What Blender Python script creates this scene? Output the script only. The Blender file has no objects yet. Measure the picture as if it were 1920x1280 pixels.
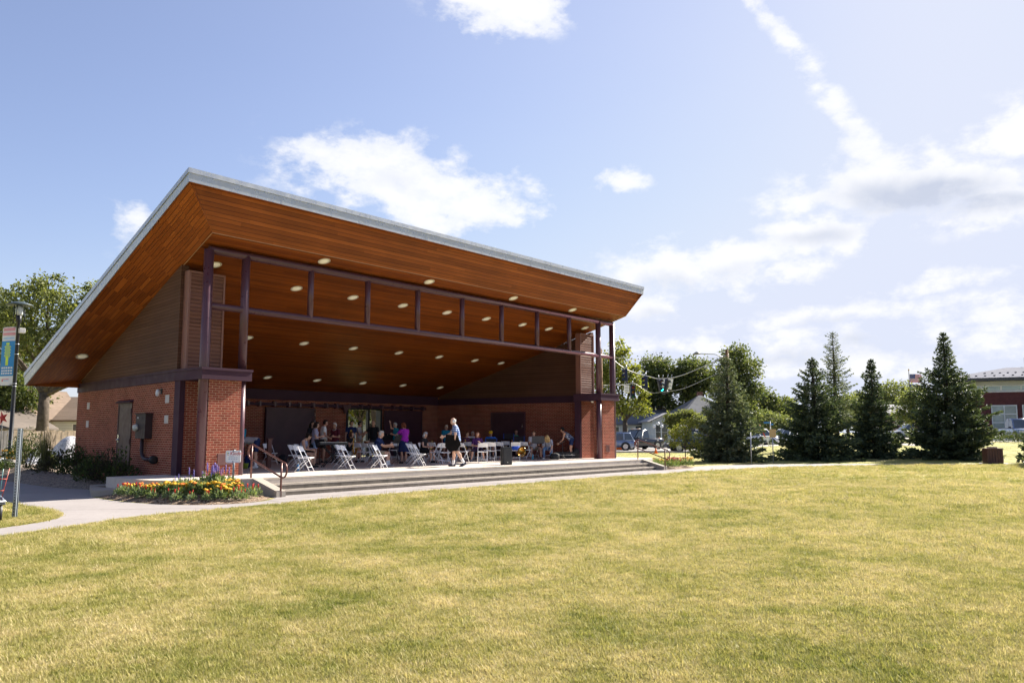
# Band shell in a park on a summer evening
import bpy, bmesh, math, random
import numpy as np
from mathutils import Vector, Matrix, Euler

random.seed(11)
RNG = np.random.default_rng(11)
R = math.radians
PI = math.pi
SC = bpy.context.scene
COL = SC.collection
V3 = Vector

# ------------------------------------------------------------------ camera geometry (used to set things at the right distance)
CAM = V3((-12.044, -21.654, 1.692))
YAW, PITCH, FPX = 0.8719, 0.1118, 1517.05
FWD = V3((math.sin(YAW), math.cos(YAW), 0.0))
RGT = V3((math.cos(YAW), -math.sin(YAW), 0.0))


def smooth(t):
    t = min(1.0, max(0.0, t))
    return t * t * (3 - 2 * t)


def ground_z(x, y):
    """height of the lawn: level, with a low bank beyond the path on the right"""
    d = V3((x, y, 0)) - V3((CAM.x, CAM.y, 0))
    a, l = d.dot(FWD), d.dot(RGT)
    if a < 20:
        return 0.0
    s = l / a
    return 0.95 * smooth((a - 44) / 24) * smooth((s - 0.24) / 0.22) + 0.012 * max(0, a - 140) * smooth((s + 0.2) / .2) * 0


def at(u, a):
    """ground point seen in image column u at distance a along the view"""
    l = (u - 960) / FPX * a * 0.994
    p = CAM + FWD * a + RGT * l
    return V3((p.x, p.y, ground_z(p.x, p.y)))


def pt(u, v, a):
    dz = a * math.tan(PITCH + math.atan((640 - v) / FPX))
    zc = math.cos(PITCH) * a + math.sin(PITCH) * dz
    p = CAM + FWD * a + RGT * ((u - 960) / FPX * zc)
    return V3((p.x, p.y, CAM.z + dz))


def floor_pt(u, v, z=0.0):
    """point of the horizontal plane z under image point (u, v)"""
    k = math.tan(PITCH + math.atan((640 - v) / FPX))
    a = (z - CAM.z) / k
    return pt(u, v, a)


# ------------------------------------------------------------------ materials
def nt_new(name):
    m = bpy.data.materials.new(name)
    m.use_nodes = True
    nt = m.node_tree
    nt.nodes.clear()
    out = nt.nodes.new('ShaderNodeOutputMaterial')
    return m, nt, out


def N(nt, typ, **kw):
    n = nt.nodes.new(typ)
    for k, v in kw.items():
        if k.startswith('i_'):
            key = k[2:]
            key = int(key) if key.isdigit() else key.replace('_', ' ')
            n.inputs[key].default_value = v
        else:
            setattr(n, k, v)
    return n


def L(nt, a, b):
    nt.links.new(a, b)


def rgba(c):
    return (c[0], c[1], c[2], 1.0)


def mathn(nt, op, a, b=None, c=None, clamp=False):
    n = nt.nodes.new('ShaderNodeMath')
    n.operation = op
    n.use_clamp = clamp
    for i, x in enumerate((a, b, c)):
        if x is None:
            continue
        if isinstance(x, (int, float)):
            n.inputs[i].default_value = x
        else:
            L(nt, x, n.inputs[i])
    return n.outputs[0]


def mixc(nt, f, a, b, mode='MIX'):
    n = nt.nodes.new('ShaderNodeMix')
    n.data_type = 'RGBA'
    n.blend_type = mode
    for i, x in ((0, f), (6, a), (7, b)):
        if isinstance(x, (int, float)):
            n.inputs[i].default_value = x
        elif isinstance(x, tuple):
            n.inputs[i].default_value = rgba(x)
        else:
            L(nt, x, n.inputs[i])
    return n.outputs[2]


def ramp(nt, f, stops):
    n = nt.nodes.new('ShaderNodeValToRGB')
    cr = n.color_ramp
    while len(cr.elements) < len(stops):
        cr.elements.new(0.5)
    for e, (p, c) in zip(cr.elements, stops):
        e.position = p
        e.color = rgba(c) if isinstance(c, tuple) else (c, c, c, 1)
    L(nt, f, n.inputs[0])
    return n.outputs[0]


def coords(nt, kind='Object'):
    return N(nt, 'ShaderNodeTexCoord').outputs[kind]


def noise(nt, vec, scale, detail=4, rough=0.55, scl=None):
    if scl:
        mp = N(nt, 'ShaderNodeMapping')
        mp.inputs['Scale'].default_value = scl
        L(nt, vec, mp.inputs[0])
        vec = mp.outputs[0]
    n = N(nt, 'ShaderNodeTexNoise')
    n.inputs['Scale'].default_value = scale
    n.inputs['Detail'].default_value = detail
    n.inputs['Roughness'].default_value = rough
    L(nt, vec, n.inputs['Vector'])
    return n.outputs['Fac']


def bump(nt, h, strength, dist=0.01):
    b = N(nt, 'ShaderNodeBump')
    b.inputs['Strength'].default_value = strength
    b.inputs['Distance'].default_value = dist
    L(nt, h, b.inputs['Height'])
    return b.outputs[0]


def pbr(nt, out, col, rough=0.6, metal=0.0, spec=0.5, nrm=None, emit=None, es=0.0, coat=0.0):
    p = N(nt, 'ShaderNodeBsdfPrincipled')
    for key, x in (('Base Color', col), ('Roughness', rough), ('Metallic', metal), ('Specular IOR Level', spec)):
        if isinstance(x, (int, float)):
            p.inputs[key].default_value = x
        elif isinstance(x, tuple):
            p.inputs[key].default_value = rgba(x)
        else:
            L(nt, x, p.inputs[key])
    if nrm is not None:
        L(nt, nrm, p.inputs['Normal'])
    if emit is not None:
        p.inputs['Emission Color'].default_value = rgba(emit)
        p.inputs['Emission Strength'].default_value = es
    p.inputs['Coat Weight'].default_value = coat
    L(nt, p.outputs[0], out.inputs[0])
    return p


MATS = {}


def M(name, col, rough=0.6, metal=0.0, var=0.12, scale=6.0, spec=0.4, bmp=0.0, emit=None, es=0.0, coat=0.0):
    """plain material with uneven tone so that nothing is perfectly uniform"""
    if name in MATS:
        return MATS[name]
    m, nt, out = nt_new(name)
    co = coords(nt)
    f = noise(nt, co, scale, 5, 0.6)
    lo = tuple(max(0, c * (1 - var)) for c in col)
    hi = tuple(min(1, c * (1 + var)) for c in col)
    c = ramp(nt, f, [(0.3, lo), (0.7, hi)])
    rg = ramp(nt, noise(nt, co, scale * 2.3, 3), [(0.3, max(0.05, rough - .08)), (0.7, min(1, rough + .08))])
    nrm = bump(nt, noise(nt, co, scale * 8, 3), bmp) if bmp else None
    pbr(nt, out, c, rg, metal, spec, nrm, emit, es, coat)
    MATS[name] = m
    return m


def leaf_mat(name, cols, trans=0.35, spec=0.25, rough=0.55):
    """foliage: every leaf its own tone, broad light and dark areas, some light passing through"""
    m, nt, out = nt_new(name)
    gi = N(nt, 'ShaderNodeNewGeometry')
    rnd = gi.outputs['Random Per Island']
    co = coords(nt)
    big = noise(nt, co, 0.55, 3)
    f = mathn(nt, 'ADD', mathn(nt, 'MULTIPLY', rnd, 0.62), mathn(nt, 'MULTIPLY', big, 0.42))
    st = [(0.12 + 0.76 * i / (len(cols) - 1), c) for i, c in enumerate(cols)]
    c = ramp(nt, f, st)
    p = N(nt, 'ShaderNodeBsdfPrincipled')
    L(nt, c, p.inputs['Base Color'])
    p.inputs['Roughness'].default_value = rough
    p.inputs['Specular IOR Level'].default_value = spec
    t = N(nt, 'ShaderNodeBsdfTranslucent')
    L(nt, mixc(nt, 1.0, c, (1.25, 1.2, 0.55), 'MULTIPLY'), t.inputs[0])
    mx = N(nt, 'ShaderNodeMixShader')
    mx.inputs[0].default_value = trans
    L(nt, p.outputs[0], mx.inputs[1])
    L(nt, t.outputs[0], mx.inputs[2])
    L(nt, mx.outputs[0], out.inputs[0])
    MATS[name] = m
    return m


# ------------------------------------------------------------------ mesh builder
ORG = {}


class MB:
    def __init__(s):
        s.v, s.f, s.mi, s.sm = [], [], [], []

    def add(s, vs, fs, smooth=False, mi=0):
        o = len(s.v)
        s.v += [tuple(v) for v in vs]
        for f in fs:
            s.f.append(tuple(i + o for i in f))
            s.mi.append(mi)
            s.sm.append(smooth)
        return s

    def quad(s, a, b, c, d, mi=0):
        return s.add([a, b, c, d], [(0, 1, 2, 3)], False, mi)

    def poly(s, pts, mi=0):
        return s.add(pts, [tuple(range(len(pts)))], False, mi)

    def hexa(s, p, mi=0):
        """8 points: bottom ring (0-3) and top ring (4-7), counter-clockwise from above"""
        return s.add(p, [(3, 2, 1, 0), (4, 5, 6, 7), (0, 1, 5, 4), (1, 2, 6, 5), (2, 3, 7, 6), (3, 0, 4, 7)], False, mi)

    def box(s, x0, y0, z0, x1, y1, z1, mi=0):
        return s.hexa([(x0, y0, z0), (x1, y0, z0), (x1, y1, z0), (x0, y1, z0),
                       (x0, y0, z1), (x1, y0, z1), (x1, y1, z1), (x0, y1, z1)], mi)

    def obox(s, o, t, n, s0, s1, d0, d1, z0, z1, mi=0):
        """box in a frame: o origin, t along, n outward, z up"""
        P = []
        for z in (z0, z1):
            for a, b in ((s0, d0), (s1, d0), (s1, d1), (s0, d1)):
                q = o + t * a + n * b
                P.append((q.x, q.y, o.z + z))
        if t.cross(n).z < 0:
            P = [P[0], P[3], P[2], P[1], P[4], P[7], P[6], P[5]]
        return s.hexa(P, mi)

    def cbox(s, c, size, rot=None, mi=0, bev=0.0):
        hx, hy, hz = size[0] / 2, size[1] / 2, size[2] / 2
        c = V3(c)
        if bev <= 0:
            P = [V3((x, y, z)) for z in (-hz, hz) for x, y in ((-hx, -hy), (hx, -hy), (hx, hy), (-hx, hy))]
            if rot:
                P = [rot @ p for p in P]
            return s.hexa([c + p for p in P], mi)
        b = bev
        rings = []
        for z, k in ((-hz, b), (-hz + b, 0), (hz - b, 0), (hz, b)):
            x, y = hx - k, hy - k
            q = b * 0.7
            ring = [(-x + q, -y), (x - q, -y), (x, -y + q), (x, y - q), (x - q, y), (-x + q, y), (-x, y - q), (-x, -y + q)]
            rings.append([V3((p[0], p[1], z)) for p in ring])
        if rot:
            rings = [[rot @ p for p in r] for r in rings]
        vs = [c + p for r in rings for p in r]
        fs = [tuple(range(7, -1, -1)), tuple(range(24, 32))]
        for k in range(3):
            for i in range(8):
                j = (i + 1) % 8
                fs.append((k * 8 + i, k * 8 + j, k * 8 + 8 + j, k * 8 + 8 + i))
        return s.add(vs, fs, False, mi)

    def path(s, pts, r, n=8, mi=0, closed=False, caps=True, smooth=True):
        """tube along a polyline; r a number or one per point"""
        pts = [V3(p) for p in pts]
        rs = r if isinstance(r, (list, tuple)) else [r] * len(pts)
        m = len(pts)
        vs, fs = [], []
        up = None
        for i, p in enumerate(pts):
            if closed:
                d = (pts[(i + 1) % m] - pts[i - 1])
            elif i == 0:
                d = pts[1] - p
            elif i == m - 1:
                d = p - pts[i - 1]
            else:
                d = (pts[i + 1] - p).normalized() + (p - pts[i - 1]).normalized()
            d.normalize()
            if up is None:
                up = V3((0, 0, 1)) if abs(d.z) < 0.9 else V3((1, 0, 0))
            a = d.cross(up)
            if a.length < 1e-4:
                a = d.cross(V3((0.3, 0.5, 0.8)))
            a.normalize()
            b = a.cross(d).normalized()
            up = b
            for k in range(n):
                t = 2 * PI * k / n
                vs.append(p + (a * math.cos(t) + b * math.sin(t)) * rs[i])
        for i in range(m if closed else m - 1):
            j = (i + 1) % m
            for k in range(n):
                k2 = (k + 1) % n
                fs.append((i * n + k, j * n + k, j * n + k2, i * n + k2))
        s.add(vs, fs, smooth, mi)
        if caps and not closed:
            o = len(s.v) - len(vs)
            s.f += [tuple(o + k for k in range(n)), tuple(o + (m - 1) * n + k for k in range(n - 1, -1, -1))]
            s.mi += [mi, mi]
            s.sm += [False, False]
        return s

    def tube(s, a, b, r, r2=None, n=10, mi=0, smooth=True):
        return s.path([a, b], [r, r if r2 is None else r2], n, mi, smooth=smooth)

    def prism(s, poly, z0, z1, mi=0):
        n = len(poly)
        ar = sum(poly[i][0] * poly[(i + 1) % n][1] - poly[(i + 1) % n][0] * poly[i][1] for i in range(n))
        if ar < 0:
            poly = poly[::-1]
        zf0 = z0 if callable(z0) else (lambda x, y: z0)
        zf1 = z1 if callable(z1) else (lambda x, y: z1)
        vs = [(p[0], p[1], zf0(*p[:2])) for p in poly] + [(p[0], p[1], zf1(*p[:2])) for p in poly]
        fs = [tuple(range(n - 1, -1, -1)), tuple(range(n, 2 * n))]
        for i in range(n):
            j = (i + 1) % n
            fs.append((i, j, n + j, n + i))
        return s.add(vs, fs, False, mi)

    def lathe(s, prof, c=(0, 0, 0), n=16, mi=0, axis=None, smooth=True):
        c = V3(c)
        rot = V3((0, 0, 1)).rotation_difference(V3(axis)).to_matrix() if axis else Matrix.Identity(3)
        vs, fs = [], []
        for r, z in prof:
            for k in range(n):
                t = 2 * PI * k / n
                vs.append(c + rot @ V3((r * math.cos(t), r * math.sin(t), z)))
        for i in range(len(prof) - 1):
            for k in range(n):
                k2 = (k + 1) % n
                fs.append((i * n + k, i * n + k2, (i + 1) * n + k2, (i + 1) * n + k))
        s.add(vs, fs, smooth, mi)
        o = len(s.v) - len(vs)
        if prof[0][0] > 1e-4:
            s.f.append(tuple(o + k for k in range(n - 1, -1, -1))); s.mi.append(mi); s.sm.append(False)
        if prof[-1][0] > 1e-4:
            q = o + (len(prof) - 1) * n
            s.f.append(tuple(q + k for k in range(n))); s.mi.append(mi); s.sm.append(False)
        return s

    def ball(s, c, r, rot=None, n=12, m=8, mi=0):
        """ellipsoid, r number or (x, y, z)"""
        if isinstance(r, (int, float)):
            r = (r, r, r)
        c = V3(c)
        vs = []
        fs = []
        for i in range(m + 1):
            ph = PI * i / m
            for k in range(n):
                t = 2 * PI * k / n
                p = V3((r[0] * math.sin(ph) * math.cos(t), r[1] * math.sin(ph) * math.sin(t), -r[2] * math.cos(ph)))
                vs.append(c + (rot @ p if rot else p))
        for i in range(m):
            for k in range(n):
                k2 = (k + 1) % n
                fs.append((i * n + k, i * n + k2, (i + 1) * n + k2, (i + 1) * n + k))
        return s.add(vs, fs, True, mi)

    def build(s, name, mats, parent=None, udir=None, uv=True, off=None):
        me = bpy.data.meshes.new(name)
        o3 = off if off is not None else (ORG.get(parent.name, V3((0, 0, 0))) if parent else V3((0, 0, 0)))
        vs = [(v[0] - o3[0], v[1] - o3[1], v[2] - o3[2]) for v in s.v]
        me.from_pydata(vs, [], s.f)
        if not isinstance(mats, (list, tuple)):
            mats = [mats]
        for m in mats:
            me.materials.append(m)
        me.polygons.foreach_set('material_index', s.mi)
        me.polygons.foreach_set('use_smooth', s.sm)
        if uv:
            lay = me.uv_layers.new(name='UVMap')
            Z = V3((0, 0, 1))
            for p in me.polygons:
                n = p.normal
                if udir is not None:
                    t = V3(udir) - n * n.dot(V3(udir))
                    if t.length < 1e-3:
                        t = V3((1, 0, 0))
                elif abs(n.z) > 0.985:
                    t = V3((1, 0, 0))
                else:
                    t = Z.cross(n)
                t.normalize()
                b = n.cross(t)
                if b.z < -1e-3:
                    b = -b
                for li in p.loop_indices:
                    q = V3(s.v[me.loops[li].vertex_index])
                    lay.data[li].uv = (q.dot(t), q.dot(b))
        me.update()
        ob = bpy.data.objects.new(name, me)
        COL.objects.link(ob)
        if parent:
            ob.parent = parent
            ORG[ob.name] = o3
        else:
            ORG[ob.name] = o3
        if off is not None and not parent:
            ob.location = off
        return ob


def tag(o, label, cat, group=None, kind=None):
    if label:
        o['label'] = label
    if cat:
        o['category'] = cat
    if group:
        o['group'] = group
    if kind:
        o['kind'] = kind
    return o


def thing(name, label, cat, loc=(0, 0, 0), group=None):
    o = bpy.data.objects.new(name, None)
    o.empty_display_size = 0.2
    COL.objects.link(o)
    o.location = loc
    ORG[o.name] = V3(loc)
    return tag(o, label, cat, group)


def struct(name, mb, mat, **kw):
    o = mb.build(name, mat, **kw)
    o['kind'] = 'structure'
    return o


def dup(o, loc=None, rz=None, label=None, group=None, scale=None, parent=None):
    c = o.copy()
    COL.objects.link(c)
    if parent is not None:
        c.parent = parent
    for ch in list(o.children):
        dup(ch, parent=c)
    if loc is not None:
        c.location = loc
    if rz is not None:
        c.rotation_euler = (0, 0, rz)
    if scale is not None:
        c.scale = (scale,) * 3 if isinstance(scale, (int, float)) else scale
    if label:
        c['label'] = label
    if group:
        c['group'] = group
    return c


def quads_obj(name, Q, mat, parent=None, smooth=False):
    """object of loose quads, Q an (n, 4, 3) array in the parent's frame"""
    n = len(Q)
    me = bpy.data.meshes.new(name)
    me.from_pydata(Q.reshape(-1, 3).astype(float).tolist(), [], np.arange(4 * n).reshape(n, 4).tolist())
    me.materials.append(mat)
    ob = bpy.data.objects.new(name, me)
    COL.objects.link(ob)
    if parent:
        ob.parent = parent
    return ob


def leaf_quads(P, D, size, width=0.5, jit=0.5):
    """diamond leaves at P pointing along D (both n x 3), size per leaf"""
    n = len(P)
    D = D + RNG.normal(0, jit, (n, 3))
    D /= np.linalg.norm(D, axis=1)[:, None] + 1e-9
    X = RNG.normal(0, 1, (n, 3))
    X -= D * (X * D).sum(1)[:, None]
    X /= np.linalg.norm(X, axis=1)[:, None] + 1e-9
    s = size[:, None]
    bend = np.cross(D, X) * s * 0.12
    return np.stack([P, P + D * s * .5 + X * s * width * .5 + bend, P + D * s, P + D * s * .5 - X * s * width * .5 + bend], 1)

# ------------------------------------------------------------------ special materials
def brick_mat(name, c1, c2, mort):
    m, nt, out = nt_new(name)
    uv = coords(nt, 'UV')
    b = N(nt, 'ShaderNodeTexBrick')
    b.offset = 0.5
    b.inputs['Scale'].default_value = 1.0
    b.inputs['Brick Width'].default_value = 0.207
    b.inputs['Row Height'].default_value = 0.0688
    b.inputs['Mortar Size'].default_value = 0.0058
    b.inputs['Mortar Smooth'].default_value = 0.25
    b.inputs['Bias'].default_value = -0.1
    b.inputs['Color1'].default_value = rgba(c1)
    b.inputs['Color2'].default_value = rgba(c2)
    b.inputs['Mortar'].default_value = rgba(mort)
    L(nt, uv, b.inputs['Vector'])
    n1 = noise(nt, uv, 1.3, 5)
    n2 = noise(nt, uv, 60, 4)
    c = mixc(nt, 1.0, b.outputs['Color'], ramp(nt, n1, [(0.25, 0.82), (0.75, 1.12)]), 'MULTIPLY')
    c = mixc(nt, 0.5, c, ramp(nt, n2, [(0.3, 0.75), (0.7, 1.2)]), 'MULTIPLY')
    h = mathn(nt, 'ADD', mathn(nt, 'MULTIPLY', b.outputs['Fac'], -1.0), mathn(nt, 'MULTIPLY', n2, 0.35))
    pbr(nt, out, c, 0.9, 0, 0.08, bump(nt, h, 0.6, 0.008))
    MATS[name] = m
    return m


def board_mat(name, cols, width, groove=0.05, rough=0.45, length=4.6, gdark=0.25, spec=0.4, bmp=0.5, seam=True):
    """boards running along u: every board its own tone, grain, dark joints"""
    m, nt, out = nt_new(name)
    uv = coords(nt, 'UV')
    sep = N(nt, 'ShaderNodeSeparateXYZ')
    L(nt, uv, sep.inputs[0])
    vv = mathn(nt, 'DIVIDE', sep.outputs[1], width)
    row = mathn(nt, 'FLOOR', vv)
    fr = mathn(nt, 'FRACT', vv)
    wn = N(nt, 'ShaderNodeTexWhiteNoise', noise_dimensions='1D')
    L(nt, row, wn.inputs['W'])
    uu = mathn(nt, 'DIVIDE', mathn(nt, 'ADD', sep.outputs[0], mathn(nt, 'MULTIPLY', wn.outputs['Value'], length * 3)), length)
    seg = mathn(nt, 'FLOOR', uu)
    wn2 = N(nt, 'ShaderNodeTexWhiteNoise', noise_dimensions='2D')
    cb = N(nt, 'ShaderNodeCombineXYZ')
    L(nt, row, cb.inputs[0]); L(nt, seg, cb.inputs[1])
    L(nt, cb.outputs[0], wn2.inputs['Vector'])
    off = N(nt, 'ShaderNodeVectorMath', operation='ADD')
    L(nt, uv, off.inputs[0])
    sc = N(nt, 'ShaderNodeVectorMath', operation='SCALE')
    L(nt, wn2.outputs['Color'], sc.inputs[0]); sc.inputs['Scale'].default_value = 20
    L(nt, sc.outputs[0], off.inputs[1])
    grain = noise(nt, off.outputs[0], 1.0, 6, 0.65, (1.6, 34, 1))
    knots = noise(nt, off.outputs[0], 1.0, 2, 0.5, (0.9, 5, 1))
    f = mathn(nt, 'ADD', mathn(nt, 'ADD', mathn(nt, 'MULTIPLY', wn2.outputs['Value'], 0.22), mathn(nt, 'MULTIPLY', wn.outputs['Value'], 0.24)), mathn(nt, 'ADD', mathn(nt, 'MULTIPLY', grain, 0.40), mathn(nt, 'MULTIPLY', knots, 0.28)))
    st = [(0.15 + 0.7 * i / (len(cols) - 1), c) for i, c in enumerate(cols)]
    c = ramp(nt, f, st)
    e = mathn(nt, 'MINIMUM', fr, mathn(nt, 'SUBTRACT', 1.0, fr))
    g = ramp(nt, mathn(nt, 'DIVIDE', e, groove), [(0.35, gdark), (1.0, 1.0)])
    c = mixc(nt, 1.0, c, g, 'MULTIPLY')
    big = noise(nt, uv, 0.35, 4)
    c = mixc(nt, 1.0, c, ramp(nt, big, [(0.3, 0.82), (0.7, 1.15)]), 'MULTIPLY')
    h = mathn(nt, 'ADD', g, mathn(nt, 'MULTIPLY', grain, 0.2))
    pbr(nt, out, c, ramp(nt, grain, [(0.3, rough - .08), (0.7, rough + .1)]), 0, spec, bump(nt, h, bmp, 0.01))
    MATS[name] = m
    return m


def concrete_mat(name, col, joints=0.0, stain=0.5):
    m, nt, out = nt_new(name)
    ge = N(nt, 'ShaderNodeNewGeometry')
    po = ge.outputs['Position']
    n1 = noise(nt, po, 0.6, 6, 0.62)
    n2 = noise(nt, po, 9, 5, 0.6)
    n3 = noise(nt, po, 120, 3)
    n4 = noise(nt, po, 2.2, 7, 0.7)
    c = ramp(nt, n1, [(0.25, tuple(x * 0.86 for x in col)), (0.6, col), (0.85, tuple(min(1, x * 1.08) for x in col))])
    c = mixc(nt, 0.6, c, ramp(nt, n2, [(0.3, 0.86), (0.7, 1.08)]), 'MULTIPLY')
    c = mixc(nt, 0.5, c, ramp(nt, n3, [(0.3, 0.85), (0.7, 1.1)]), 'MULTIPLY')
    c = mixc(nt, stain, c, ramp(nt, n4, [(0.32, 0.6), (0.45, 1.0)]), 'MULTIPLY')
    if stain > 0.6:      # darker runs down the faces of the steps
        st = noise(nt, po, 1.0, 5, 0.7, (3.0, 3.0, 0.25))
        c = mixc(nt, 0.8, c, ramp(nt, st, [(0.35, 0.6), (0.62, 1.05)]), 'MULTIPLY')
    h = mathn(nt, 'ADD', mathn(nt, 'MULTIPLY', n2, 0.4), n3)
    pbr(nt, out, c, 0.88, 0, 0.25, bump(nt, h, 0.25, 0.004))
    MATS[name] = m
    return m


def grass_color(nt, vec):
    """patchy summer lawn: green, yellow-green and straw, in broad and small patches"""
    big = noise(nt, vec, 0.22, 5, 0.6)
    mid = noise(nt, vec, 1.1, 5, 0.65)
    fine = noise(nt, vec, 7.0, 5, 0.7)
    f = mathn(nt, 'ADD', mathn(nt, 'MULTIPLY', big, 0.26), mathn(nt, 'ADD', mathn(nt, 'MULTIPLY', mid, 0.40), mathn(nt, 'MULTIPLY', fine, 0.36)))
    return mathn(nt, 'ADD', mathn(nt, 'MULTIPLY', mathn(nt, 'SUBTRACT', f, 0.51), 1.7), 0.495)


GRASS_STOPS = [(0.26, (0.095, 0.130, 0.022)), (0.38, (0.215, 0.235, 0.056)), (0.50, (0.350, 0.325, 0.105)),
               (0.60, (0.480, 0.412, 0.190)), (0.74, (0.620, 0.515, 0.30))]


def lawn_mat():
    m, nt, out = nt_new('lawn_turf')
    ge = N(nt, 'ShaderNodeNewGeometry')
    po = ge.outputs['Position']
    f = grass_color(nt, po)
    c = ramp(nt, f, GRASS_STOPS)
    n = noise(nt, po, 45, 4, 0.7)
    n2 = noise(nt, po, 160, 3, 0.7)
    c = mixc(nt, 0.55, c, ramp(nt, n, [(0.3, 0.55), (0.7, 1.3)]), 'MULTIPLY')
    c = mixc(nt, 0.5, c, ramp(nt, n2, [(0.3, 0.5), (0.7, 1.35)]), 'MULTIPLY')
    h = mathn(nt, 'ADD', n, n2)
    pbr(nt, out, c, 0.9, 0, 0.15, bump(nt, h, 0.9, 0.03))
    MATS['lawn'] = m
    return m


def blade_mat():
    m, nt, out = nt_new('grass_blades')
    ge = N(nt, 'ShaderNodeNewGeometry')
    oi = N(nt, 'ShaderNodeObjectInfo')
    f = grass_color(nt, oi.outputs['Location'])
    f = mathn(nt, 'ADD', f, mathn(nt, 'MULTIPLY', mathn(nt, 'SUBTRACT', ge.outputs['Random Per Island'], 0.5), 0.28))
    f = mathn(nt, 'ADD', f, mathn(nt, 'MULTIPLY', mathn(nt, 'SUBTRACT', oi.outputs['Random'], 0.5), 0.13))
    c = ramp(nt, f, GRASS_STOPS)
    p = N(nt, 'ShaderNodeBsdfPrincipled')
    L(nt, c, p.inputs['Base Color'])
    p.inputs['Roughness'].default_value = 0.6
    p.inputs['Specular IOR Level'].default_value = 0.12
    t = N(nt, 'ShaderNodeBsdfTranslucent')
    L(nt, mixc(nt, 1.0, c, (1.05, 1.08, 0.8), 'MULTIPLY'), t.inputs[0])
    mx = N(nt, 'ShaderNodeMixShader')
    mx.inputs[0].default_value = 0.35
    L(nt, p.outputs[0], mx.inputs[1]); L(nt, t.outputs[0], mx.inputs[2])
    L(nt, mx.outputs[0], out.inputs[0])
    MATS['blades'] = m
    return m


def mulch_mat(name, cols, scale=26):
    m, nt, out = nt_new(name)
    ge = N(nt, 'ShaderNodeNewGeometry')
    po = ge.outputs['Position']
    vo = N(nt, 'ShaderNodeTexVoronoi')
    vo.inputs['Scale'].default_value = scale
    L(nt, po, vo.inputs['Vector'])
    sep = N(nt, 'ShaderNodeSeparateColor')
    L(nt, vo.outputs['Color'], sep.inputs[0])
    c = ramp(nt, sep.outputs[0], [(0.05 + 0.9 * i / (len(cols) - 1), x) for i, x in enumerate(cols)])
    c = mixc(nt, 0.7, c, ramp(nt, noise(nt, po, 2, 5), [(0.3, 0.7), (0.7, 1.15)]), 'MULTIPLY')
    d = ramp(nt, vo.outputs['Distance'], [(0.1, 1.0), (0.75, 0.35)])
    c = mixc(nt, 0.6, c, d, 'MULTIPLY')
    pbr(nt, out, c, 0.9, 0, 0.2, bump(nt, d, 0.9, 0.02))
    MATS[name] = m
    return m


BRICK = brick_mat('red_brick', (0.285, 0.074, 0.050), (0.180, 0.044, 0.030), (0.50, 0.36, 0.245))
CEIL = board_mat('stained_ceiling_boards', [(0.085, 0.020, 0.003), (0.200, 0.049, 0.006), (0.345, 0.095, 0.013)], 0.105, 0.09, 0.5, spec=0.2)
SOFF = board_mat('stained_soffit_boards', [(0.115, 0.028, 0.004), (0.265, 0.067, 0.010), (0.43, 0.122, 0.022)], 0.125, 0.08, 0.5, spec=0.2)
SIDING = board_mat('brown_siding', [(0.082, 0.040, 0.027), (0.108, 0.054, 0.036), (0.13, 0.066, 0.045)], 0.10, 0.07, 0.7, 9.0, 0.35, spec=0.12)
LOUVRE = board_mat('louvre_slats', [(0.165, 0.074, 0.054), (0.205, 0.094, 0.069), (0.235, 0.11, 0.08)], 0.115, 0.14, 0.65, 9.0, 0.42, bmp=0.8, spec=0.2)
STEEL = M('maroon_painted_steel', (0.088, 0.036, 0.050), 0.34, 0.0, 0.08, 3, 0.5)
BAND = M('maroon_sheet_metal', (0.056, 0.027, 0.044), 0.6, 0.0, 0.10, 1.2, 0.12)
DOORM = M('brown_painted_door', (0.090, 0.050, 0.043), 0.55, 0.0, 0.06, 2, 0.25)
DARKDOOR = M('dark_brown_sliding_door', (0.062, 0.028, 0.040), 0.45, 0.0, 0.18, 1.5, 0.3)
FASCIA = M('grey_metal_fascia', (0.40, 0.42, 0.47), 0.30, 0.4, 0.07, 1.6, 0.5, 0.0)
ROOFM = M('grey_roof_sheet', (0.42, 0.43, 0.45), 0.45, 0.3, 0.08, 1.5)
CONC = concrete_mat('pale_concrete_path', (0.305, 0.277, 0.268), stain=0.25)
STEPC = concrete_mat('dark_step_concrete', (0.185, 0.160, 0.134), stain=0.7)  # darker base tone than the path, cheek and stage concrete
CHEEKC = concrete_mat('grey_cheek_concrete', (0.36, 0.32, 0.275), stain=0.5)
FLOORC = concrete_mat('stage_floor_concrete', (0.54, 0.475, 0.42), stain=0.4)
ASPH = concrete_mat('street_paving', (0.36, 0.34, 0.32), stain=0.5)
LAWN = lawn_mat()
BLADES = blade_mat()
MULCH = mulch_mat('wood_chip_mulch', [(0.10, 0.062, 0.04), (0.20, 0.13, 0.085), (0.33, 0.23, 0.15), (0.42, 0.33, 0.25)])
ROCK = mulch_mat('river_rock_bed', [(0.16, 0.12, 0.10), (0.30, 0.24, 0.19), (0.42, 0.34, 0.26), (0.22, 0.19, 0.18)], 22)
WHITEP = M('white_paint', (0.78, 0.78, 0.77), 0.4, 0, 0.04, 5)
PLASTW = M('white_plastic', (0.86, 0.87, 0.90), 0.38, 0, 0.05, 6)
CHROME = M('bright_metal', (0.62, 0.62, 0.63), 0.25, 0.9, 0.05, 6)
GALV = M('galvanised_steel', (0.40, 0.42, 0.45), 0.45, 0.7, 0.12, 12)
BLACKM = M('black_metal', (0.020, 0.021, 0.024), 0.42, 0.2, 0.2, 6)
BLACKP = M('black_plastic', (0.022, 0.022, 0.025), 0.5, 0, 0.2, 8)
DKGREY = M('dark_grey_metal', (0.075, 0.070, 0.064), 0.5, 0.2, 0.12, 6)
GLASSD = M('dark_window_glass', (0.03, 0.04, 0.05), 0.06, 0.0, 0.2, 2, 0.9)

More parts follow.
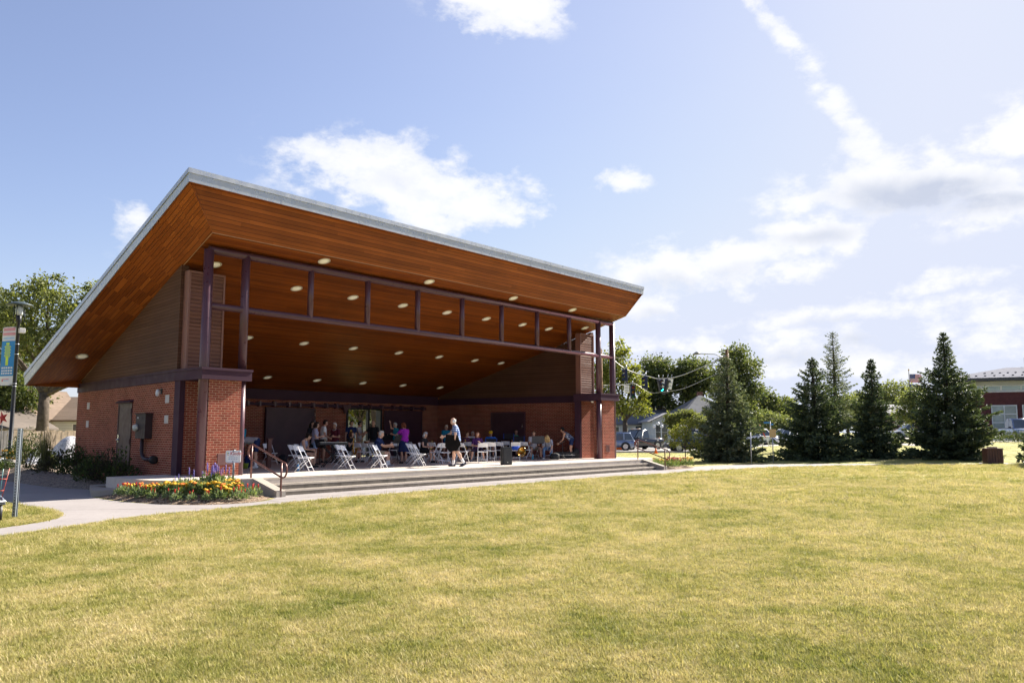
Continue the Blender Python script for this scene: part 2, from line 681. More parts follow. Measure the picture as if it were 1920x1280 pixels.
# ------------------------------------------------------------------ band shell
BAY, WP = 2.367, 1.21
LEN = 8 * BAY + 2 * WP
ZS, ZCB, ZCT, ZM, ZT = 0.45, 3.20, 3.54, 5.342, 6.983
DEP = 10.97
CS = 0.3165


def ceil_z(y):
    return 7.14 - CS * y


def xl(y):        # outer face of the left wall (the plan narrows towards the back)
    return -0.17 + 0.125 * (y - 1.05)


def xr(y):        # inner face of the right wall
    return 21.53 - 0.126 * (y - 1.05)


shell = thing('band_shell', 'brick open-air band shell with a sloping wood-lined roof and maroon steel front frame', 'band shell', (LEN / 2, 4, 0))


def wallbox(mb, pts, z0, z1, mi=0):
    mb.prism(pts, z0, z1, mi)


# --- brick walls
mb = MB()
mb.prism([(xl(1.35), 1.35), (xl(11.27), 11.27), (xl(11.27) + .3, 11.27), (xl(1.35) + .3, 1.35)], -0.05, ZCB)
lw = mb.build('side_wall', BRICK, shell)
mb = MB()
mb.prism([(xr(1.35), 1.35), (xr(1.35) + .3, 1.35), (xr(11.27) + .3, 11.27), (xr(11.27), 11.27)], -0.05, ZCB)
rw = mb.build('side_wall', BRICK, shell)
mb = MB()
OX0, OX1 = 13.85, 16.15
a, b_ = xl(10.97) + .3, xr(10.97)
mb.box(a, DEP, -.05, OX0, DEP + .3, ZCB)
mb.box(OX1, DEP, -.05, b_, DEP + .3, ZCB)
mb.box(OX0, DEP, 2.93, OX1, DEP + .3, ZCB)
bw = mb.build('back_wall', BRICK, shell)
mb = MB()
mb.box(OX0 - .02, DEP - .03, ZS, OX0 + .10, DEP + .33, 2.95)
mb.box(OX1 - .10, DEP - .03, ZS, OX1 + .02, DEP + .33, 2.95)
mb.box(OX0 + .10, DEP - .03, 2.83, OX1 - .10, DEP + .33, 2.95)
mb.box(15.28, DEP + .05, ZS, 15.40, DEP + .2, 2.83)
mb.build('opening_frame', BLACKM, bw)
# --- wings beside the front opening (brick below, slatted panel above)
for s in (0, 1):
    fx = (lambda x: x) if s == 0 else (lambda x: LEN - x)
    rng_ = lambda x0, x1: (min(fx(x0), fx(x1)), max(fx(x0), fx(x1)))
    x0, x1 = rng_(0.0, 1.18)
    wing = MB().box(x0, 1.08, ZS - .02, x1, 1.33, ZCB).build('brick_wing', BRICK, shell)
    for q0, q1, nm in ((-.155, 0.0, 'steel_channel'), (1.18, 1.30, 'steel_channel')):
        c0, c1 = rng_(q0, q1)
        mb = MB().box(c0, 1.05, ZS - .02, c1, 1.36, ZCB)
        # raised flanges so the channel reads as folded steel
        mb.box(c0 - .004, 1.035, ZS, c0 + .022, 1.05, ZCB)
        mb.box(c1 - .022, 1.035, ZS, c1 + .004, 1.05, ZCB)
        mb.build(nm, BAND, wing)
    top = 6.52
    pan = MB().box(x0 + .06, 1.10, ZCT, x1 - .06, 1.34, top - .06).build('slatted_panel', LOUVRE, shell)
    mb = MB()
    mb.box(x0, 1.07, ZCT, x0 + .06, 1.36, top)
    mb.box(x1 - .06, 1.07, ZCT, x1, 1.36, top)
    mb.box(x0 + .06, 1.07, top - .06, x1 - .06, 1.36, top)
    mb.build('panel_frame', M('mauve_brown_trim', (0.225, 0.105, 0.082), .55, 0, .06, 4), pan)
    nsl = 27
    mb = MB()
    for i in range(nsl):
        z = ZCT + .04 + i * (top - ZCT - .14) / nsl
        mb.hexa([(x0 + .06, 1.085, z), (x1 - .06, 1.085, z), (x1 - .06, 1.10, z), (x0 + .06, 1.10, z),
                 (x0 + .06, 1.097, z + .09), (x1 - .06, 1.097, z + .09), (x1 - .06, 1.10, z + .09), (x0 + .06, 1.10, z + .09)])
    mb.build('slats', LOUVRE, pan)
    # pier
    p0, p1 = rng_(0.10, 1.13)
    pier = MB().box(p0, -.13, ZS - .02, p1, .36, ZCB).build('brick_pier', BRICK, shell)
    g0, g1 = rng_(.44, .90)
    if s == 0:
        MB().cbox(((g0 + g1) / 2, -.14, .92), (g1 - g0, .03, .33), bev=.006).build('cover_plate', M('brown_plate', (0.135, 0.062, 0.060), .45), pier)
    else:
        mb = MB()
        gx0, gx1 = 20.52, 20.80
        mb.box(gx0, -.15, .78, gx0 + .03, -.13, 1.10); mb.box(gx1 - .03, -.15, .78, gx1, -.13, 1.10)
        mb.box(gx0 + .03, -.15, .78, gx1 - .03, -.13, .81); mb.box(gx0 + .03, -.15, 1.07, gx1 - .03, -.13, 1.10)
        for i in range(7):
            mb.box(gx0 + .03, -.145, .825 + i * .035, gx1 - .03, -.13, .845 + i * .035)
        mb.build('vent_grille', M('brown_plate', (0.135, 0.062, 0.060), .45), pier)
    # cap over pier and wing
    c0, c1 = rng_(-.19, 1.40)
    cap = MB().box(c0, -.24, ZCB, c1, 1.34, ZCT - .07)
    cap.box(c0 - .025, -.265, ZCT - .07, c1 + .025, 1.34, ZCT)
    capo = cap.build('cap_beam', BAND, shell)
# --- sheet metal band on the side walls, inside and out
mb = MB()
mb.prism([(xl(1.34) - .03, 1.34), (xl(11.30) - .03, 11.30), (xl(11.30) + .33, 11.30), (xl(1.34) + .33, 1.34)], ZCB, ZCT - .07)
mb.prism([(xl(1.34) - .055, 1.34), (xl(11.32) - .055, 11.32), (xl(11.32) + .35, 11.32), (xl(1.34) + .35, 1.34)], ZCT - .07, ZCT)
mb.build('wall_band', BAND, shell)
mb = MB()
mb.prism([(xr(1.34) - .03, 1.34), (xr(1.34) + .33, 1.34), (xr(11.30) + .33, 11.30), (xr(11.30) - .03, 11.30)], ZCB, ZCT)
mb.build('wall_band', BAND, shell)
mb = MB().box(xl(10.95) + .34, 10.93, ZCB, xr(10.95) - .04, 11.28, ceil_z(10.93) - .01)
mb.build('wall_band', BAND, shell)
# --- gable panels above the side walls
for s in (0, 1):
    xo = (lambda y: xl(y) + .02) if s == 0 else (lambda y: xr(y) + .25)
    xi = (lambda y: xl(y) + .26) if s == 0 else (lambda y: xr(y) + .01)
    ys = [1.36, 10.9]
    P = []
    for z in (0, 1):
        for x_, y_ in ((xo(ys[0]), ys[0]), (xi(ys[0]), ys[0]), (xi(ys[1]), ys[1]), (xo(ys[1]), ys[1])):
            P.append((x_, y_, ZCT if z == 0 else ceil_z(y_) - .003))
    MB().hexa(P if s == 0 else [P[1], P[0], P[3], P[2], P[5], P[4], P[7], P[6]]).build('gable_panel', SIDING, shell)
# --- frame of round steel tubes
COLX = [0, WP] + [WP + BAY * i for i in range(1, 8)] + [LEN - WP, LEN]
for i, x in enumerate(COLX):
    if i in (0, 10):
        MB().tube((x, 0, ZS), (x, 0, ZT), .14, n=24).build('column', STEEL, shell, uv=False)
    elif i in (1, 9):
        mb = MB().tube((x, 0, ZS), (x, 0, ZCB), .125, n=20)
        mb.tube((x, 0, ZCT), (x, 0, ZT), .125, n=20)
        mb.build('column', STEEL, shell, uv=False)
    else:
        MB().tube((x, 0, ZM), (x, 0, ZT), .098, n=18).build('frame_post', STEEL, shell, uv=False)
MB().tube((0, 0, ZT), (LEN, 0, ZT), .115, n=20).build('frame_rail', STEEL, shell, uv=False)
MB().tube((0, 0, ZM), (LEN, 0, ZM), .10, n=20).build('frame_rail', STEEL, shell, uv=False)

# --- roof
FT = [(-1.29, -1.07, 8.88), (LEN + 1.29, -1.07, 8.88), (LEN + .86, 11.12, 3.83), (-.86, 11.12, 3.83)]
FB = [(-1.27, -1.06, 8.51), (LEN + 1.27, -1.06, 8.51), (LEN + .84, 11.10, 3.39), (-.84, 11.10, 3.39)]
FM = [tuple(FT[i][k] * .70 + FB[i][k] * .30 if k == 2 else FT[i][k] * .62 + FB[i][k] * .38 for k in range(3)) for i in range(4)]


def ring(a, b, mb, mi=0):
    for i in range(4):
        j = (i + 1) % 4
        mb.quad(a[i], a[j], b[j], b[i], mi)


mb = MB()
mb.poly(FT)
roof = mb.build('roof', ROOFM, shell)
mb = MB()
for i in range(33):      # standing seams of the roof sheet
    t = i / 32
    p = [V3(FT[0]).lerp(V3(FT[1]), t), V3(FT[3]).lerp(V3(FT[2]), t)]
    mb.path([p[0] + V3((0, 0, .012)), p[1] + V3((0, 0, .012))], .014, 4, smooth=False)
mb.build('seams', ROOFM, roof)


def inset(P, d):
    c = V3((LEN / 2, 5, 0))
    o = []
    for p in P:
        o.append((p[0] - math.copysign(d, p[0] - c.x), p[1] - math.copysign(d, p[1] - c.y), p[2]))
    return o


UP = lambda P, d: [(p[0], p[1], p[2] + d) for p in P]
mb = MB()
mid_z = [(FT[i][0], FT[i][1], FT[i][2] - .125) for i in range(4)]
out_ = [(p[0] + math.copysign(.022, p[0] - 10), p[1] + math.copysign(.022, p[1] - 5), p[2]) for p in FT]
out_m = [(p[0] + math.copysign(.022, p[0] - 10), p[1] + math.copysign(.022, p[1] - 5), p[2]) for p in mid_z]
ring(out_m, UP(out_, .012), mb)
ring(UP(out_, .012), UP(inset(FT, .10), .014), mb)
ring(inset(mid_z, .0), out_m, mb)
mb.build('roof_edge_trim', FASCIA, shell)
mb = MB()
ring(FB, mid_z, mb)
ring(inset(FB, .03), FB, mb)
# joints of the metal lengths
for i in range(1, 8):
    t = i / 8
    for q0, q1 in ((0, 1),):
        lo = V3(FB[q0]).lerp(V3(FB[q1]), t); hi = V3(mid_z[q0]).lerp(V3(mid_z[q1]), t)
        mb.quad(lo + V3((-.02, -.006, 0)), lo + V3((.02, -.006, 0)), hi + V3((.02, -.006, 0)), hi + V3((-.02, -.006, 0)))
mb.build('fascia', FASCIA, shell)
# soffit: flat strip, dark reveal, then the panel sloping in to the ceiling edge
CR = [(-.28, -.64, ceil_z(-.64)), (LEN + .28, -.64, ceil_z(-.64)), (LEN - .80, 11.02, ceil_z(11.02)), (1.09, 11.02, ceil_z(11.02))]
F1 = inset(FB, .03)
S1 = [(F1[0][0] + .12, F1[0][1] + .10, F1[0][2] - .02), (F1[1][0] - .12, F1[1][1] + .10, F1[1][2] - .02)]


def grid_quad(mb, a, b, c, d, nu, nv):
    a, b, c, d = map(V3, (a, b, c, d))
    pts = []
    for j in range(nv + 1):
        l, r = a.lerp(d, j / nv), b.lerp(c, j / nv)
        for i in range(nu + 1):
            pts.append(l.lerp(r, i / nu))
    fs = [(j * (nu + 1) + i, j * (nu + 1) + i + 1, (j + 1) * (nu + 1) + i + 1, (j + 1) * (nu + 1) + i) for j in range(nv) for i in range(nu)]
    mb.add(pts, fs, True)
    return mb


mb = MB()
mb.quad(F1[1], F1[0], S1[0], S1[1])
mb.build('soffit_strip', SOFF, shell)
S2 = [(S1[0][0] + .035, S1[0][1] + .02, S1[0][2] + .01), (S1[1][0] - .035, S1[1][1] + .02, S1[1][2] + .01)]
MB().quad(S1[1], S1[0], S2[0], S2[1]).build('soffit_reveal', BLACKM, shell)
mb = MB()
mb.quad(S2[1], S2[0], CR[0], CR[1])
mb.build('front_soffit', SOFF, shell)
sl = V3(FB[3]) - V3(FB[0])
for s in (0, 1):
    mb = MB()
    if s == 0:
        grid_quad(mb, F1[0], F1[3], CR[3], CR[0], 16, 4)
        mb.poly([F1[0], CR[0], S2[0], S1[0]])
    else:
        sl = V3(FB[2]) - V3(FB[1])
        grid_quad(mb, F1[2], F1[1], CR[1], CR[2], 16, 4)
        mb.poly([CR[1], F1[1], S1[1], S2[1]])
    mb.build('side_soffit', SOFF, shell, udir=sl)
MB().quad(CR[1], CR[0], CR[3], CR[2]).build('ceiling', CEIL, shell)
MB().quad(CR[2], CR[3], F1[3], F1[2]).build('back_soffit', SOFF, shell)
# thin pale trim along the ceiling edge
mb = MB()
mb.path([V3(CR[0]) + V3((0, 0, -.012)), V3(CR[1]) + V3((0, 0, -.012))], .013, 4, smooth=False)
for i0, i1 in ((0, 3),):
    mb.path([V3(CR[i0]) + V3((0, 0, -.012)), V3(CR[i1]) + V3((0, 0, -.012))], .013, 4, smooth=False)
mb.build('ceiling_trim', M('wood_trim_light', (0.36, 0.20, 0.10), .5), shell)

# --- round recessed lights
LENS = M('frosted_light_lens', (0.80, 0.76, 0.62), .4, 0, .06, 20, emit=(1, .9, .68), es=.05)
RIM = M('pale_light_rim', (0.62, 0.57, 0.47), .4, 0, .05, 10)
nrm = V3((0, -CS, -1)).normalized()
spots = [(x, -.30) for x in (3.85, 8.6, 13.45, 17.65)]
spots += [(.79, 1.05)] + [(x, 1.68) for x in (4.2, 6.65, 9.11, 11.55, 13.98, 16.47, 18.45)] + [(LEN - .79, 1.05)]
spots += [(x, 5.86) for x in (2.45, 4.99, 7.55, 10.08, 12.69, 15.27, 17.79, 19.81)]
spots += [(x, 9.58) for x in (3.1, 5.75, 8.33, 10.98, 13.71, 16.35, 19.06)]


def downlight(c, n):
    r = MB().lathe([(.205, -.0), (.205, .014), (.165, .02), (.165, .006)], c, 24, axis=n).build('ceiling_light', RIM, shell, uv=False)
    MB().lathe([(.164, .004), (.12, .017), (.06, .023), (0.0001, .025)], c, 24, axis=n).build('lens', LENS, r, uv=False)


for x, y in spots:
    downlight(V3((x, y, ceil_z(y) - .001)), nrm)
# two on each side soffit
for s in (0, 1):
    for t in (.80,):
        p = V3(F1[s]).lerp(V3(F1[3 - s]), t)
        q = V3(CR[s]).lerp(V3(CR[3 - s]), t)
        nn = (V3(F1[3 - s]) - V3(F1[s])).cross(q - p).normalized()
        if nn.z > 0:
            nn = -nn
        downlight(p.lerp(q, .60) + nn * .006, nn)
# porch light under the right cap
MB().lathe([(.12, 0), (.12, -.03), (.08, -.07), (.001, -.075)], (LEN - .62, .72, ZCB), 16).build('porch_light', LENS, shell, uv=False)

# --- sliding doors on a rail across the back wall
for x0, x1 in ((9.12, 11.80), (16.22, 18.95)):
    mb = MB().cbox(((x0 + x1) / 2, 10.86, 1.67), (x1 - x0, .07, 2.36), bev=.012)
    d = mb.build('sliding_door', DARKDOOR, shell)
    for q in (x0 + .02, x1 - .09):
        MB().box(q, 10.80, .52, q + .07, 10.825, 2.80).build('door_stile', DARKDOOR, d)
rail = MB().box(8.0, 10.74, 2.92, 19.15, 10.86, 3.05).build('sliding_rail', BAND, shell)
x = 8.15
k = 0
while x < 19.1:
    mb = MB().box(x - .05, 10.70, 2.88, x + .05, 10.93, 3.10)
    mb.box(x - .09, 10.72, 3.05, x + .09, 10.76, 3.09)
    mb.build('rail_bracket', STEEL, rail)
    x += .78 if k % 3 else .60
    k += 1
MB().hexa([(13.55, 10.7, 2.62), (13.62, 10.7, 2.62), (13.62, 10.78, 2.62), (13.55, 10.78, 2.62),
           (13.38, 10.66, 3.06), (13.80, 10.66, 3.06), (13.80, 10.86, 3.06), (13.38, 10.86, 3.06)]).build('rail_end_bracket', STEEL, rail)
MB().tube((11.92, 10.93, 1.0), (11.92, 10.93, 2.86), .02, n=6).build('lock_bar', CHROME, shell, uv=False)

# --- door in the right wall
to = (V3((xr(9), 9, 0)) - V3((xr(2), 2, 0))).normalized()
no = V3((-to.y, to.x, 0))
if no.x > 0:
    no = -no
o = V3((xr(5.26), 5.26, 0))
dd = MB().obox(o, to, no, 0, 2.05, -.05, .03, ZS, 2.70).build('side_door', DARKDOOR, shell)
MB().obox(o, to, no, .08, .14, .03, .07, 1.9, 2.15).build('door_hinge', CHROME, dd)
mb = MB()
mb.obox(o, to, no, -.07, 0, -.05, .045, ZS, 2.77); mb.obox(o, to, no, 2.05, 2.12, -.05, .045, ZS, 2.77)
mb.obox(o, to, no, 0, 2.05, -.05, .045, 2.70, 2.77)
mb.build('door_frame', STEEL, dd)

# --- door and fittings on the left outer wall
to = (V3((xl(9), 9, 0)) - V3((xl(2), 2, 0))).normalized()
no = V3((-to.y, to.x, 0))
if no.x > 0:
    no = -no
LO = V3((xl(0), 0, 0))
S = lambda y: y / to.y
d0, d1 = S(4.98), S(6.34)
dd = MB().obox(LO, to, no, d0 + .06, d1 - .06, -.05, .012, .45, 2.60).build('side_door', DOORM, shell)
mb = MB()
mb.obox(LO, to, no, d0, d0 + .06, -.05, .03, .45, 2.66); mb.obox(LO, to, no, d1 - .06, d1, -.05, .03, .45, 2.66)
mb.obox(LO, to, no, d0 + .06, d1 - .06, -.05, .03, 2.60, 2.66)
mb.build('door_frame', M('brown_door_frame', (0.07, 0.038, 0.035), .55, 0, .1, 4, .25), dd)
P = [LO + to * a_ + no * b_ + V3((0, 0, c_)) for c_ in (2.67,) for a_, b_ in ((d0 - .05, 0), (d1 + .05, 0), (d1 + .05, .12), (d0 - .05, .12))]
P2 = [LO + to * a_ + no * b_ + V3((0, 0, c_)) for c_, a_, b_ in ((2.76, d0 - .05, 0), (2.76, d1 + .05, 0), (2.70, d1 + .05, .12), (2.70, d0 - .05, .12))]
mb = MB(); mb.hexa([P[1], P[0], P[3], P[2], P2[1], P2[0], P2[3], P2[2]])
mb.build('door_hood', BAND, dd)
for z in (2.3, 1.3):
    MB().obox(LO, to, no, d0 + .03, d0 + .07, .03, .05, z, z + .18).build('hinge', DOORM, dd)
hx = LO + to * (d1 - .14) + no * .0
mb = MB()
mb.lathe([(.045, 0), (.045, .03), (.02, .04), (.02, .075)], hx + no * .014 + V3((0, 0, 1.45)), 12, axis=no)
mb.tube(hx + no * .075 + V3((0, 0, 1.45)), hx + no * .075 - to * .16 + V3((0, 0, 1.45)), .014, n=8)
mb.obox(LO, to, no, d1 - .20, d1 - .09, .013, .035, 1.36, 1.62)
mb.build('handle', CHROME, dd, uv=False)
TILE = M('pale_stone_tile', (0.50, 0.46, 0.45), .7, 0, .08, 10)
for y, z in ((9.83, 2.67), (9.83, 2.0), (1.95, 2.69), (1.95, 2.08)):
    MB().obox(LO, to, no, S(y) - .15, S(y) + .15, -.02, .012, z - .12, z + .12).build('accent_tile', TILE, shell)
# wall lantern
c = LO + to * S(2.42)
wl = MB()
wl.obox(LO, to, no, S(2.42) - .04, S(2.42) + .04, 0, .04, 2.86, 3.02)
wl.tube(c + no * .04 + V3((0, 0, 2.98)), c + no * .13 + V3((0, 0, 2.98)), .018, n=8)
wlo = wl.build('wall_light', BLACKM, shell, uv=False)
MB().lathe([(.02, .06), (.05, .04), (.062, -.06), (.05, -.13), (.02, -.15)], c + no * .13 + V3((0, 0, 2.93)), 14).build('globe', M('frosted_globe', (.62, .62, .66), .3), wlo, uv=False)
# electricity cabinet with meter and conduit
cab = MB().obox(LO, to, no, S(3.10), S(3.95), 0, .22, 1.50, 2.26).build('meter_cabinet', M('brown_cabinet', (0.042, 0.026, 0.028), .6, 0, .1, 4, .2), shell)
MB().obox(LO, to, no, S(3.06), S(3.99), 0, .25, 2.26, 2.29).build('cabinet_lid', M('brown_cabinet', (0.042, 0.026, 0.028), .6, 0, .1, 4, .2), cab)
c = LO + to * S(3.80) + no * .22 + V3((0, 0, 1.84))
MB().lathe([(.11, 0), (.11, .05), (.09, .12), (.0001, .13)], c, 18, axis=no).build('meter', M('meter_glass', (.52, .52, .48), .2, 0, .1), cab, uv=False)
MB().lathe([(.03, 0), (.03, .012), (.0001, .014)], LO + to * S(3.74) + no * .22 + V3((0, 0, 2.15)), 12, axis=no).build('cabinet_label', WHITEP, cab, uv=False)
q = lambda y, d, z: LO + to * S(y) + no * d + V3((0, 0, z))
MB().path([q(3.65, .10, 1.5), q(3.65, .10, 1.15), q(3.60, .10, 1.0), q(3.45, .10, .90), q(3.2, .11, .87), q(2.62, .12, .87)], .055, 10).build('conduit', M('brown_conduit', (0.038, 0.024, 0.032), .5, 0, .1, 4, .25), cab, uv=False)
MB().lathe([(.06, 0), (.13, .06), (.13, .12), (.07, .14)], q(2.62, .12, .87), 14, axis=-to).build('pipe_mouth', BLACKM, cab, uv=False)

# --- stage slab, steps and cheeks
SY, TR = -2.0, .36
mb = MB()
plan = [(-1.75, 1.9), (-1.80, .3), (-1.72, -.7), (-1.35, -1.35), (-.7, -1.7), (.2, -1.9), (.45, SY), (LEN - .45, SY), (LEN + .6, -1.8), (LEN + 1.5, -1.2), (LEN + 1.7, 1.9),
        (xr(1.3) + .35, 1.9), (xr(11.4) + .35, 11.5), (xl(11.4) - .0 + .02, 11.5), (xl(1.9) + .02, 1.9)]
mb.prism(plan, -.02, ZS)
stage = mb.build('stage_floor', FLOORC, shell)
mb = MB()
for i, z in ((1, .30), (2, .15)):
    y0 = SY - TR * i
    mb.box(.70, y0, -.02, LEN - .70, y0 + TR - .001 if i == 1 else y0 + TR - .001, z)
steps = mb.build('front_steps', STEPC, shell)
mb = MB()
for i, z in ((0, .45), (1, .30), (2, .15)):     # paler nosings
    y0 = SY - TR * i
    mb.box(.70, y0 - .004, z - .05, LEN - .70, y0 + .06, z + .003)
mb.build('step_nosing', concrete_mat('pale_nosing', (.56, .49, .41), stain=.3), steps)
for x0, x1 in ((.42, .70), (LEN - .70, LEN - .42)):
    mb = MB()
    y0, y1 = SY + .02, SY - 2 * TR - .42
    mb.hexa([(x0, y1, -.02), (x1, y1, -.02), (x1, y0, -.02), (x0, y0, -.02),
             (x0, y1, .16), (x1, y1, .16), (x1, y0, ZS + .012), (x0, y0, ZS + .012)])
    mb.build('step_cheek', CHEEKC, shell)
mb = MB().prism([(-2.55, .9), (-1.78, .35), (-1.76, 2.6), (-.35, 3.2), (-.30, 3.6), (-1.6, 3.3)], -.02, .16)
mb.build('lower_slab', CHEEKC, shell)

# ------------------------------------------------------------------ handrails (two posts, two rails joined by a loop at each end)
def handrail(x, label):
    t = thing('handrail', label, 'handrail', (x, SY, ZS), 'handrails beside the stage steps')
    top = [V3((x, -1.55, ZS + .92)), V3((x, -1.75, ZS + .92)), V3((x, -3.12, .92))]
    P0, P1 = V3((x, -1.70, 0)), V3((x, -3.12, 0))
    m = M('bronze_handrail', (0.150, 0.062, 0.050), .35, .25, .08, 5)
    MB().tube((x, -1.70, ZS), (x, -1.70, ZS + .92), .026, n=10).build('post', m, t, uv=False)
    MB().tube((x, -3.12, 0), (x, -3.12, .92), .026, n=10).build('post', m, t, uv=False)
    loop = []
    for k in range(9):
        a_ = PI / 2 + PI * k / 8
        loop.append(V3((x, -1.70 - math.cos(a_) * -.17, ZS + .75 + .17 * math.sin(a_))))
    # rail: upper run down the stairs, loop at the foot, lower run back up, loop at the head
    pts = []
    for k in range(9):
        a_ = -PI / 2 + PI * k / 8
        pts.append(V3((x, -1.70 + .17 * math.cos(a_), ZS + .71 + .20 * math.sin(a_))))
    pts += [V3((x, -1.78, ZS + .90))]
    for k in range(9):
        a_ = PI / 2 - PI * k / 8
        pts.append(V3((x, -3.20 - .17 * math.cos(a_), .71 + .20 * math.sin(a_))))
    pts += [V3((x, -3.12, .52))]
    MB().path(pts, .024, 10, closed=True).build('rail', m, t, uv=False)
    return t


handrail(.56, 'maroon tube handrail at the near end of the steps, beside the white sign')
handrail(LEN - .56, 'maroon tube handrail at the far end of the steps, in front of the young tree')
t = thing('rail_post', 'short brown steel post with a flat cap in front of the sliding door', 'post', (4.6, 3.6, ZS))
MB().cbox((4.6, 3.6, ZS + .5), (.16, .10, 1.0), bev=.01).build('post', M('brown_post', (0.13, 0.052, 0.042), .45), t)
MB().cbox((4.6, 3.6, ZS + 1.015), (.24, .14, .03), bev=.006).build('cap', M('brown_post', (0.13, 0.052, 0.042), .45), t)

# ------------------------------------------------------------------ ground, paths, beds
def sheet(name, poly, z, mat, kind='structure', n_sub=0):
    mb = MB()
    a_ = sum(poly[i][0] * poly[(i + 1) % len(poly)][1] - poly[(i + 1) % len(poly)][0] * poly[i][1] for i in range(len(poly)))
    if a_ < 0:
        poly = poly[::-1]
    bm = bmesh.new()
    vs = [bm.verts.new((p[0], p[1], 0)) for p in poly]
    f = bm.faces.new(vs)
    f.normal_update()
    bmesh.ops.triangulate(bm, faces=[f])
    if n_sub:
        for _ in range(n_sub):
            bmesh.ops.subdivide_edges(bm, edges=[e for e in bm.edges if e.calc_length() > 2.5], cuts=1, use_grid_fill=False)
            bmesh.ops.triangulate(bm, faces=bm.faces[:])
    bm.normal_update()
    bmesh.ops.reverse_faces(bm, faces=[q for q in bm.faces if q.normal.z < 0])
    for v in bm.verts:
        v.co.z = ground_z(v.co.x, v.co.y) + z
    me = bpy.data.meshes.new(name)
    bm.to_mesh(me)
    bm.free()
    me.materials.append(mat)
    o = bpy.data.objects.new(name, me)
    COL.objects.link(o)
    o['kind'] = kind
    return o


def spline(pts, k=6):
    """smooth curve through points"""
    out = []
    n = len(pts)
    for i in range(n - 1):
        p0, p1, p2, p3 = (V3((*pts[max(0, min(n - 1, j))], 0)) for j in (i - 1, i, i + 1, i + 2))
        for s_ in range(k):
            t = s_ / k
            q = .5 * ((2 * p1) + (p2 - p0) * t + (2 * p0 - 5 * p1 + 4 * p2 - p3) * t * t + (3 * p1 - p0 - 3 * p2 + p3) * t ** 3)
            out.append((q.x, q.y))
    out.append(pts[-1])
    return out


# one ground sheet: fine grid near, coarse far
def ground():
    xs = [-900, -400, -160, -70, -35] + list(np.arange(-20, 110, 3.0)) + [120, 150, 200, 300, 500, 900, 1500]
    ys = [-900, -400, -160, -90] + list(np.arange(-66, 80, 3.0)) + [90, 120, 170, 260, 420, 800, 1500]
    vs = [(x, y, ground_z(x, y)) for y in ys for x in xs]
    nx = len(xs)
    fs = [(j * nx + i, j * nx + i + 1, (j + 1) * nx + i + 1, (j + 1) * nx + i) for j in range(len(ys) - 1) for i in range(nx - 1)]
    mb = MB().add(vs, fs, True)
    return struct('ground', mb, LAWN, uv=False)


ground()
near = spline([(-16, -9.6), (-11, -8.1), (-7.4, -6.75), (-6.0, -6.15), (-4.4, -5.35), (-2.6, -5.15), (-.8, -4.95), (2.3, -4.75), (9.4, -4.65), (16, -4.7), (21, -4.85), (25, -5.4), (28.5, -6.5), (32.5, -8.8), (36, -11.6), (39.5, -15.0), (46, -22), (60, -40)])
far_r = spline([(61.2, -39.3), (47.2, -21.2), (40.6, -14.0), (37.3, -10.4), (33.6, -7.0), (30.4, -4.3), (27.4, -2.6), (24.4, -2.4)])
plan_path = near + far_r + [(23.3, -2.9), (21.0, -2.6), (.4, -2.6), (.3, -3.3)] + spline([(-.4, -3.85), (-1.2, -4.0), (-2.1, -3.55), (-2.6, -2.4), (-2.75, -.9), (-2.62, .5), (-2.5, 1.0)]) + \
    [(-1.4, 3.2)] + spline([(-1.55, 4.2), (-1.75, 6.0), (-1.6, 8.5), (-1.5, 11.5), (-2.3, 16.0)]) + [(-6.2, 16.0)] + \
    spline([(-5.3, 9.0), (-5.0, 3.0), (-4.85, .6), (-4.78, -1.2), (-4.85, -2.9), (-5.15, -3.9), (-5.75, -4.7), (-6.6, -5.2), (-7.6, -5.7), (-11.5, -7.0), (-16.4, -8.6)])
sheet('path', plan_path, .004, CONC, n_sub=5)
NEAR = near
# expansion joints scored across the path
mb = MB()
jm = M('dark_joint', (.12, .105, .09), .9)  # even dark colour of the joint lines
for x in (-.3, 2.6, 5.6, 8.6, 11.6, 14.6, 17.6, 20.6):
    mb.box(x, -4.64, .0065, x + .018, -2.74, .0075)
mb.box(-.3, -3.72, .0065, 20.6, -3.70, .0075)
for p0, p1 in (((-4.7, -2.4), (-1.9, -4.95)), ((-4.9, 1.5), (-2.75, .2)), ((-5.1, 5.2), (-1.8, 5.2))):
    d = V3((p1[0] - p0[0], p1[1] - p0[1], 0)).normalized()
    q = V3((-d.y, d.x, 0)) * .011
    a_, b_ = V3((*p0, .0075)), V3((*p1, .0075))
    mb.quad(a_ - q, b_ - q, b_ + q, a_ + q)
j = mb.build('path_joints', jm)
j['kind'] = 'structure'


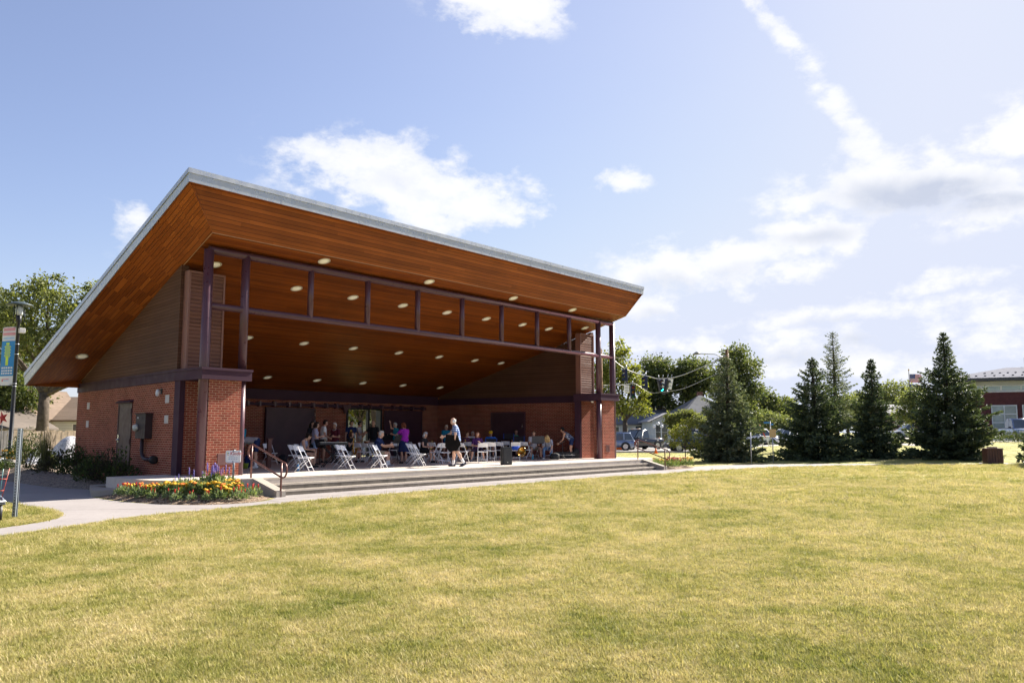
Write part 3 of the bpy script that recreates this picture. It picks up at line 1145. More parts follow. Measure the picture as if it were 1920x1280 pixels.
def mound(name, poly, h, mat, z0=.006, step=.22, rise=.5):
    """low bed, highest in the middle, lumpy"""
    from mathutils import noise as mn
    xs = [p[0] for p in poly]; ys = [p[1] for p in poly]

    def inside(x, y):
        c = False
        n = len(poly)
        for i in range(n):
            (x1, y1), (x2, y2) = poly[i], poly[(i + 1) % n]
            if (y1 > y) != (y2 > y) and x < (x2 - x1) * (y - y1) / (y2 - y1) + x1:
                c = not c
        return c

    def edge(x, y):
        b = 9
        n = len(poly)
        for i in range(n):
            p, q = V3((*poly[i], 0)), V3((*poly[(i + 1) % n], 0))
            d = q - p
            t = max(0, min(1, (V3((x, y, 0)) - p).dot(d) / (d.length_squared + 1e-9)))
            b = min(b, (p + d * t - V3((x, y, 0))).length)
        return b
    bm = bmesh.new()
    f = bm.faces.new([bm.verts.new((p[0], p[1], 0)) for p in poly])
    f.normal_update()
    bmesh.ops.triangulate(bm, faces=[f])
    for _ in range(6):
        es = [e for e in bm.edges if e.calc_length() > step * 1.6]
        if not es:
            break
        bmesh.ops.subdivide_edges(bm, edges=es, cuts=1)
        bmesh.ops.triangulate(bm, faces=bm.faces[:])
    for v in bm.verts:
        e = edge(v.co.x, v.co.y)
        v.co.z = ground_z(v.co.x, v.co.y) + z0 + h * min(1, e / rise) + (0.02 * mn.noise(v.co * 4) if e > .03 else 0)
    for f in bm.faces:
        f.smooth = True
    bm.normal_update()
    if sum(f.normal.z for f in bm.faces) < 0:
        bmesh.ops.reverse_faces(bm, faces=bm.faces[:])
    me = bpy.data.meshes.new(name)
    bm.to_mesh(me); bm.free()
    me.materials.append(mat)
    o = bpy.data.objects.new(name, me)
    COL.objects.link(o)
    o['kind'] = 'structure'
    return o, inside, edge


BED_L = spline([(.40, -2.95), (.1, -3.3), (-.5, -3.80), (-1.2, -3.95), (-2.05, -3.52), (-2.52, -2.4), (-2.66, -.9), (-2.52, .45), (-2.42, .8)]) + spline([(-1.82, .3), (-1.74, -.7), (-1.36, -1.37), (-.7, -1.72), (.2, -1.92), (.40, -2.0)])[:]
_, bedL_in, bedL_edge = mound('flower_bed', BED_L, .33, MULCH, rise=1.25)
BED_R = spline([(LEN - .40, -2.1), (LEN + .65, -1.85), (LEN + 1.9, -1.0), (24.4, -2.0), (24.3, -2.7), (23.2, -3.15), (22.0, -3.25), (LEN - .40, -2.98)])
_, bedR_in, bedR_edge = mound('flower_bed', BED_R, .10, MULCH)
BED_W = [(-1.5, 3.35), (-.38, 3.65), (.0, 3.3)] + [(xl(4) - .01, 4.0), (xl(11.4), 11.4), (xl(11.4) + 5, 13), (5, 17.5), (-2.0, 17.5)] + spline([(-1.75, 14.0), (-1.5, 11.5), (-1.6, 8.5), (-1.73, 6.0), (-1.53, 4.2)])
_, bedW_in, bedW_edge = mound('planting_bed', BED_W, .34, ROCK, step=.4, rise=1.3)

# ------------------------------------------------------------------ things on the stage
def face(t):
    """rotation about z that turns local +y to the direction t (0 = to the right of the view, 90 = away, -90 = towards us)"""
    t = R(t)
    f = RGT * math.cos(t) + FWD * math.sin(t)
    return math.atan2(-f.x, f.y)


def stage_pt(u, v):
    p = floor_pt(u, v, ZS)
    return V3((p.x, p.y, ZS))


CHAIRS = []


def make_chair():
    t = thing('folding_chair', 'x', 'chair', (0, 0, 0))
    t.location = (0, 0, 0)
    for sx in (-1, 1):
        x = .205 * sx
        MB().path([(x, .24, .012), (x * .99, .05, .36), (x * .97, -.16, .76), (x * .93, -.185, .81)], .0125, 8).build('front_leg', PLASTW, t, uv=False)
        MB().path([(x * .86, -.27, .012), (x * .86, -.05, .26), (x * .86, .20, .455)], .0115, 8).build('rear_leg', PLASTW, t, uv=False)
    MB().tube((-.2, .17, .15), (.2, .17, .15), .009, n=6).build('front_bar', PLASTW, t, uv=False)
    MB().tube((-.176, -.18, .12), (.176, -.18, .12), .009, n=6).build('rear_bar', PLASTW, t, uv=False)
    mb = MB()
    g = []
    for j in range(5):
        for i in range(5):
            u, w = i / 4 * 2 - 1, j / 4 * 2 - 1
            g.append((u * .195, .035 + w * .20, .455 - .016 * (1 - u * u) * (1 - w * w)))
    top = [(i + 5 * j, i + 1 + 5 * j, i + 6 + 5 * j, i + 5 + 5 * j) for j in range(4) for i in range(4)]
    mb.add(g, top, True)
    mb.add([(p[0], p[1], p[2] - .022) for p in g], [f[::-1] for f in top], True)
    rim = [0, 1, 2, 3, 4, 9, 14, 19, 24, 23, 22, 21, 20, 15, 10, 5]
    mb.add(g + [(p[0], p[1], p[2] - .022) for p in g], [(rim[k], rim[k] + 25, rim[(k + 1) % 16] + 25, rim[(k + 1) % 16]) for k in range(16)])
    mb.build('seat', PLASTW, t, uv=False)
    mb = MB()
    F, B = [], []
    for j in range(4):
        for i in range(7):
            u, w = i / 6 * 2 - 1, j / 3
            hw = .20 * (1 - .12 * max(0, w - .5))
            y = -.10 - .095 * w - .030 * (1 - u * u)
            z = .635 + .18 * w - .02 * (abs(u) ** 3) * (w > .6)
            F.append((u * hw, y, z)); B.append((u * hw, y - .016, z))
    fs = [(i + 7 * j, i + 1 + 7 * j, i + 8 + 7 * j, i + 7 + 7 * j) for j in range(3) for i in range(6)]
    mb.add(F, fs, True); mb.add(B, [f[::-1] for f in fs], True)
    rim = list(range(7)) + [13, 20] + list(range(27, 20, -1)) + [14, 7]
    mb.add(F + B, [(rim[k], rim[(k + 1) % len(rim)], rim[(k + 1) % len(rim)] + 28, rim[k] + 28) for k in range(len(rim))])
    mb.build('backrest', PLASTW, t, uv=False)
    return t


chair0 = make_chair()
_cu = [False]


def chair(p, t, label):
    g = 'white folding chairs on the stage'
    if not _cu[0]:
        _cu[0] = True
        chair0.location = p
        chair0.rotation_euler = (0, 0, face(t))
        chair0['label'], chair0['group'] = label, g
        return chair0
    return dup(chair0, p, face(t), label, g)


WC = 'white folding chair '
for u, v, t, lab in (
    (505, 871, -38, 'alone beside the left brick pier'),
    (552, 877, -6, 'turned sideways, farthest back of the three behind the handrail'),
    (561, 880, -6, 'turned sideways, middle of the three behind the handrail'),
    (571, 884, -6, 'turned sideways with a light blue bottle under it'),
    (641, 877, -8, 'sideways, left of the pair before the woman in sunglasses'),
    (650, 880, -8, 'sideways, right of the pair before the woman in sunglasses'),
    (626, 864, 30, 'half hidden behind the keyboard stand'),
    (672, 867, 62, 'seen from behind, in front of the low table'),
    (688, 868, 50, 'from behind, just left of the man in the navy polo'),
    (704, 873, -6, 'turned sideways, carrying the seated man in the navy polo'),
    (711, 878, -8, 'empty, sideways, in front of the man in the navy polo'),
    (771, 869, -4, 'sideways, farthest back of the three beside the navy skirt'),
    (777, 872, -4, 'sideways, middle of the three beside the navy skirt'),
    (785, 874, -4, 'sideways, nearest of the three beside the navy skirt'),
    (776, 861, 20, 'showing only its back above the row of three chairs'),
    (820, 868, 150, 'turned left, right of the woman in the black dress'),
    (833, 869, 118, 'seen from behind, under the outstretched hand of the walking man'),
    (848, 865, 95, 'half hidden behind the legs of the walking man'),
    (866, 866, 60, 'just right of the walking man'),
    (880, 862, 85, 'below the flat black music stand'),
    (911, 862, 100, 'from behind, right of the purple print shirt'),
    (921, 864, 84, 'from behind, between the purple print shirt and loudspeaker'),
    (936, 862, 80, 'seen from behind, touching the loudspeaker on its left'),
    (967, 863, 88, 'with a brass horn leaning on its seat'),
    (985, 861, 60, 'between the brass bell and the young man in shorts'),
    (1028, 859, -100, 'under the hunched person in jeans'),
    (1000, 858, -75, 'under the young man in khaki shorts'),
    (795, 866, -28, 'under the woman in the black dress'),
    (895, 863, -88, 'under the woman in the purple print shirt'),
    (655, 866, -20, 'under the seated woman in white sunglasses'),
    (563, 874, -4, 'under the reading woman in the tank top'),
    (701, 864, 66, 'from behind, left of the bald person in black'),
    (738, 862, 118, 'among the music stands left of the navy skirt'),
    (812, 864, 62, 'from behind, left of the walking man, holding a saxophone'),
    (905, 867, 96, 'from behind, touching the purple print shirt on its right'),
    (948, 858, 86, 'mostly hidden behind the loudspeaker'),
    (634, 870, 14, 'behind the pair of sideways chairs, below the keyboard') ):
    chair(stage_pt(u, v), t, WC + lab)


# --- music stands
def stand(u, v, t, h, label, w=.50, dh=.33, mat=None, tilt=22, extra=None):
    p = stage_pt(u, v)
    o = thing('music_stand', label, 'music stand', (0, 0, 0), 'music stands of the band')
    m = mat or BLACKM
    for k in range(3):
        a_ = R(90 + 120 * k)
        MB().path([(0, 0, .20), (.14 * math.cos(a_), .14 * math.sin(a_), .10), (.27 * math.cos(a_), .27 * math.sin(a_), .012)], .009, 6).build('leg', BLACKM, o, uv=False)
    MB().tube((0, 0, .08), (0, 0, h), .012, n=8).build('pole', BLACKM, o, uv=False)
    rot = Matrix.Rotation(R(tilt), 3, 'X')
    mb = MB().cbox(V3((0, 0, h + .05)), (w, .012, dh), rot, bev=.004)
    mb.cbox(V3((0, 0, h + .05)) + rot @ V3((0, .03, -dh / 2 + .006)), (w, .06, .010), rot)
    mb.build('desk', m, o, uv=False)
    if extra:
        extra(o, rot, h)
    o.location = p
    o.rotation_euler = (0, 0, face(t))
    return o


PAPER = M('white_paper', (.74, .75, .78), .7, 0, .05, 3)
BLUEF = M('blue_folder', (.020, .07, .40), .5, 0, .1, 4)


def sheet_on(o, rot, h, mat=PAPER, nm='sheet_music', dx=0, w=.42):
    MB().cbox(V3((dx, 0, h + .06)) + rot @ V3((0, .011, 0)), (w, .006, .30), rot).build(nm, mat, o, uv=False)


def blue_edges(o, rot, h):
    for dx in (-.262, .262):
        MB().cbox(V3((dx, 0, h + .05)), (.03, .02, .32), rot).build('folder_edge', BLUEF, o, uv=False)


stand(599, 876, 60, .80, 'black music stand below the man in the white T-shirt', .48)
stand(745, 870, 158, .92, 'black music stand with white sheet music facing the man in the navy polo', .50, extra=lambda o, r, h: sheet_on(o, r, h))
stand(753, 868, 168, .93, 'black music stand with a blue edged folder in front of the woman in purple', .50, extra=lambda o, r, h: sheet_on(o, r, h, BLUEF, 'blue_folder', .06, .40))
stand(727, 858, 110, .98, 'black music stand with no paper behind the seated man in the navy polo', .52)
stand(883, 859, -85, .93, 'flat black music stand holding white pages right of the walking man', .56, tilt=68, extra=lambda o, r, h: sheet_on(o, r, h))
stand(921, 860, -85, .78, 'black music stand with blue folder edges below the yellow cap', .60, .26, extra=blue_edges)
stand(954, 856, -88, .98, 'tall black music stand with blue folder edges beside the man in the green T-shirt', .56, .32, extra=blue_edges)
stand(973, 858, -92, .86, 'black music stand with blue folder edges in front of the man in the green T-shirt', .60, .32, extra=blue_edges)
stand(1009, 862, -95, .86, 'dark grey music stand between the young man and the hunched person', .56, .34, DKGREY, 12)
stand(1055, 861, 170, .74, 'low black music stand before the bending woman in the black cap', .40, .24, tilt=60)

# --- keyboard on an X stand
p = stage_pt(623, 876)
t = thing('electric_keyboard', 'black electric keyboard on a crossed metal stand beside the woman in maroon', 'keyboard', (0, 0, 0))
mb = MB().cbox((0, 0, .84), (1.05, .30, .09), bev=.012)
mb.build('keyboard_body', BLACKP, t, uv=False)
MB().cbox((0, .05, .893), (.98, .15, .016)).build('keys', M('ivory_keys', (.6, .58, .52), .4), t, uv=False)
for y in (-.11, .11):
    mb = MB()
    mb.tube((-.38, y, .02), (.38, y, .79), .016, n=8)
    mb.tube((.38, y * .9, .02), (-.38, y * .9, .79), .016, n=8)
    mb.build('stand_frame', BLACKM, t, uv=False)
t.location = p; t.rotation_euler = (0, 0, face(-60))

# --- low table with small percussion
p = stage_pt(680, 862)
t = thing('folding_table', 'low white folding table behind the chairs, in front of the bald man in black', 'table', (0, 0, 0))
MB().cbox((0, 0, .72), (1.3, .6, .035), bev=.01).build('tabletop', PLASTW, t, uv=False)
for sx in (-1, 1):
    for sy in (-1, 1):
        MB().tube((.58 * sx, .24 * sy, 0), (.55 * sx, .24 * sy, .705), .014, n=8).build('leg', CHROME, t, uv=False)
t.location = p; t.rotation_euler = (0, 0, face(-88))
q = p + V3((0, 0, .74)) + RGT * .16
t = thing('snare_drum', 'small copper coloured snare drum on the white table', 'drum', q)
MB().lathe([(.13, 0), (.13, .12)], q, 20).build('drum_shell', M('copper_shell', (.42, .17, .07), .25, .7), t, uv=False)
MB().lathe([(.137, .105), (.137, .128), (.0001, .13)], q, 20).build('drum_head', M('drum_skin', (.65, .6, .52), .5), t, uv=False)
q = p + V3((0, 0, .74)) + RGT * -.25
t = thing('wood_block', 'orange brown wooden block lying on the white table', 'wood block', q)
MB().cbox(q + V3((0, 0, .04)), (.22, .10, .08), bev=.01).build('block', M('orange_wood', (.45, .20, .09), .4), t, uv=False)

# --- loudspeaker at the stage edge
p = stage_pt(948, 871)
t = thing('loudspeaker', 'black loudspeaker standing at the front edge of the stage', 'loudspeaker', (0, 0, 0))
prof = [(-.20, .16), (.20, .16), (.215, .0), (.13, -.19), (-.13, -.19), (-.215, .0)]
mb = MB()
n = 6
zz = [(0, .94), (.03, 1), (.64, 1), (.68, .93)]
vs = [(x * k, y * k, z) for z, k in zz for x, y in prof]
fs = [tuple(range(5, -1, -1)), tuple(range(18, 24))] + [(r * 6 + i, r * 6 + (i + 1) % 6, r * 6 + 6 + (i + 1) % 6, r * 6 + 6 + i) for r in range(3) for i in range(6)]
mb.add(vs, [f[::-1] for f in fs])
mb.build('cabinet', M('speaker_black', (.030, .031, .034), .5, 0, .15, 10), t, uv=False)
mb = MB().cbox((0, .168, .34), (.34, .018, .56), bev=.008)
mb.build('grille', M('speaker_grille', (.045, .046, .05), .6, .3, .2, 60), t, uv=False)
MB().cbox((0, .179, .10), (.035, .004, .035)).build('badge', M('badge_silver', (.45, .45, .46), .3, .5), t, uv=False)
MB().path([(-.05, -.03, .675), (-.05, -.03, .71), (.05, -.03, .71), (.05, -.03, .675)], .012, 6).build('handle', BLACKP, t, uv=False)
for sx in (-1, 1):
    mb = MB().cbox((.206 * sx, .03, .38), (.02, .05, .13), bev=.006)
    mb.build('side_handle', BLACKM, t, uv=False)
t.location = p; t.rotation_euler = (0, 0, face(-62))


# --- bottles, bags, cases
def bottle(u, v, label, col, h=.25, r=.037):
    p = stage_pt(u, v)
    t = thing('water_bottle', label, 'bottle', p)
    MB().lathe([(r * .9, 0), (r, .012), (r, h * .68), (r * .55, h * .82), (r * .5, h * .86)], p, 14).build('flask', M('bottle_' + label[:9].replace(' ', '_'), col, .25, 0, .06), t, uv=False)
    MB().lathe([(r * .6, h * .86), (r * .6, h), (.0001, h + .004)], p, 12).build('lid', WHITEP, t, uv=False)


bottle(559, 883, 'light blue water bottle under the folding chair by the handrail', (.16, .42, .72), .27, .045)
bottle(999, 861, 'turquoise water bottle at the feet of the young man in shorts', (.05, .40, .55))
bottle(714, 877, 'clear pale water bottle under the chair before the man in the navy polo', (.62, .62, .62), .2)


def bag(u, v, size, label, nm='backpack', col=(.018, .018, .02), t_=-80):
    p = stage_pt(u, v)
    t = thing(nm, label, 'bag', (0, 0, 0))
    w, d, h = size
    mb = MB()
    prof = [(.86, .86, 0), (1, 1, .10), (1.02, 1.02, .45), (.92, .9, .80), (.6, .55, .97), (.2, .2, 1.0)]
    vs, k = [], 14
    for a_, b_, z in prof:
        for i in range(k):
            q = 2 * PI * i / k
            c, s = math.cos(q), math.sin(q)
            sq = (abs(c) ** 4 + abs(s) ** 4) ** -.25
            vs.append((w / 2 * a_ * c * sq * (1 + .04 * math.sin(3 * q + z * 9)), d / 2 * b_ * s * sq, z * h))
    fs = [tuple(range(k - 1, -1, -1)), tuple(range(5 * k, 6 * k))] + [(r * k + i, r * k + (i + 1) % k, r * k + k + (i + 1) % k, r * k + k + i) for r in range(5) for i in range(k)]
    mb.add(vs, fs, True)
    m = M('bag_cloth_%d' % int(1000 * sum(col)), col, .75, 0, .3, 14, bmp=.3)
    mb.build('bag_body', m, t, uv=False)
    MB().cbox((0, d / 2 + .01, h * .3), (w * .62, .05, h * .42), bev=.015).build('front_pocket', m, t, uv=False)
    MB().path([(-.05, 0, h * .96), (-.04, 0, h * 1.06), (.04, 0, h * 1.06), (.05, 0, h * .96)], .010, 6).build('handle', m, t, uv=False)
    t.location = p; t.rotation_euler = (0, 0, face(t_))
    return t


bag(1040, 861, (.42, .26, .30), 'black bag slumped beside the jeans of the hunched person', 'gig_bag')
bag(1081, 859, (.38, .28, .48), 'black backpack behind the bending woman, against the steel post')
bag(466, 876, (.30, .24, .46), 'navy blue bag behind the left steel column, under the bending person', 'shoulder_bag', (.015, .04, .20))
bag(787, 862, (.34, .22, .40), 'black backpack behind the chair of the woman in the black dress')
bag(970, 851, (.40, .24, .22), 'bright blue cloth bag on the white chair with the brass bell', 'cloth_bag', (.03, .10, .55)).location = stage_pt(966, 863) + V3((0, 0, .46))
bag(530, 868, (.34, .22, .34), 'dark bag on the floor by the brown post', 'tote_bag', (.02, .02, .028))
p = stage_pt(1060, 859)
t = thing('instrument_case', 'long black instrument case on the floor below the bending woman', 'case', (0, 0, 0))
MB().cbox((0, 0, .17), (.95, .34, .30), bev=.03).build('case_body', M('case_black', (.02, .02, .022), .5, 0, .3, 12), t, uv=False)
MB().cbox((0, .175, .17), (.90, .012, .012)).build('seam', CHROME, t, uv=False)
MB().path([(-.08, .17, .20), (-.07, .22, .20), (.07, .22, .20), (.08, .17, .20)], .010, 6).build('handle', BLACKP, t, uv=False)
for x in (-.3, .3):
    MB().cbox((x, .176, .18), (.05, .014, .04)).build('latch', CHROME, t, uv=False)
t.location = p; t.rotation_euler = (0, 0, face(-90))

# --- brass
BRASS = M('lacquered_brass', (.60, .36, .08), .22, .95, .12, 5)
BRASSIN = M('brass_inside', (.62, .30, .05), .3, .7, .15, 5)
p = stage_pt(967, 863)
t = thing('brass_horn', 'brass horn with a wide bell leaning on the white chair right of the loudspeaker', 'horn', (0, 0, 0))
bell = MB().lathe([(.02, -.36), (.028, -.24), (.042, -.14), (.075, -.06), (.135, -.012), (.19, .0), (.186, .004), (.13, -.006), (.07, -.05), (.036, -.14)], (0, 0, 0), 28, axis=(.45, .85, .28))
bell.build('bell', BRASS, t, uv=False)
loop = [V3((.0, -.30, -.10)) + V3((.16 * math.cos(a_), .02 * math.sin(2 * a_), .16 * math.sin(a_))) for a_ in np.linspace(0, 2 * PI, 20)[:-1]]
MB().path(loop, .016, 8, closed=True).build('tubing', BRASS, t, uv=False)
for k in range(3):
    MB().tube((-.05 + .05 * k, -.28, -.16), (-.05 + .05 * k, -.28, .02), .014, n=8).build('valve', CHROME, t, uv=False)
t.location = stage_pt(978, 864) + V3((0, 0, .46)); t.rotation_euler = (0, 0, face(-90))


def sax(pos, t_, label, scale=1.0):
    t = thing('saxophone', label, 'saxophone', (0, 0, 0))
    mb = MB()
    pts = [(0, -.10, .62), (0, -.02, .66), (0, .02, .60), (0, .01, .30), (0, .02, .08), (0, .07, .0), (0, .13, .03), (0, .16, .14), (0, .18, .24)]
    rs = [.008, .010, .013, .022, .030, .034, .038, .048, .075]
    mb.path(spline3(pts, 4), interp(rs, 4), 10, caps=False)
    mb.build('body_tube', BRASS, t, uv=False)
    for k in range(7):
        MB().lathe([(.014, 0), (.014, .008), (.0001, .01)], (.024, .012, .14 + .055 * k), 10, axis=(1, 0, 0)).build('key_cup', BRASS, t, uv=False)
    MB().tube((0, -.16, .60), (0, -.09, .625), .008, .011, n=8).build('mouthpiece', BLACKP, t, uv=False)
    t.location = pos; t.rotation_euler = (0, 0, face(t_)); t.scale = (scale,) * 3
    return t


def spline3(pts, k=5):
    out = []
    n = len(pts)
    P = [V3(p) for p in pts]
    for i in range(n - 1):
        p0, p1, p2, p3 = (P[max(0, min(n - 1, j))] for j in (i - 1, i, i + 1, i + 2))
        for s_ in range(k):
            t = s_ / k
            out.append(.5 * ((2 * p1) + (p2 - p0) * t + (2 * p0 - 5 * p1 + 4 * p2 - p3) * t * t + (3 * p1 - p0 - 3 * p2 + p3) * t ** 3))
    out.append(P[-1])
    return out


def interp(rs, k):
    out = []
    for a_, b_ in zip(rs, rs[1:]):
        out += [a_ + (b_ - a_) * i / k for i in range(k)]
    return out + [rs[-1]]


sax(stage_pt(661, 868) + V3((0, 0, .38)), -20, 'gold saxophone on the lap of the seated woman in white sunglasses')
sax(stage_pt(810, 862) + V3((0, 0, .30)), -100, 'gold saxophone lying on a chair right of the woman in the black dress', .9)
sax(stage_pt(872, 862) + V3((0, 0, .35)), -70, 'gold saxophone standing beside the walking man, in front of the brick side wall', .9)
# green ball caps and a small plush by the left pier
p = stage_pt(459, 878)
t = thing('green_tub', 'small yellow-green tub behind the left steel column', 'tub', p)
MB().lathe([(.09, 0), (.12, .16), (.125, .17)], p, 16).build('tub', M('lime_plastic', (.22, .30, .03), .4), t, uv=False)
MB().lathe([(.128, .165), (.128, .185), (.0001, .19)], p, 16).build('lid', M('lime_plastic', (.22, .30, .03), .4), t, uv=False)

# ------------------------------------------------------------------ people
def remesh(mb, voxel, smooth_it=3, dec=None):
    me = bpy.data.meshes.new('tmp')
    me.from_pydata([tuple(v) for v in mb.v], [], mb.f)
    ob = bpy.data.objects.new('tmp', me)
    COL.objects.link(ob)
    m = ob.modifiers.new('r', 'REMESH'); m.mode = 'VOXEL'; m.voxel_size = voxel
    m = ob.modifiers.new('s', 'SMOOTH'); m.iterations = smooth_it; m.factor = .5
    if dec:
        m = ob.modifiers.new('d', 'DECIMATE'); m.ratio = dec
    dg = bpy.context.evaluated_depsgraph_get()
    ev = ob.evaluated_get(dg)
    e = ev.to_mesh()
    vs = np.empty(len(e.vertices) * 3); e.vertices.foreach_get('co', vs)
    fs = [tuple(p.vertices) for p in e.polygons]
    ev.to_mesh_clear()
    bpy.data.objects.remove(ob); bpy.data.meshes.remove(me)
    return vs.reshape(-1, 3), fs


def capsule(mb, a, b, ra, rb, n=12):
    a, b = V3(a), V3(b)
    mb.path([a, a.lerp(b, .5), b], [ra, (ra + rb) / 2 * 1.03, rb], n)
    mb.ball(a, ra, n=n, m=8); mb.ball(b, rb, n=n, m=8)


_H = {}


def hand_geo(curl):
    """right hand: wrist at origin, fingers along +x, palm facing -z, thumb on the +y side"""
    if curl in _H:
        return _H[curl]
    mb = MB()
    mb.cbox((.045, 0, 0), (.085, .078, .026), bev=.01)
    mb.path([(-.03, 0, 0), (.01, 0, 0), (.03, 0, 0)], [.026, .027, .026], 10)
    for y, l, r in ((.029, .070, .0088), (.010, .080, .0092), (-.009, .074, .0088), (-.027, .058, .0080)):
        p = V3((.078, y, 0)); a_ = -.10 - curl * .55
        pts = [V3((.055, y * .95, 0)), p]
        for k, f in enumerate((.45, .31, .24)):
            p = p + V3((math.cos(a_), y * .6, math.sin(a_))).normalized() * l * f
            pts.append(p)
            a_ -= .14 + curl * .75
        mb.path(pts, [r * 1.05, r * 1.05, r, r * .93, r * .75], 8)
        mb.ball(pts[-1], r * .78, n=8, m=6)
    pts = [V3((.018, .025, -.004)), V3((.045, .055, -.012)), V3((.068, .068, -.02 - .02 * curl)), V3((.088, .066 - .02 * curl, -.028 - .03 * curl))]
    mb.path(pts, [.014, .0115, .0105, .008], 8)
    mb.ball(pts[-1], .0082, n=8, m=6)
    _H[curl] = remesh(mb, .0052, 2, .35)
    return _H[curl]


def frame_from(x, zhint):
    x = V3(x).normalized()
    z = V3(zhint) - x * x.dot(V3(zhint))
    if z.length < 1e-3:
        z = V3((0, 1, 0)) - x * x.y
    z.normalize()
    y = z.cross(x)
    return Matrix((x, y, z)).transposed()


SKIN = {}


def skin(i):
    c = [(.64, .38, .27), (.56, .31, .21), (.66, .42, .31), (.46, .25, .165)][i]
    if i not in SKIN:
        SKIN[i] = M('skin_%d' % i, c, .5, 0, .06, 9, .35)
    return SKIN[i]


EYEM = M('eye_dark', (.03, .02, .018), .2)
LIPM = M('lip_tone', (.38, .14, .12), .5)


def cloth(name, col, rough=.85):
    col = tuple(min(.84, c * 1.45) for c in col)
    return M(name, col, rough, 0, .14, 9, .15, bmp=.12)


def plaid():
    if 'plaid' in MATS:
        return MATS['plaid']
    m, nt, out = nt_new('blue_plaid_cloth')
    co = coords(nt)
    sp = N(nt, 'ShaderNodeSeparateXYZ'); L(nt, co, sp.inputs[0])
    h = mathn(nt, 'ADD', sp.outputs[0], sp.outputs[1])
    fx = mathn(nt, 'FRACT', mathn(nt, 'MULTIPLY', h, 13))
    fz = mathn(nt, 'FRACT', mathn(nt, 'MULTIPLY', sp.outputs[2], 13))
    a_ = mathn(nt, 'GREATER_THAN', fx, .55); b_ = mathn(nt, 'GREATER_THAN', fz, .55)
    f = mathn(nt, 'MULTIPLY', mathn(nt, 'ADD', a_, b_), .5)
    c = ramp(nt, f, [(0, (.045, .10, .27)), (.5, (.15, .22, .42)), (1, (.48, .54, .66))])
    pbr(nt, out, c, .85, 0, .15)
    MATS['plaid'] = m
    return m


def printed(name, c1, c2, scale=30):
    if name in MATS:
        return MATS[name]
    m, nt, out = nt_new(name)
    co = coords(nt)
    f = noise(nt, co, scale, 3, .5)
    pbr(nt, out, ramp(nt, f, [(.46, c1), (.56, c2)]), .85, 0, .15)
    MATS[name] = m
    return m


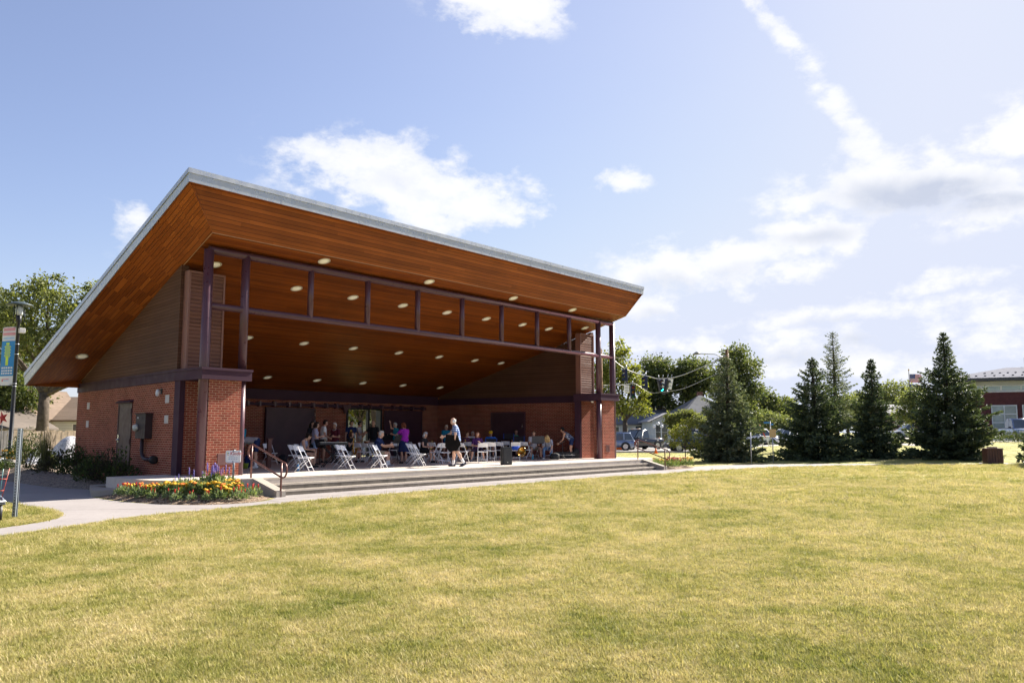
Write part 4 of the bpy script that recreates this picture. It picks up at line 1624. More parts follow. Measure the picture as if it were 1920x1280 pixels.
def person(p, t, label, skin_i=0, H=1.72, hip=None, lean=0, side=0, head=(0, 0), arms=None, legs=None, girth=1.0, female=False,
           shirt=None, sleeve=.55, bottom=None, leg_cover=.8, socks=None, shoes=None, hair=None, hair_style='short', skirt=None, dress=False, hands=(.4, .4), extras=None, hem=.10):
    k = H / 1.75
    hz = (.93 if hip is None else hip / k)
    th = R(lean)
    d = V3((math.sin(R(side)), math.sin(th) * math.cos(R(side)), math.cos(th) * math.cos(R(side)))).normalized()
    fwd = V3((0, math.cos(th), -math.sin(th)))
    P = V3((0, 0, hz))
    g = girth
    mb = MB()
    # torso: rings of ellipses
    rings = [(-.07, .150 * g, .112 * g), (.02, .170 * g, .125 * g), (.10, .158 * g, .118 * g + .012 * (g - 1) * 4), (.19, .145 * g, .108 * g + .05 * (g - 1)), (.30, .160 * (g * .5 + .5), .115 * (g * .6 + .4)),
             (.40, .172, .108), (.46, .155, .090), (.51, .090, .072), (.56, .058, .058)]
    if female:
        rings = [(h, rx * (.94 if h > .35 else 1.0) * (.92 if .08 < h < .25 else 1), ry) for h, rx, ry in rings]
    n = 20
    vs = []
    bend = lambda h: P + d * h + fwd * (-.02 * math.sin(h * 5))
    for h, rx, ry in rings:
        c = bend(h)
        for i in range(n):
            a_ = 2 * PI * i / n
            vs.append(c + V3((1, 0, 0)) * rx * math.cos(a_) + fwd * ry * math.sin(a_))
    fs = [tuple(range(n - 1, -1, -1)), tuple(range((len(rings) - 1) * n, len(rings) * n))]
    fs += [(r * n + i, r * n + (i + 1) % n, r * n + n + (i + 1) % n, r * n + n + i) for r in range(len(rings) - 1) for i in range(n)]
    mb.add(vs, fs)
    if female:
        for s in (-1, 1):
            mb.ball(bend(.36) + V3((.065 * s, 0, 0)) + fwd * .085, (.058, .052, .058))
    mb.ball(P + V3((0, 0, -.03)) - fwd * .05, (.15 * g, .10 * g, .10))
    nb = bend(.53)
    hp, hy = R(head[0] + lean * .35), R(head[1])
    hup = V3((0, math.sin(hp), math.cos(hp)))
    hf0 = V3((0, math.cos(hp), -math.sin(hp)))
    hf = hf0 * math.cos(hy) + V3((1, 0, 0)) * math.sin(hy)
    hr = hf.cross(hup).normalized()
    HM = Matrix((hr, hf, hup)).transposed()
    hc = nb + hup * .155 + hf * .025
    capsule(mb, nb - d * .03, hc - hup * .06, .056, .052)
    mb.ball(hc + hup * .02, (.076, .095, .102), HM, 16, 12)
    mb.ball(hc - hup * .045 + hf * .028, (.058, .066, .066), HM, 14, 10)
    mb.ball(hc - hup * .095 + hf * .062, (.026, .022, .020), HM, 10, 8)
    mb.path([hc + hup * .012 + hf * .088, hc - hup * .030 + hf * .110, hc - hup * .042 + hf * .092], [.010, .016, .015], 8)
    for s in (-1, 1):
        mb.ball(hc - hup * .012 + hr * .078 * s - hf * .008, (.012, .022, .032), HM, 8, 6)
    segs = [('torso', P, nb, .14), ('head', nb + hup * .05, hc + hup * .03, .085)]
    sh = {}
    arms = arms or {}
    for s, nm in ((1, 'R'), (-1, 'L')):
        S0 = bend(.455) + V3((.175 * s * (.92 if female else 1), 0, 0))
        ud, fd = arms.get(nm, ((.16 * s, .03, -1), (.05 * s, .18, -1)))
        E0 = S0 + V3(ud).normalized() * .30
        Wr = E0 + V3(fd).normalized() * .255
        q = .92 if female else 1.0
        capsule(mb, S0, E0, .056 * q * (g * .4 + .6), .041 * q)
        capsule(mb, E0, Wr, .042 * q, .027 * q)
        mb.ball(S0, .066 * q)
        segs += [('uarm' + nm, S0, E0, .052), ('farm' + nm, E0, Wr, .036)]
        sh[nm] = (S0, E0, Wr)
    legs = legs or {}
    ft = {}
    for s, nm in ((1, 'R'), (-1, 'L')):
        J = P + V3((.088 * s, 0, -.02))
        td, sd = legs.get(nm, ((.03 * s, .02, -1), (0, -.04, -1)))[:2]
        K = J + V3(td).normalized() * .43
        A = K + V3(sd).normalized() * .42
        capsule(mb, J, K, .088 * (g * .6 + .4), .056)
        capsule(mb, K, A, .056, .037)
        mb.ball(K.lerp(A, .28) - V3((0, .018, 0)), (.052, .056, .10))
        pitch = legs.get(nm, (0, 0, 0))[2] if len(legs.get(nm, ())) > 2 else 0
        fdv = V3((.18 * s, 1, math.tan(R(pitch)))).normalized()
        FM_ = frame_from(fdv, (0, 0, 1))
        mb.ball(A + fdv * .055 + V3((0, 0, -.045)), (.125, .044, .042), FM_, 14, 8)
        mb.ball(A + fdv * -.03 + V3((0, 0, -.04)), (.045, .036, .045), FM_, 10, 8)
        segs += [('thigh' + nm, J, K, .072), ('shin' + nm, K, A, .048), ('foot' + nm, A + V3((0, 0, -.05)) - fdv * .05, A + V3((0, 0, -.055)) + fdv * .15, .04)]
        ft[nm] = (A, fdv, FM_)
    VS, FS = remesh(mb, .0165, 3)
    # which limb each face belongs to
    FC = np.array([VS[list(f)].mean(0) for f in FS])
    D, T = [], []
    for nm, a_, b_, r in segs:
        a_, b_ = np.array(a_), np.array(b_)
        ab = b_ - a_
        tt = ((FC - a_) @ ab) / (ab @ ab)
        tc = np.clip(tt, 0, 1)
        D.append(np.linalg.norm(FC - a_ - tc[:, None] * ab, axis=1) - r)
        T.append(tt)
    D, T = np.array(D), np.array(T)
    idx = D.argmin(0)
    names = [s_[0] for s_ in segs]
    tagn = [names[i] for i in idx]
    tv = T[idx, np.arange(len(FS))]
    hgt = ((FC - np.array(P)) @ np.array(d))
    root = thing('person', label, 'person', (0, 0, 0))
    # body with hands, eyes and mouth in one mesh
    allv = [tuple(v) for v in VS]
    allf = list(FS)
    mi = [0] * len(FS)
    for s, nm in ((1, 'R'), (-1, 'L')):
        S0, E0, Wr = sh[nm]
        hv, hf_ = hand_geo(hands[0 if nm == 'R' else 1])
        ax = (Wr - E0).normalized()
        inward = V3((-s, .25, -.1))
        Fm = frame_from(ax, -inward)
        o = len(allv)
        hv2 = hv.copy()
        if s == -1:
            hv2 = hv2 * np.array([1, -1, 1])
        sgn = 1
        W2 = hv2 @ np.array(Fm.transposed()) + np.array(Wr)
        # thumb forward / up
        allv += [tuple(v) for v in W2]
        allf += [tuple(i + o for i in (f if s == 1 else f[::-1])) for f in hf_]
        mi += [0] * len(hf_)
    e = MB()
    for s in (-1, 1):
        e.ball(hc + hup * .012 + hr * .031 * s + hf * .083, (.013, .008, .007), HM, 8, 6)
    ne = len(e.f)
    e.ball(hc - hup * .066 + hf * .086, (.024, .008, .007), HM, 8, 6)
    o = len(allv)
    allv += e.v
    allf += [tuple(i + o for i in f) for f in e.f]
    mi += [1] * ne + [2] * (len(e.f) - ne)
    me = bpy.data.meshes.new('body')
    me.from_pydata(allv, [], allf)
    for m_ in (skin(skin_i), EYEM, LIPM):
        me.materials.append(m_)
    me.polygons.foreach_set('material_index', mi)
    me.polygons.foreach_set('use_smooth', [True] * len(allf))
    bo = bpy.data.objects.new('body', me)
    COL.objects.link(bo); bo.parent = root
    # vertex normals
    tmp = bpy.data.meshes.new('t')
    tmp.from_pydata([tuple(v) for v in VS], [], FS)
    VN = np.array([v.normal for v in tmp.vertices])
    bpy.data.meshes.remove(tmp)

    def shell_(name, sel, off, mat, mod=None):
        ids = [i for i, f in enumerate(sel) if f]
        if not ids:
            return None
        used = sorted({v for i in ids for v in FS[i]})
        mp = {v: j for j, v in enumerate(used)}
        W2 = VS[used] + VN[used] * off
        if mod is not None:
            W2 = mod(W2)
        m_ = bpy.data.meshes.new(name)
        m_.from_pydata([tuple(v) for v in W2], [], [tuple(mp[v] for v in FS[i]) for i in ids])
        m_.materials.append(mat)
        m_.polygons.foreach_set('use_smooth', [True] * len(ids))
        ob = bpy.data.objects.new(name, m_)
        COL.objects.link(ob); ob.parent = root
        sd_ = ob.modifiers.new('thick', 'SOLIDIFY'); sd_.thickness = .006; sd_.offset = -1
        return ob

    tg = np.array(tagn)
    if shirt:
        sel = (((tg == 'torso') & (hgt > -hem + .06) & (tv < 1.0)) | (np.isin(tg, ['uarmR', 'uarmL']) & (tv < sleeve)))
        if sleeve < .05:
            sel = (tg == 'torso') & (hgt > -hem + .06) & (tv < .93)
        shell_('dress' if dress else 'shirt', sel, .017, shirt)
    if bottom:
        sel = ((tg == 'torso') & (hgt < .09)) | (np.isin(tg, ['thighR', 'thighL']) & (tv < (leg_cover if leg_cover <= 1 else 2)))
        if leg_cover > 1:
            sel |= np.isin(tg, ['shinR', 'shinL']) & (tv < leg_cover - 1)
        shell_('trousers' if leg_cover > 1.3 else 'shorts', sel, .013, bottom)
    if skirt:
        m2 = MB()
        L1 = skirt[1]
        kr, kl = [V3(s_[2]) for s_ in segs if s_[0] == 'thighR'][0], [V3(s_[2]) for s_ in segs if s_[0] == 'thighL'][0]
        c1 = P.lerp((kr + kl) / 2, L1)
        vs, n2 = [], 22
        dn = ((kr + kl) / 2 - P).normalized()
        fr = frame_from(V3((1, 0, 0)), dn)
        yv = dn.cross(V3((1, 0, 0))).normalized()
        for h, rx, ry in ((-.14, .158 * g, .122 * g), (0, .195 * g, .15 * g), (.5, .215 * g, .165 * g), (1, .225 * g, .165 * g)):
            c = P + (c1 - P) * h if h >= 0 else P + d * .12
            for i in range(n2):
                a_ = 2 * PI * i / n2
                w = 1 + .03 * math.sin(a_ * 7) * max(0, h)
                vs.append(c + V3((1, 0, 0)) * rx * w * math.cos(a_) + yv * ry * w * math.sin(a_))
        m2.add(vs, [(r * n2 + i, r * n2 + (i + 1) % n2, r * n2 + n2 + (i + 1) % n2, r * n2 + n2 + i) for r in range(3) for i in range(n2)], True)
        so_ = m2.build('skirt', skirt[0], root, uv=False)
    if socks:
        shell_('socks', np.isin(tg, ['shinR', 'shinL']) & (tv > .62), .008, socks)
    if shoes:
        for nm in 'RL':
            A, fdv, F3 = ft[nm]
            m2 = MB()
            m2.ball(A + fdv * .055 + V3((0, 0, -.045)), (.142, .053, .050), F3, 14, 8)
            m2.ball(A - fdv * .03 + V3((0, 0, -.03)), (.055, .047, .055), F3, 12, 8)
            so_ = m2.build('shoe', shoes, root, uv=False)
            MB().cbox(A + fdv * .05 + V3((0, 0, -.088)), (.275, .095, .022), F3, bev=.008).build('sole', WHITEP if sum(shoes.diffuse_color[:3]) >= 0 and 'white' in shoes.name else M('sole_grey', (.30, .30, .31), .7), so_, uv=False)
    if hair:
        lc = (FC - np.array(hc)) @ np.array(HM)
        hd = (tg == 'head')
        if hair_style == 'bald':
            sel = hd & (lc[:, 1] < -.005) & (lc[:, 2] < .045) & (lc[:, 2] > -.055)
        else:
            sel = hd & ((lc[:, 2] > .055) | ((lc[:, 1] < .012) & (lc[:, 2] > -.062))) & ~((lc[:, 1] > .062) & (lc[:, 2] < .082))
        shell_('hair', sel, .016 if hair_style in ('short', 'bald') else .024, hair)
        m2 = MB()
        if hair_style == 'long':
            m2.path([hc + hup * .03 - hf * .06, hc - hup * .08 - hf * .085, hc - hup * .20 - hf * .09, hc - hup * .30 - hf * .085], [.075, .085, .080, .045], 12)
            for s in (-1, 1):
                m2.path([hc + hup * .03 + hr * .06 * s, hc - hup * .08 + hr * .085 * s - hf * .01, hc - hup * .20 + hr * .085 * s - hf * .02], [.04, .042, .02], 8)
        elif hair_style == 'bun':
            m2.ball(hc + hup * .06 - hf * .115, .05)
            m2.ball(hc - hup * .02 - hf * .06, (.08, .06, .09), HM)
        elif hair_style == 'bob':
            for s in (-1, 1):
                m2.path([hc + hup * .04 + hr * .055 * s, hc - hup * .05 + hr * .080 * s - hf * .005, hc - hup * .12 + hr * .07 * s - hf * .01], [.04, .042, .018], 8)
            m2.path([hc + hup * .02 - hf * .05, hc - hup * .06 - hf * .075, hc - hup * .13 - hf * .06], [.07, .075, .04], 10)
        elif hair_style == 'drape':
            for s in (-1, 0, 1):
                m2.path([hc + hup * .09 + hr * .05 * s, hc + hup * .0 + hr * .08 * s + hf * .075, hc - hup * .14 + hr * .075 * s + hf * .10, hc - hup * .27 + hr * .05 * s + hf * .085], [.05, .058, .05, .02], 10)
        if m2.v:
            m2.build('hair', hair, root, uv=False)
    if extras:
        extras(root, dict(hc=hc, hup=hup, hf=hf, hr=hr, HM=HM, sh=sh, P=P, d=d, fwd=fwd, nb=nb))
    root.location = p
    root.rotation_euler = (0, 0, face(t))
    root.scale = (k, k, k)
    return root


def cap_hat(mat, brim=True, back=False):
    def f(root, J):
        hc, hup, hf, hr, HM = J['hc'], J['hup'], J['hf'], J['hr'], J['HM']
        m2 = MB()
        m2.lathe([(.103, .028), (.104, .055), (.095, .095), (.065, .125), (.02, .138), (.0001, .139)], hc, 18, axis=hup)
        o = m2.build('cap', mat, root, uv=False)
        s = -1 if back else 1
        pts = []
        for z in (0, -.010):
            for i in range(9):
                a_ = R(-65 + 130 * i / 8)
                pts.append(hc + hup * (.032 + z) + (hf * math.cos(a_) * s + hr * math.sin(a_)) * .098)
            for i in range(9):
                a_ = R(65 - 130 * i / 8)
                pts.append(hc + hup * (.020 + z) + (hf * (math.cos(a_) * .175) * s + hr * math.sin(a_) * .088))
        b = MB().add(pts, [tuple(range(18)), tuple(range(35, 17, -1))] + [(i, (i + 1) % 18, 18 + (i + 1) % 18, 18 + i) for i in range(18)])
        b.build('brim', mat, o, uv=False)
    return f


def shades(mat):
    def f(root, J):
        hc, hup, hf, hr, HM = J['hc'], J['hup'], J['hf'], J['hr'], J['HM']
        m2 = MB()
        for s in (-1, 1):
            m2.ball(hc + hup * .012 + hr * .034 * s + hf * .098, (.030, .010, .022), HM, 12, 8)
            m2.path([hc + hup * .015 + hr * .060 * s + hf * .09, hc + hup * .015 + hr * .085 * s - hf * .01], .005, 6)
        m2.path([hc + hup * .018 + hr * -.02 + hf * .105, hc + hup * .018 + hr * .02 + hf * .105], .005, 6)
        m2.build('sunglasses', mat, root, uv=False)
    return f


def both(*fs):
    def f(root, J):
        for g_ in fs:
            g_(root, J)
    return f


def chest_mark(mat, w, h, z=.36):
    def f(root, J):
        c = J['P'] + J['d'] * z + J['fwd'] * .135
        rot = Matrix((V3((1, 0, 0)), J['fwd'], J['d'])).transposed()
        MB().cbox(c, (w, .012, h), rot).build('shirt_print', mat, root, uv=False)
    return f


HB = cloth('hair_dark', (.020, .014, .012), .6)
HBR = cloth('hair_brown', (.075, .035, .018), .6)
HG = cloth('hair_grey', (.36, .35, .34), .6)
HW = cloth('hair_white', (.62, .60, .57), .6)
HBL = cloth('hair_blond', (.42, .29, .13), .6)
HAU = cloth('hair_auburn', (.11, .035, .018), .6)
SHW, SHB, SHG = cloth('shoe_white', (.62, .62, .62)), cloth('shoe_black', (.02, .02, .022)), cloth('shoe_grey', (.17, .17, .18))
NAVY = cloth('navy_cloth', (.014, .024, .075)); BLACKC = cloth('black_cloth', (.014, .014, .016)); KHAKI = cloth('khaki_cloth', (.26, .21, .15))
GREYC = cloth('grey_cloth', (.30, .30, .33)); WHITEC = cloth('white_cloth', (.70, .71, .74)); DENIM = cloth('denim_cloth', (.10, .17, .30)); CHAR = cloth('charcoal_cloth', (.055, .052, .058))

SIT = {'R': ((.10, 1, -.03), (.02, .05, -1)), 'L': ((-.10, 1, -.03), (-.02, .05, -1))}
LAP = {'R': ((.15, .28, -1), (-.30, 1, -.10)), 'L': ((-.15, .28, -1), (.30, 1, -.10))}
SH = .505


def seat_at(u, v, t):
    """seated figures sit on the chair whose middle is at (u, v)"""
    return stage_pt(u, v)


# 1 bending person behind the left column
person(stage_pt(480, 877), 182, 'person in a grey shirt and navy shorts bending far over behind the left steel column', 0, 1.75, lean=88, head=(-10, 0),
       arms={'R': ((.05, .35, -1), (0, .2, -1)), 'L': ((-.05, .45, -1), (0, .25, -1))}, legs={'R': ((.03, .15, -1), (0, -.08, -1)), 'L': ((-.03, .05, -1), (0, -.03, -1))},
       shirt=GREYC, bottom=NAVY, leg_cover=.8, socks=SHW, shoes=SHW, hair=HB)
# the bright blue shirt of somebody further behind the column
person(stage_pt(452.5, 864), 170, 'person in a bright turquoise shirt almost hidden behind the left column', 1, 1.68, shirt=cloth('turquoise_cloth', (.02, .36, .62)), bottom=NAVY, leg_cover=2, shoes=SHB, hair=HB)
# 2 reading woman in a tank top
person(seat_at(564, 876, -4), -4, 'person in a grey tank top sitting sideways and reading a booklet by the handrail', 0, 1.66, hip=SH, lean=18, head=(32, 0), female=True, arms=LAP, legs=SIT,
       shirt=cloth('tank_top_grey', (.22, .24, .33)), sleeve=0, bottom=BLACKC, leg_cover=.62, shoes=SHB, hair=HB, hair_style='bun')
# 3 and 3b
person(stage_pt(590, 871), 15, 'person in a grey lilac T-shirt and denim shorts standing with dark hair', 0, 1.66, head=(8, 0), female=True, girth=1.05, arms={'R': ((.2, .1, -1), (-.3, .9, .2)), 'L': ((-.2, .1, -1), (.3, .9, .15))},
       shirt=cloth('lilac_tee', (.25, .24, .33)), sleeve=.6, bottom=cloth('light_denim', (.22, .30, .42)), leg_cover=.6, shoes=SHB, hair=HB, hair_style='bob')
person(stage_pt(583, 864), -30, 'person with long black hair in black clothes before the dark sliding door', 1, 1.72, shirt=BLACKC, sleeve=.9, bottom=BLACKC, leg_cover=2, shoes=SHB, hair=HB, hair_style='long', female=True)
# 4 man in white
person(stage_pt(606, 867), 20, 'person in a white T-shirt and khaki shorts standing behind the music stand', 1, 1.78, head=(12, 10), arms={'R': ((.2, .1, -1), (-.1, .8, -.4)), 'L': ((-.15, .15, -1), (.2, .9, -.3))},
       shirt=WHITEC, sleeve=.55, bottom=KHAKI, leg_cover=.85, shoes=SHB, hair=HB)
# 5 woman in maroon
person(stage_pt(627, 867), -120, 'person in a maroon top with a white bead necklace standing behind the keyboard', 3, 1.66, head=(8, 0), female=True, girth=1.12, arms={'R': ((.35, .2, -1), (-.5, .6, .3)), 'L': ((-.35, .1, -1), (.2, .9, .1))},
       shirt=cloth('maroon_cloth', (.075, .014, .022)), sleeve=.7, bottom=CHAR, leg_cover=2, shoes=SHB, hair=HG, hair_style='short',
       extras=lambda r, J: MB().path([J['nb'] + V3((.085 * math.cos(a_), .06 + .06 * math.sin(a_), -.02 - .05 * math.sin(a_))) for a_ in np.linspace(0, 2 * PI, 15)[:-1]], .008, 6, closed=True).build('necklace', WHITEP, r, uv=False))
# 6 seated woman in white sunglasses
person(seat_at(656, 866, -20), -22, 'person in black with white sunglasses sitting with one hand at the cheek', 0, 1.66, hip=SH, lean=4, head=(-4, -35), female=True, girth=1.1, arms={'R': ((.25, .35, -1), (-.25, .6, .9)), 'L': ((-.2, .3, -1), (.3, 1, -.1))}, legs=SIT,
       shirt=BLACKC, sleeve=.5, bottom=BLACKC, leg_cover=.5, shoes=SHB, hair=HBR, hair_style='bob', extras=shades(WHITEP))
# 7 navy T-shirt with a yellow print
person(stage_pt(657, 860), -78, 'person in a navy T-shirt with a yellow print standing in the rear opening', 1, 1.80, head=(-6, -45), arms={'R': ((.2, .25, -1), (.05, .55, -1)), 'L': ((-.25, .05, -1), (-.1, .2, -1))},
       shirt=NAVY, sleeve=.6, bottom=KHAKI, leg_cover=.85, shoes=SHB, hair=HB, extras=chest_mark(M('yellow_print', (.62, .40, .08), .7), .075, .19, .30))
# 8 grey shirt
person(stage_pt(672, 859), -5, 'person in a pale grey shirt and glasses clapping in the rear opening', 1, 1.78, head=(6, 0), arms={'R': ((.15, .4, -1), (-.4, .9, .5)), 'L': ((-.15, .4, -1), (.4, .9, .5))},
       shirt=cloth('pale_grey_cloth', (.34, .33, .33)), sleeve=.6, bottom=KHAKI, leg_cover=.85, shoes=SHB, hair=HB, extras=shades(BLACKP))
# 9 bald man in black
person(stage_pt(700, 860), -95, 'bald person in a black polo shirt leaning forward in the rear opening', 1, 1.82, lean=12, head=(2, 0), girth=1.12, arms={'R': ((.85, .1, -1), (.5, .3, -1)), 'L': ((-.3, .2, -1), (-.1, .4, -1))},
       shirt=BLACKC, sleeve=.65, bottom=CHAR, leg_cover=2, shoes=SHB, hair=HG, hair_style='bald')
# 10 man in navy polo
person(seat_at(705, 873, -6), -4, 'grey-haired person in a navy polo sitting sideways, reaching to a white sheet', 0, 1.78, hip=SH, lean=14, head=(8, 0), girth=1.16, arms={'R': ((.1, .75, -.8), (-.1, 1, .18)), 'L': ((-.1, .6, -.9), (.1, 1, .05))}, legs=SIT,
       shirt=NAVY, sleeve=.7, bottom=KHAKI, leg_cover=.85, shoes=SHG, socks=SHW, hair=HG, hands=(.8, .6))
# 11 woman in purple
person(stage_pt(757, 868), 128, 'person in a purple blouse and navy skirt standing with their back turned', 0, 1.66, lean=6, side=3, head=(14, -10), female=True, girth=1.18, arms={'R': ((.25, .35, -1), (-.1, .9, -.1)), 'L': ((-.5, .45, -.6), (-.2, .9, .2))},
       shirt=cloth('purple_cloth', (.22, .018, .26)), sleeve=.6, bottom=NAVY, leg_cover=.4, skirt=(NAVY, .98), shoes=SHB, hair=HAU, hair_style='bob')
# 12 raised hand
person(stage_pt(741, 858), -150, 'grey-haired person in a teal shirt raising one hand beside the purple blouse', 0, 1.74, head=(6, 0), arms={'L': ((.30, .55, .15), (.0, .25, 1)), 'R': ((.25, .1, -1), (-.2, .8, .1))},
       shirt=cloth('teal_cloth', (.02, .17, .24)), sleeve=.6, bottom=CHAR, leg_cover=2, shoes=SHB, hair=HG)
# 13 woman in the black dress
person(seat_at(794, 867, -28), -24, 'person in a black dress with grey hair and a blue hair clip, sitting', 0, 1.64, hip=SH, lean=4, head=(10, 8), female=True, girth=1.1, arms=LAP, legs=SIT,
       shirt=BLACKC, sleeve=.35, bottom=BLACKC, leg_cover=.95, shoes=SHB, hair=HG, hair_style='bob', dress=True,
       extras=lambda r, J: MB().ball(J['hc'] + J['hup'] * .075 + J['hf'] * .072 + J['hr'] * .02, (.04, .02, .018), J['HM'], 10, 6).build('hair_clip', BLUEF, r, uv=False))
# 14 the walking man
wm = stage_pt(855, 874)


def watch(r, J):
    E0, Wr = J['sh']['L'][1:]
    ax = (Wr - E0).normalized()
    MB().lathe([(.033, -.014), (.035, 0), (.033, .014)], Wr - ax * .03, 12, axis=ax).build('watch', BLACKP, r, uv=False)


person(wm, 180, 'elderly bald person in a blue plaid shirt striding along the stage edge', 2, 1.80, lean=7, head=(10, 12), girth=1.14,
       arms={'R': ((.10, .75, -.85), (-.05, 1, -.45)), 'L': ((-.22, -.10, -1), (.05, .10, -1))},
       legs={'R': ((.02, .22, -1), (0, .02, -1), 4), 'L': ((-.02, -.16, -1), (0, -.62, -1), -28)},
       shirt=plaid(), sleeve=.62, bottom=CHAR, leg_cover=.85, socks=SHW, shoes=cloth('shoe_dark_navy', (.03, .03, .045)), hair=HW, hair_style='bald', hands=(.7, .8), extras=watch)
# the black folder he carries in front of him
t = thing('folded_stand_bag', 'large flat black folder carried at the side of the striding person in plaid', 'folder', (0, 0, 0))
mb = MB()
pts = [(-.24, .34), (.20, .38), (.22, -.06), (.06, -.26), (-.20, -.22), (-.36, -.02)]
mb.add([(x, -.03, z) for x, z in pts] + [(x, .03, z) for x, z in pts], [tuple(range(6)), tuple(range(11, 5, -1))] + [(i, 6 + i, 6 + (i + 1) % 6, (i + 1) % 6) for i in range(6)])
mb.build('folder_body', M('folder_black', (.010, .009, .009), .85, 0, .3, 10, .06), t, uv=False)
for x, z in ((.02, .26), (-.10, .02)):
    MB().cbox((x, -.034, z), (.06, .008, .018)).build('clasp', CHROME, t, uv=False)
MB().tube((.22, .0, .04), (-.02, -.035, .07), .008, n=6).build('strap', CHROME, t, uv=False)
t.location = wm + V3((0, 0, .80)) - RGT * .17 - FWD * .24; t.rotation_euler = (0, 0, face(0) - PI / 2)
# 15, 16 half hidden behind him
person(stage_pt(836, 858), -60, 'grey-haired person in a teal polo shirt standing half hidden behind the striding person', 1, 1.62, head=(10, 0), shirt=cloth('deep_teal_cloth', (.01, .12, .20)), sleeve=.6, bottom=NAVY, leg_cover=.9, shoes=SHB, hair=HG)
person(seat_at(886, 855, 0), -60, 'grey-haired person sitting low behind the flat black music stand', 0, 1.7, hip=SH, arms=LAP, legs=SIT, shirt=CHAR, sleeve=.6, bottom=CHAR, leg_cover=2, shoes=SHB, hair=HG)
person(seat_at(872, 860, 0), -40, 'person in a dark plum top sitting just behind the striding person', 1, 1.66, hip=SH, lean=10, arms=LAP, legs=SIT, shirt=cloth('plum_cloth', (.06, .022, .045)), sleeve=.5, bottom=CHAR, leg_cover=.9, shoes=SHB, hair=HBR, female=True)
# 17 purple print
person(seat_at(895, 864, -88), -86, 'person in a purple print shirt sitting facing the lawn with folded arms', 0, 1.66, hip=SH, lean=2, head=(4, 0), female=True, girth=1.2,
       arms={'R': ((.3, .25, -1), (-.9, .55, -.05)), 'L': ((-.3, .25, -1), (.5, .6, .5))}, legs={'R': ((.34, 1, -.05), (.15, .02, -1)), 'L': ((-.34, 1, -.05), (-.15, .02, -1))},
       shirt=printed('purple_print_cloth', (.045, .018, .085), (.13, .045, .20)), sleeve=.75, bottom=cloth('dark_plum_cloth', (.022, .016, .034)), leg_cover=1.12, shoes=SHG, hair=HAU, hair_style='long')
# 18 yellow cap
person(seat_at(920, 858, 0), -90, 'person in a yellow cap and blue shirt sitting behind a music stand with blue edges', 1, 1.76, hip=SH, lean=6, head=(6, 0), arms=LAP, legs=SIT, shirt=cloth('royal_blue_cloth', (.02, .09, .36)), sleeve=.7, bottom=KHAKI, leg_cover=.8, shoes=SHB, hair=HB, extras=cap_hat(M('yellow_cap', (.75, .45, .02), .7)))
# 19 green T-shirt
person(seat_at(967, 855, 0), -70, 'person in a green T-shirt with short black hair sitting behind the stand with blue edges', 1, 1.84, hip=.56, lean=6, head=(10, 18), arms=LAP, legs=SIT, shirt=cloth('green_cloth', (.025, .20, .135)), sleeve=.65, bottom=CHAR, leg_cover=.9, shoes=SHB, hair=HB)
# 20 young man
person(seat_at(1000, 859, -75), -75, 'young brown-haired person in khaki shorts sitting behind the dark grey music stand', 0, 1.78, hip=SH, lean=4, head=(12, 20), arms={'R': ((.2, .3, -1), (-.2, .9, .2)), 'L': ((-.2, .3, -1), (.2, 1, -.1))}, legs={'R': ((.28, 1, -.03), (.1, .1, -1)), 'L': ((-.34, 1, -.03), (-.05, .0, -1))},
       shirt=cloth('pale_tee', (.36, .35, .37)), sleeve=.6, bottom=KHAKI, leg_cover=.85, shoes=SHG, hair=HBR)
# 21 hunched, jeans
person(seat_at(1028, 860, -100), -98, 'person with long blond hair, grey shirt and jeans sitting hunched over', 0, 1.70, hip=SH, lean=38, head=(38, 0), female=True, arms={'R': ((.25, .15, -1), (.05, .15, -1)), 'L': ((-.25, .4, -1), (.2, .6, -.7))}, legs={'R': ((.2, 1, -.03), (.0, .05, -1)), 'L': ((-.2, 1, -.03), (-.0, .05, -1))},
       shirt=cloth('heather_cloth', (.27, .28, .34)), sleeve=.9, bottom=DENIM, leg_cover=1.95, shoes=SHW, hair=HBL, hair_style='drape')
# 22 bending woman with cap
person(stage_pt(1072, 859), 172, 'person in a black cap and navy tank top bending over the instrument case', 1, 1.70, lean=52, head=(-12, 0), female=True, girth=1.05, arms={'R': ((.1, .35, -1), (-.05, .75, -.8)), 'L': ((-.1, .25, -1), (.05, .8, -.75))}, legs={'R': ((.03, .05, -1), (0, -.03, -1)), 'L': ((-.03, .12, -1), (0, -.06, -1))},
       shirt=printed('navy_print_cloth', (.03, .05, .12), (.40, .44, .55), 22), sleeve=0, bottom=NAVY, leg_cover=.6, shoes=SHG, hair=HB, extras=cap_hat(BLACKC))
# booklet held by the reading woman
q = stage_pt(572, 876) + V3((0, 0, .66)) + RGT * .14
t = thing('booklet', 'white and blue booklet held open by the reading person in the tank top', 'booklet', q)
MB().cbox(q, (.26, .20, .012), Matrix.Rotation(face(-4), 3, 'Z') @ Matrix.Rotation(R(12), 3, 'X')).build('pages', PAPER, t, uv=False)
MB().cbox(q + V3((0, 0, -.012)), (.28, .22, .010), Matrix.Rotation(face(-4), 3, 'Z') @ Matrix.Rotation(R(12), 3, 'X')).build('cover', BLUEF, t, uv=False)

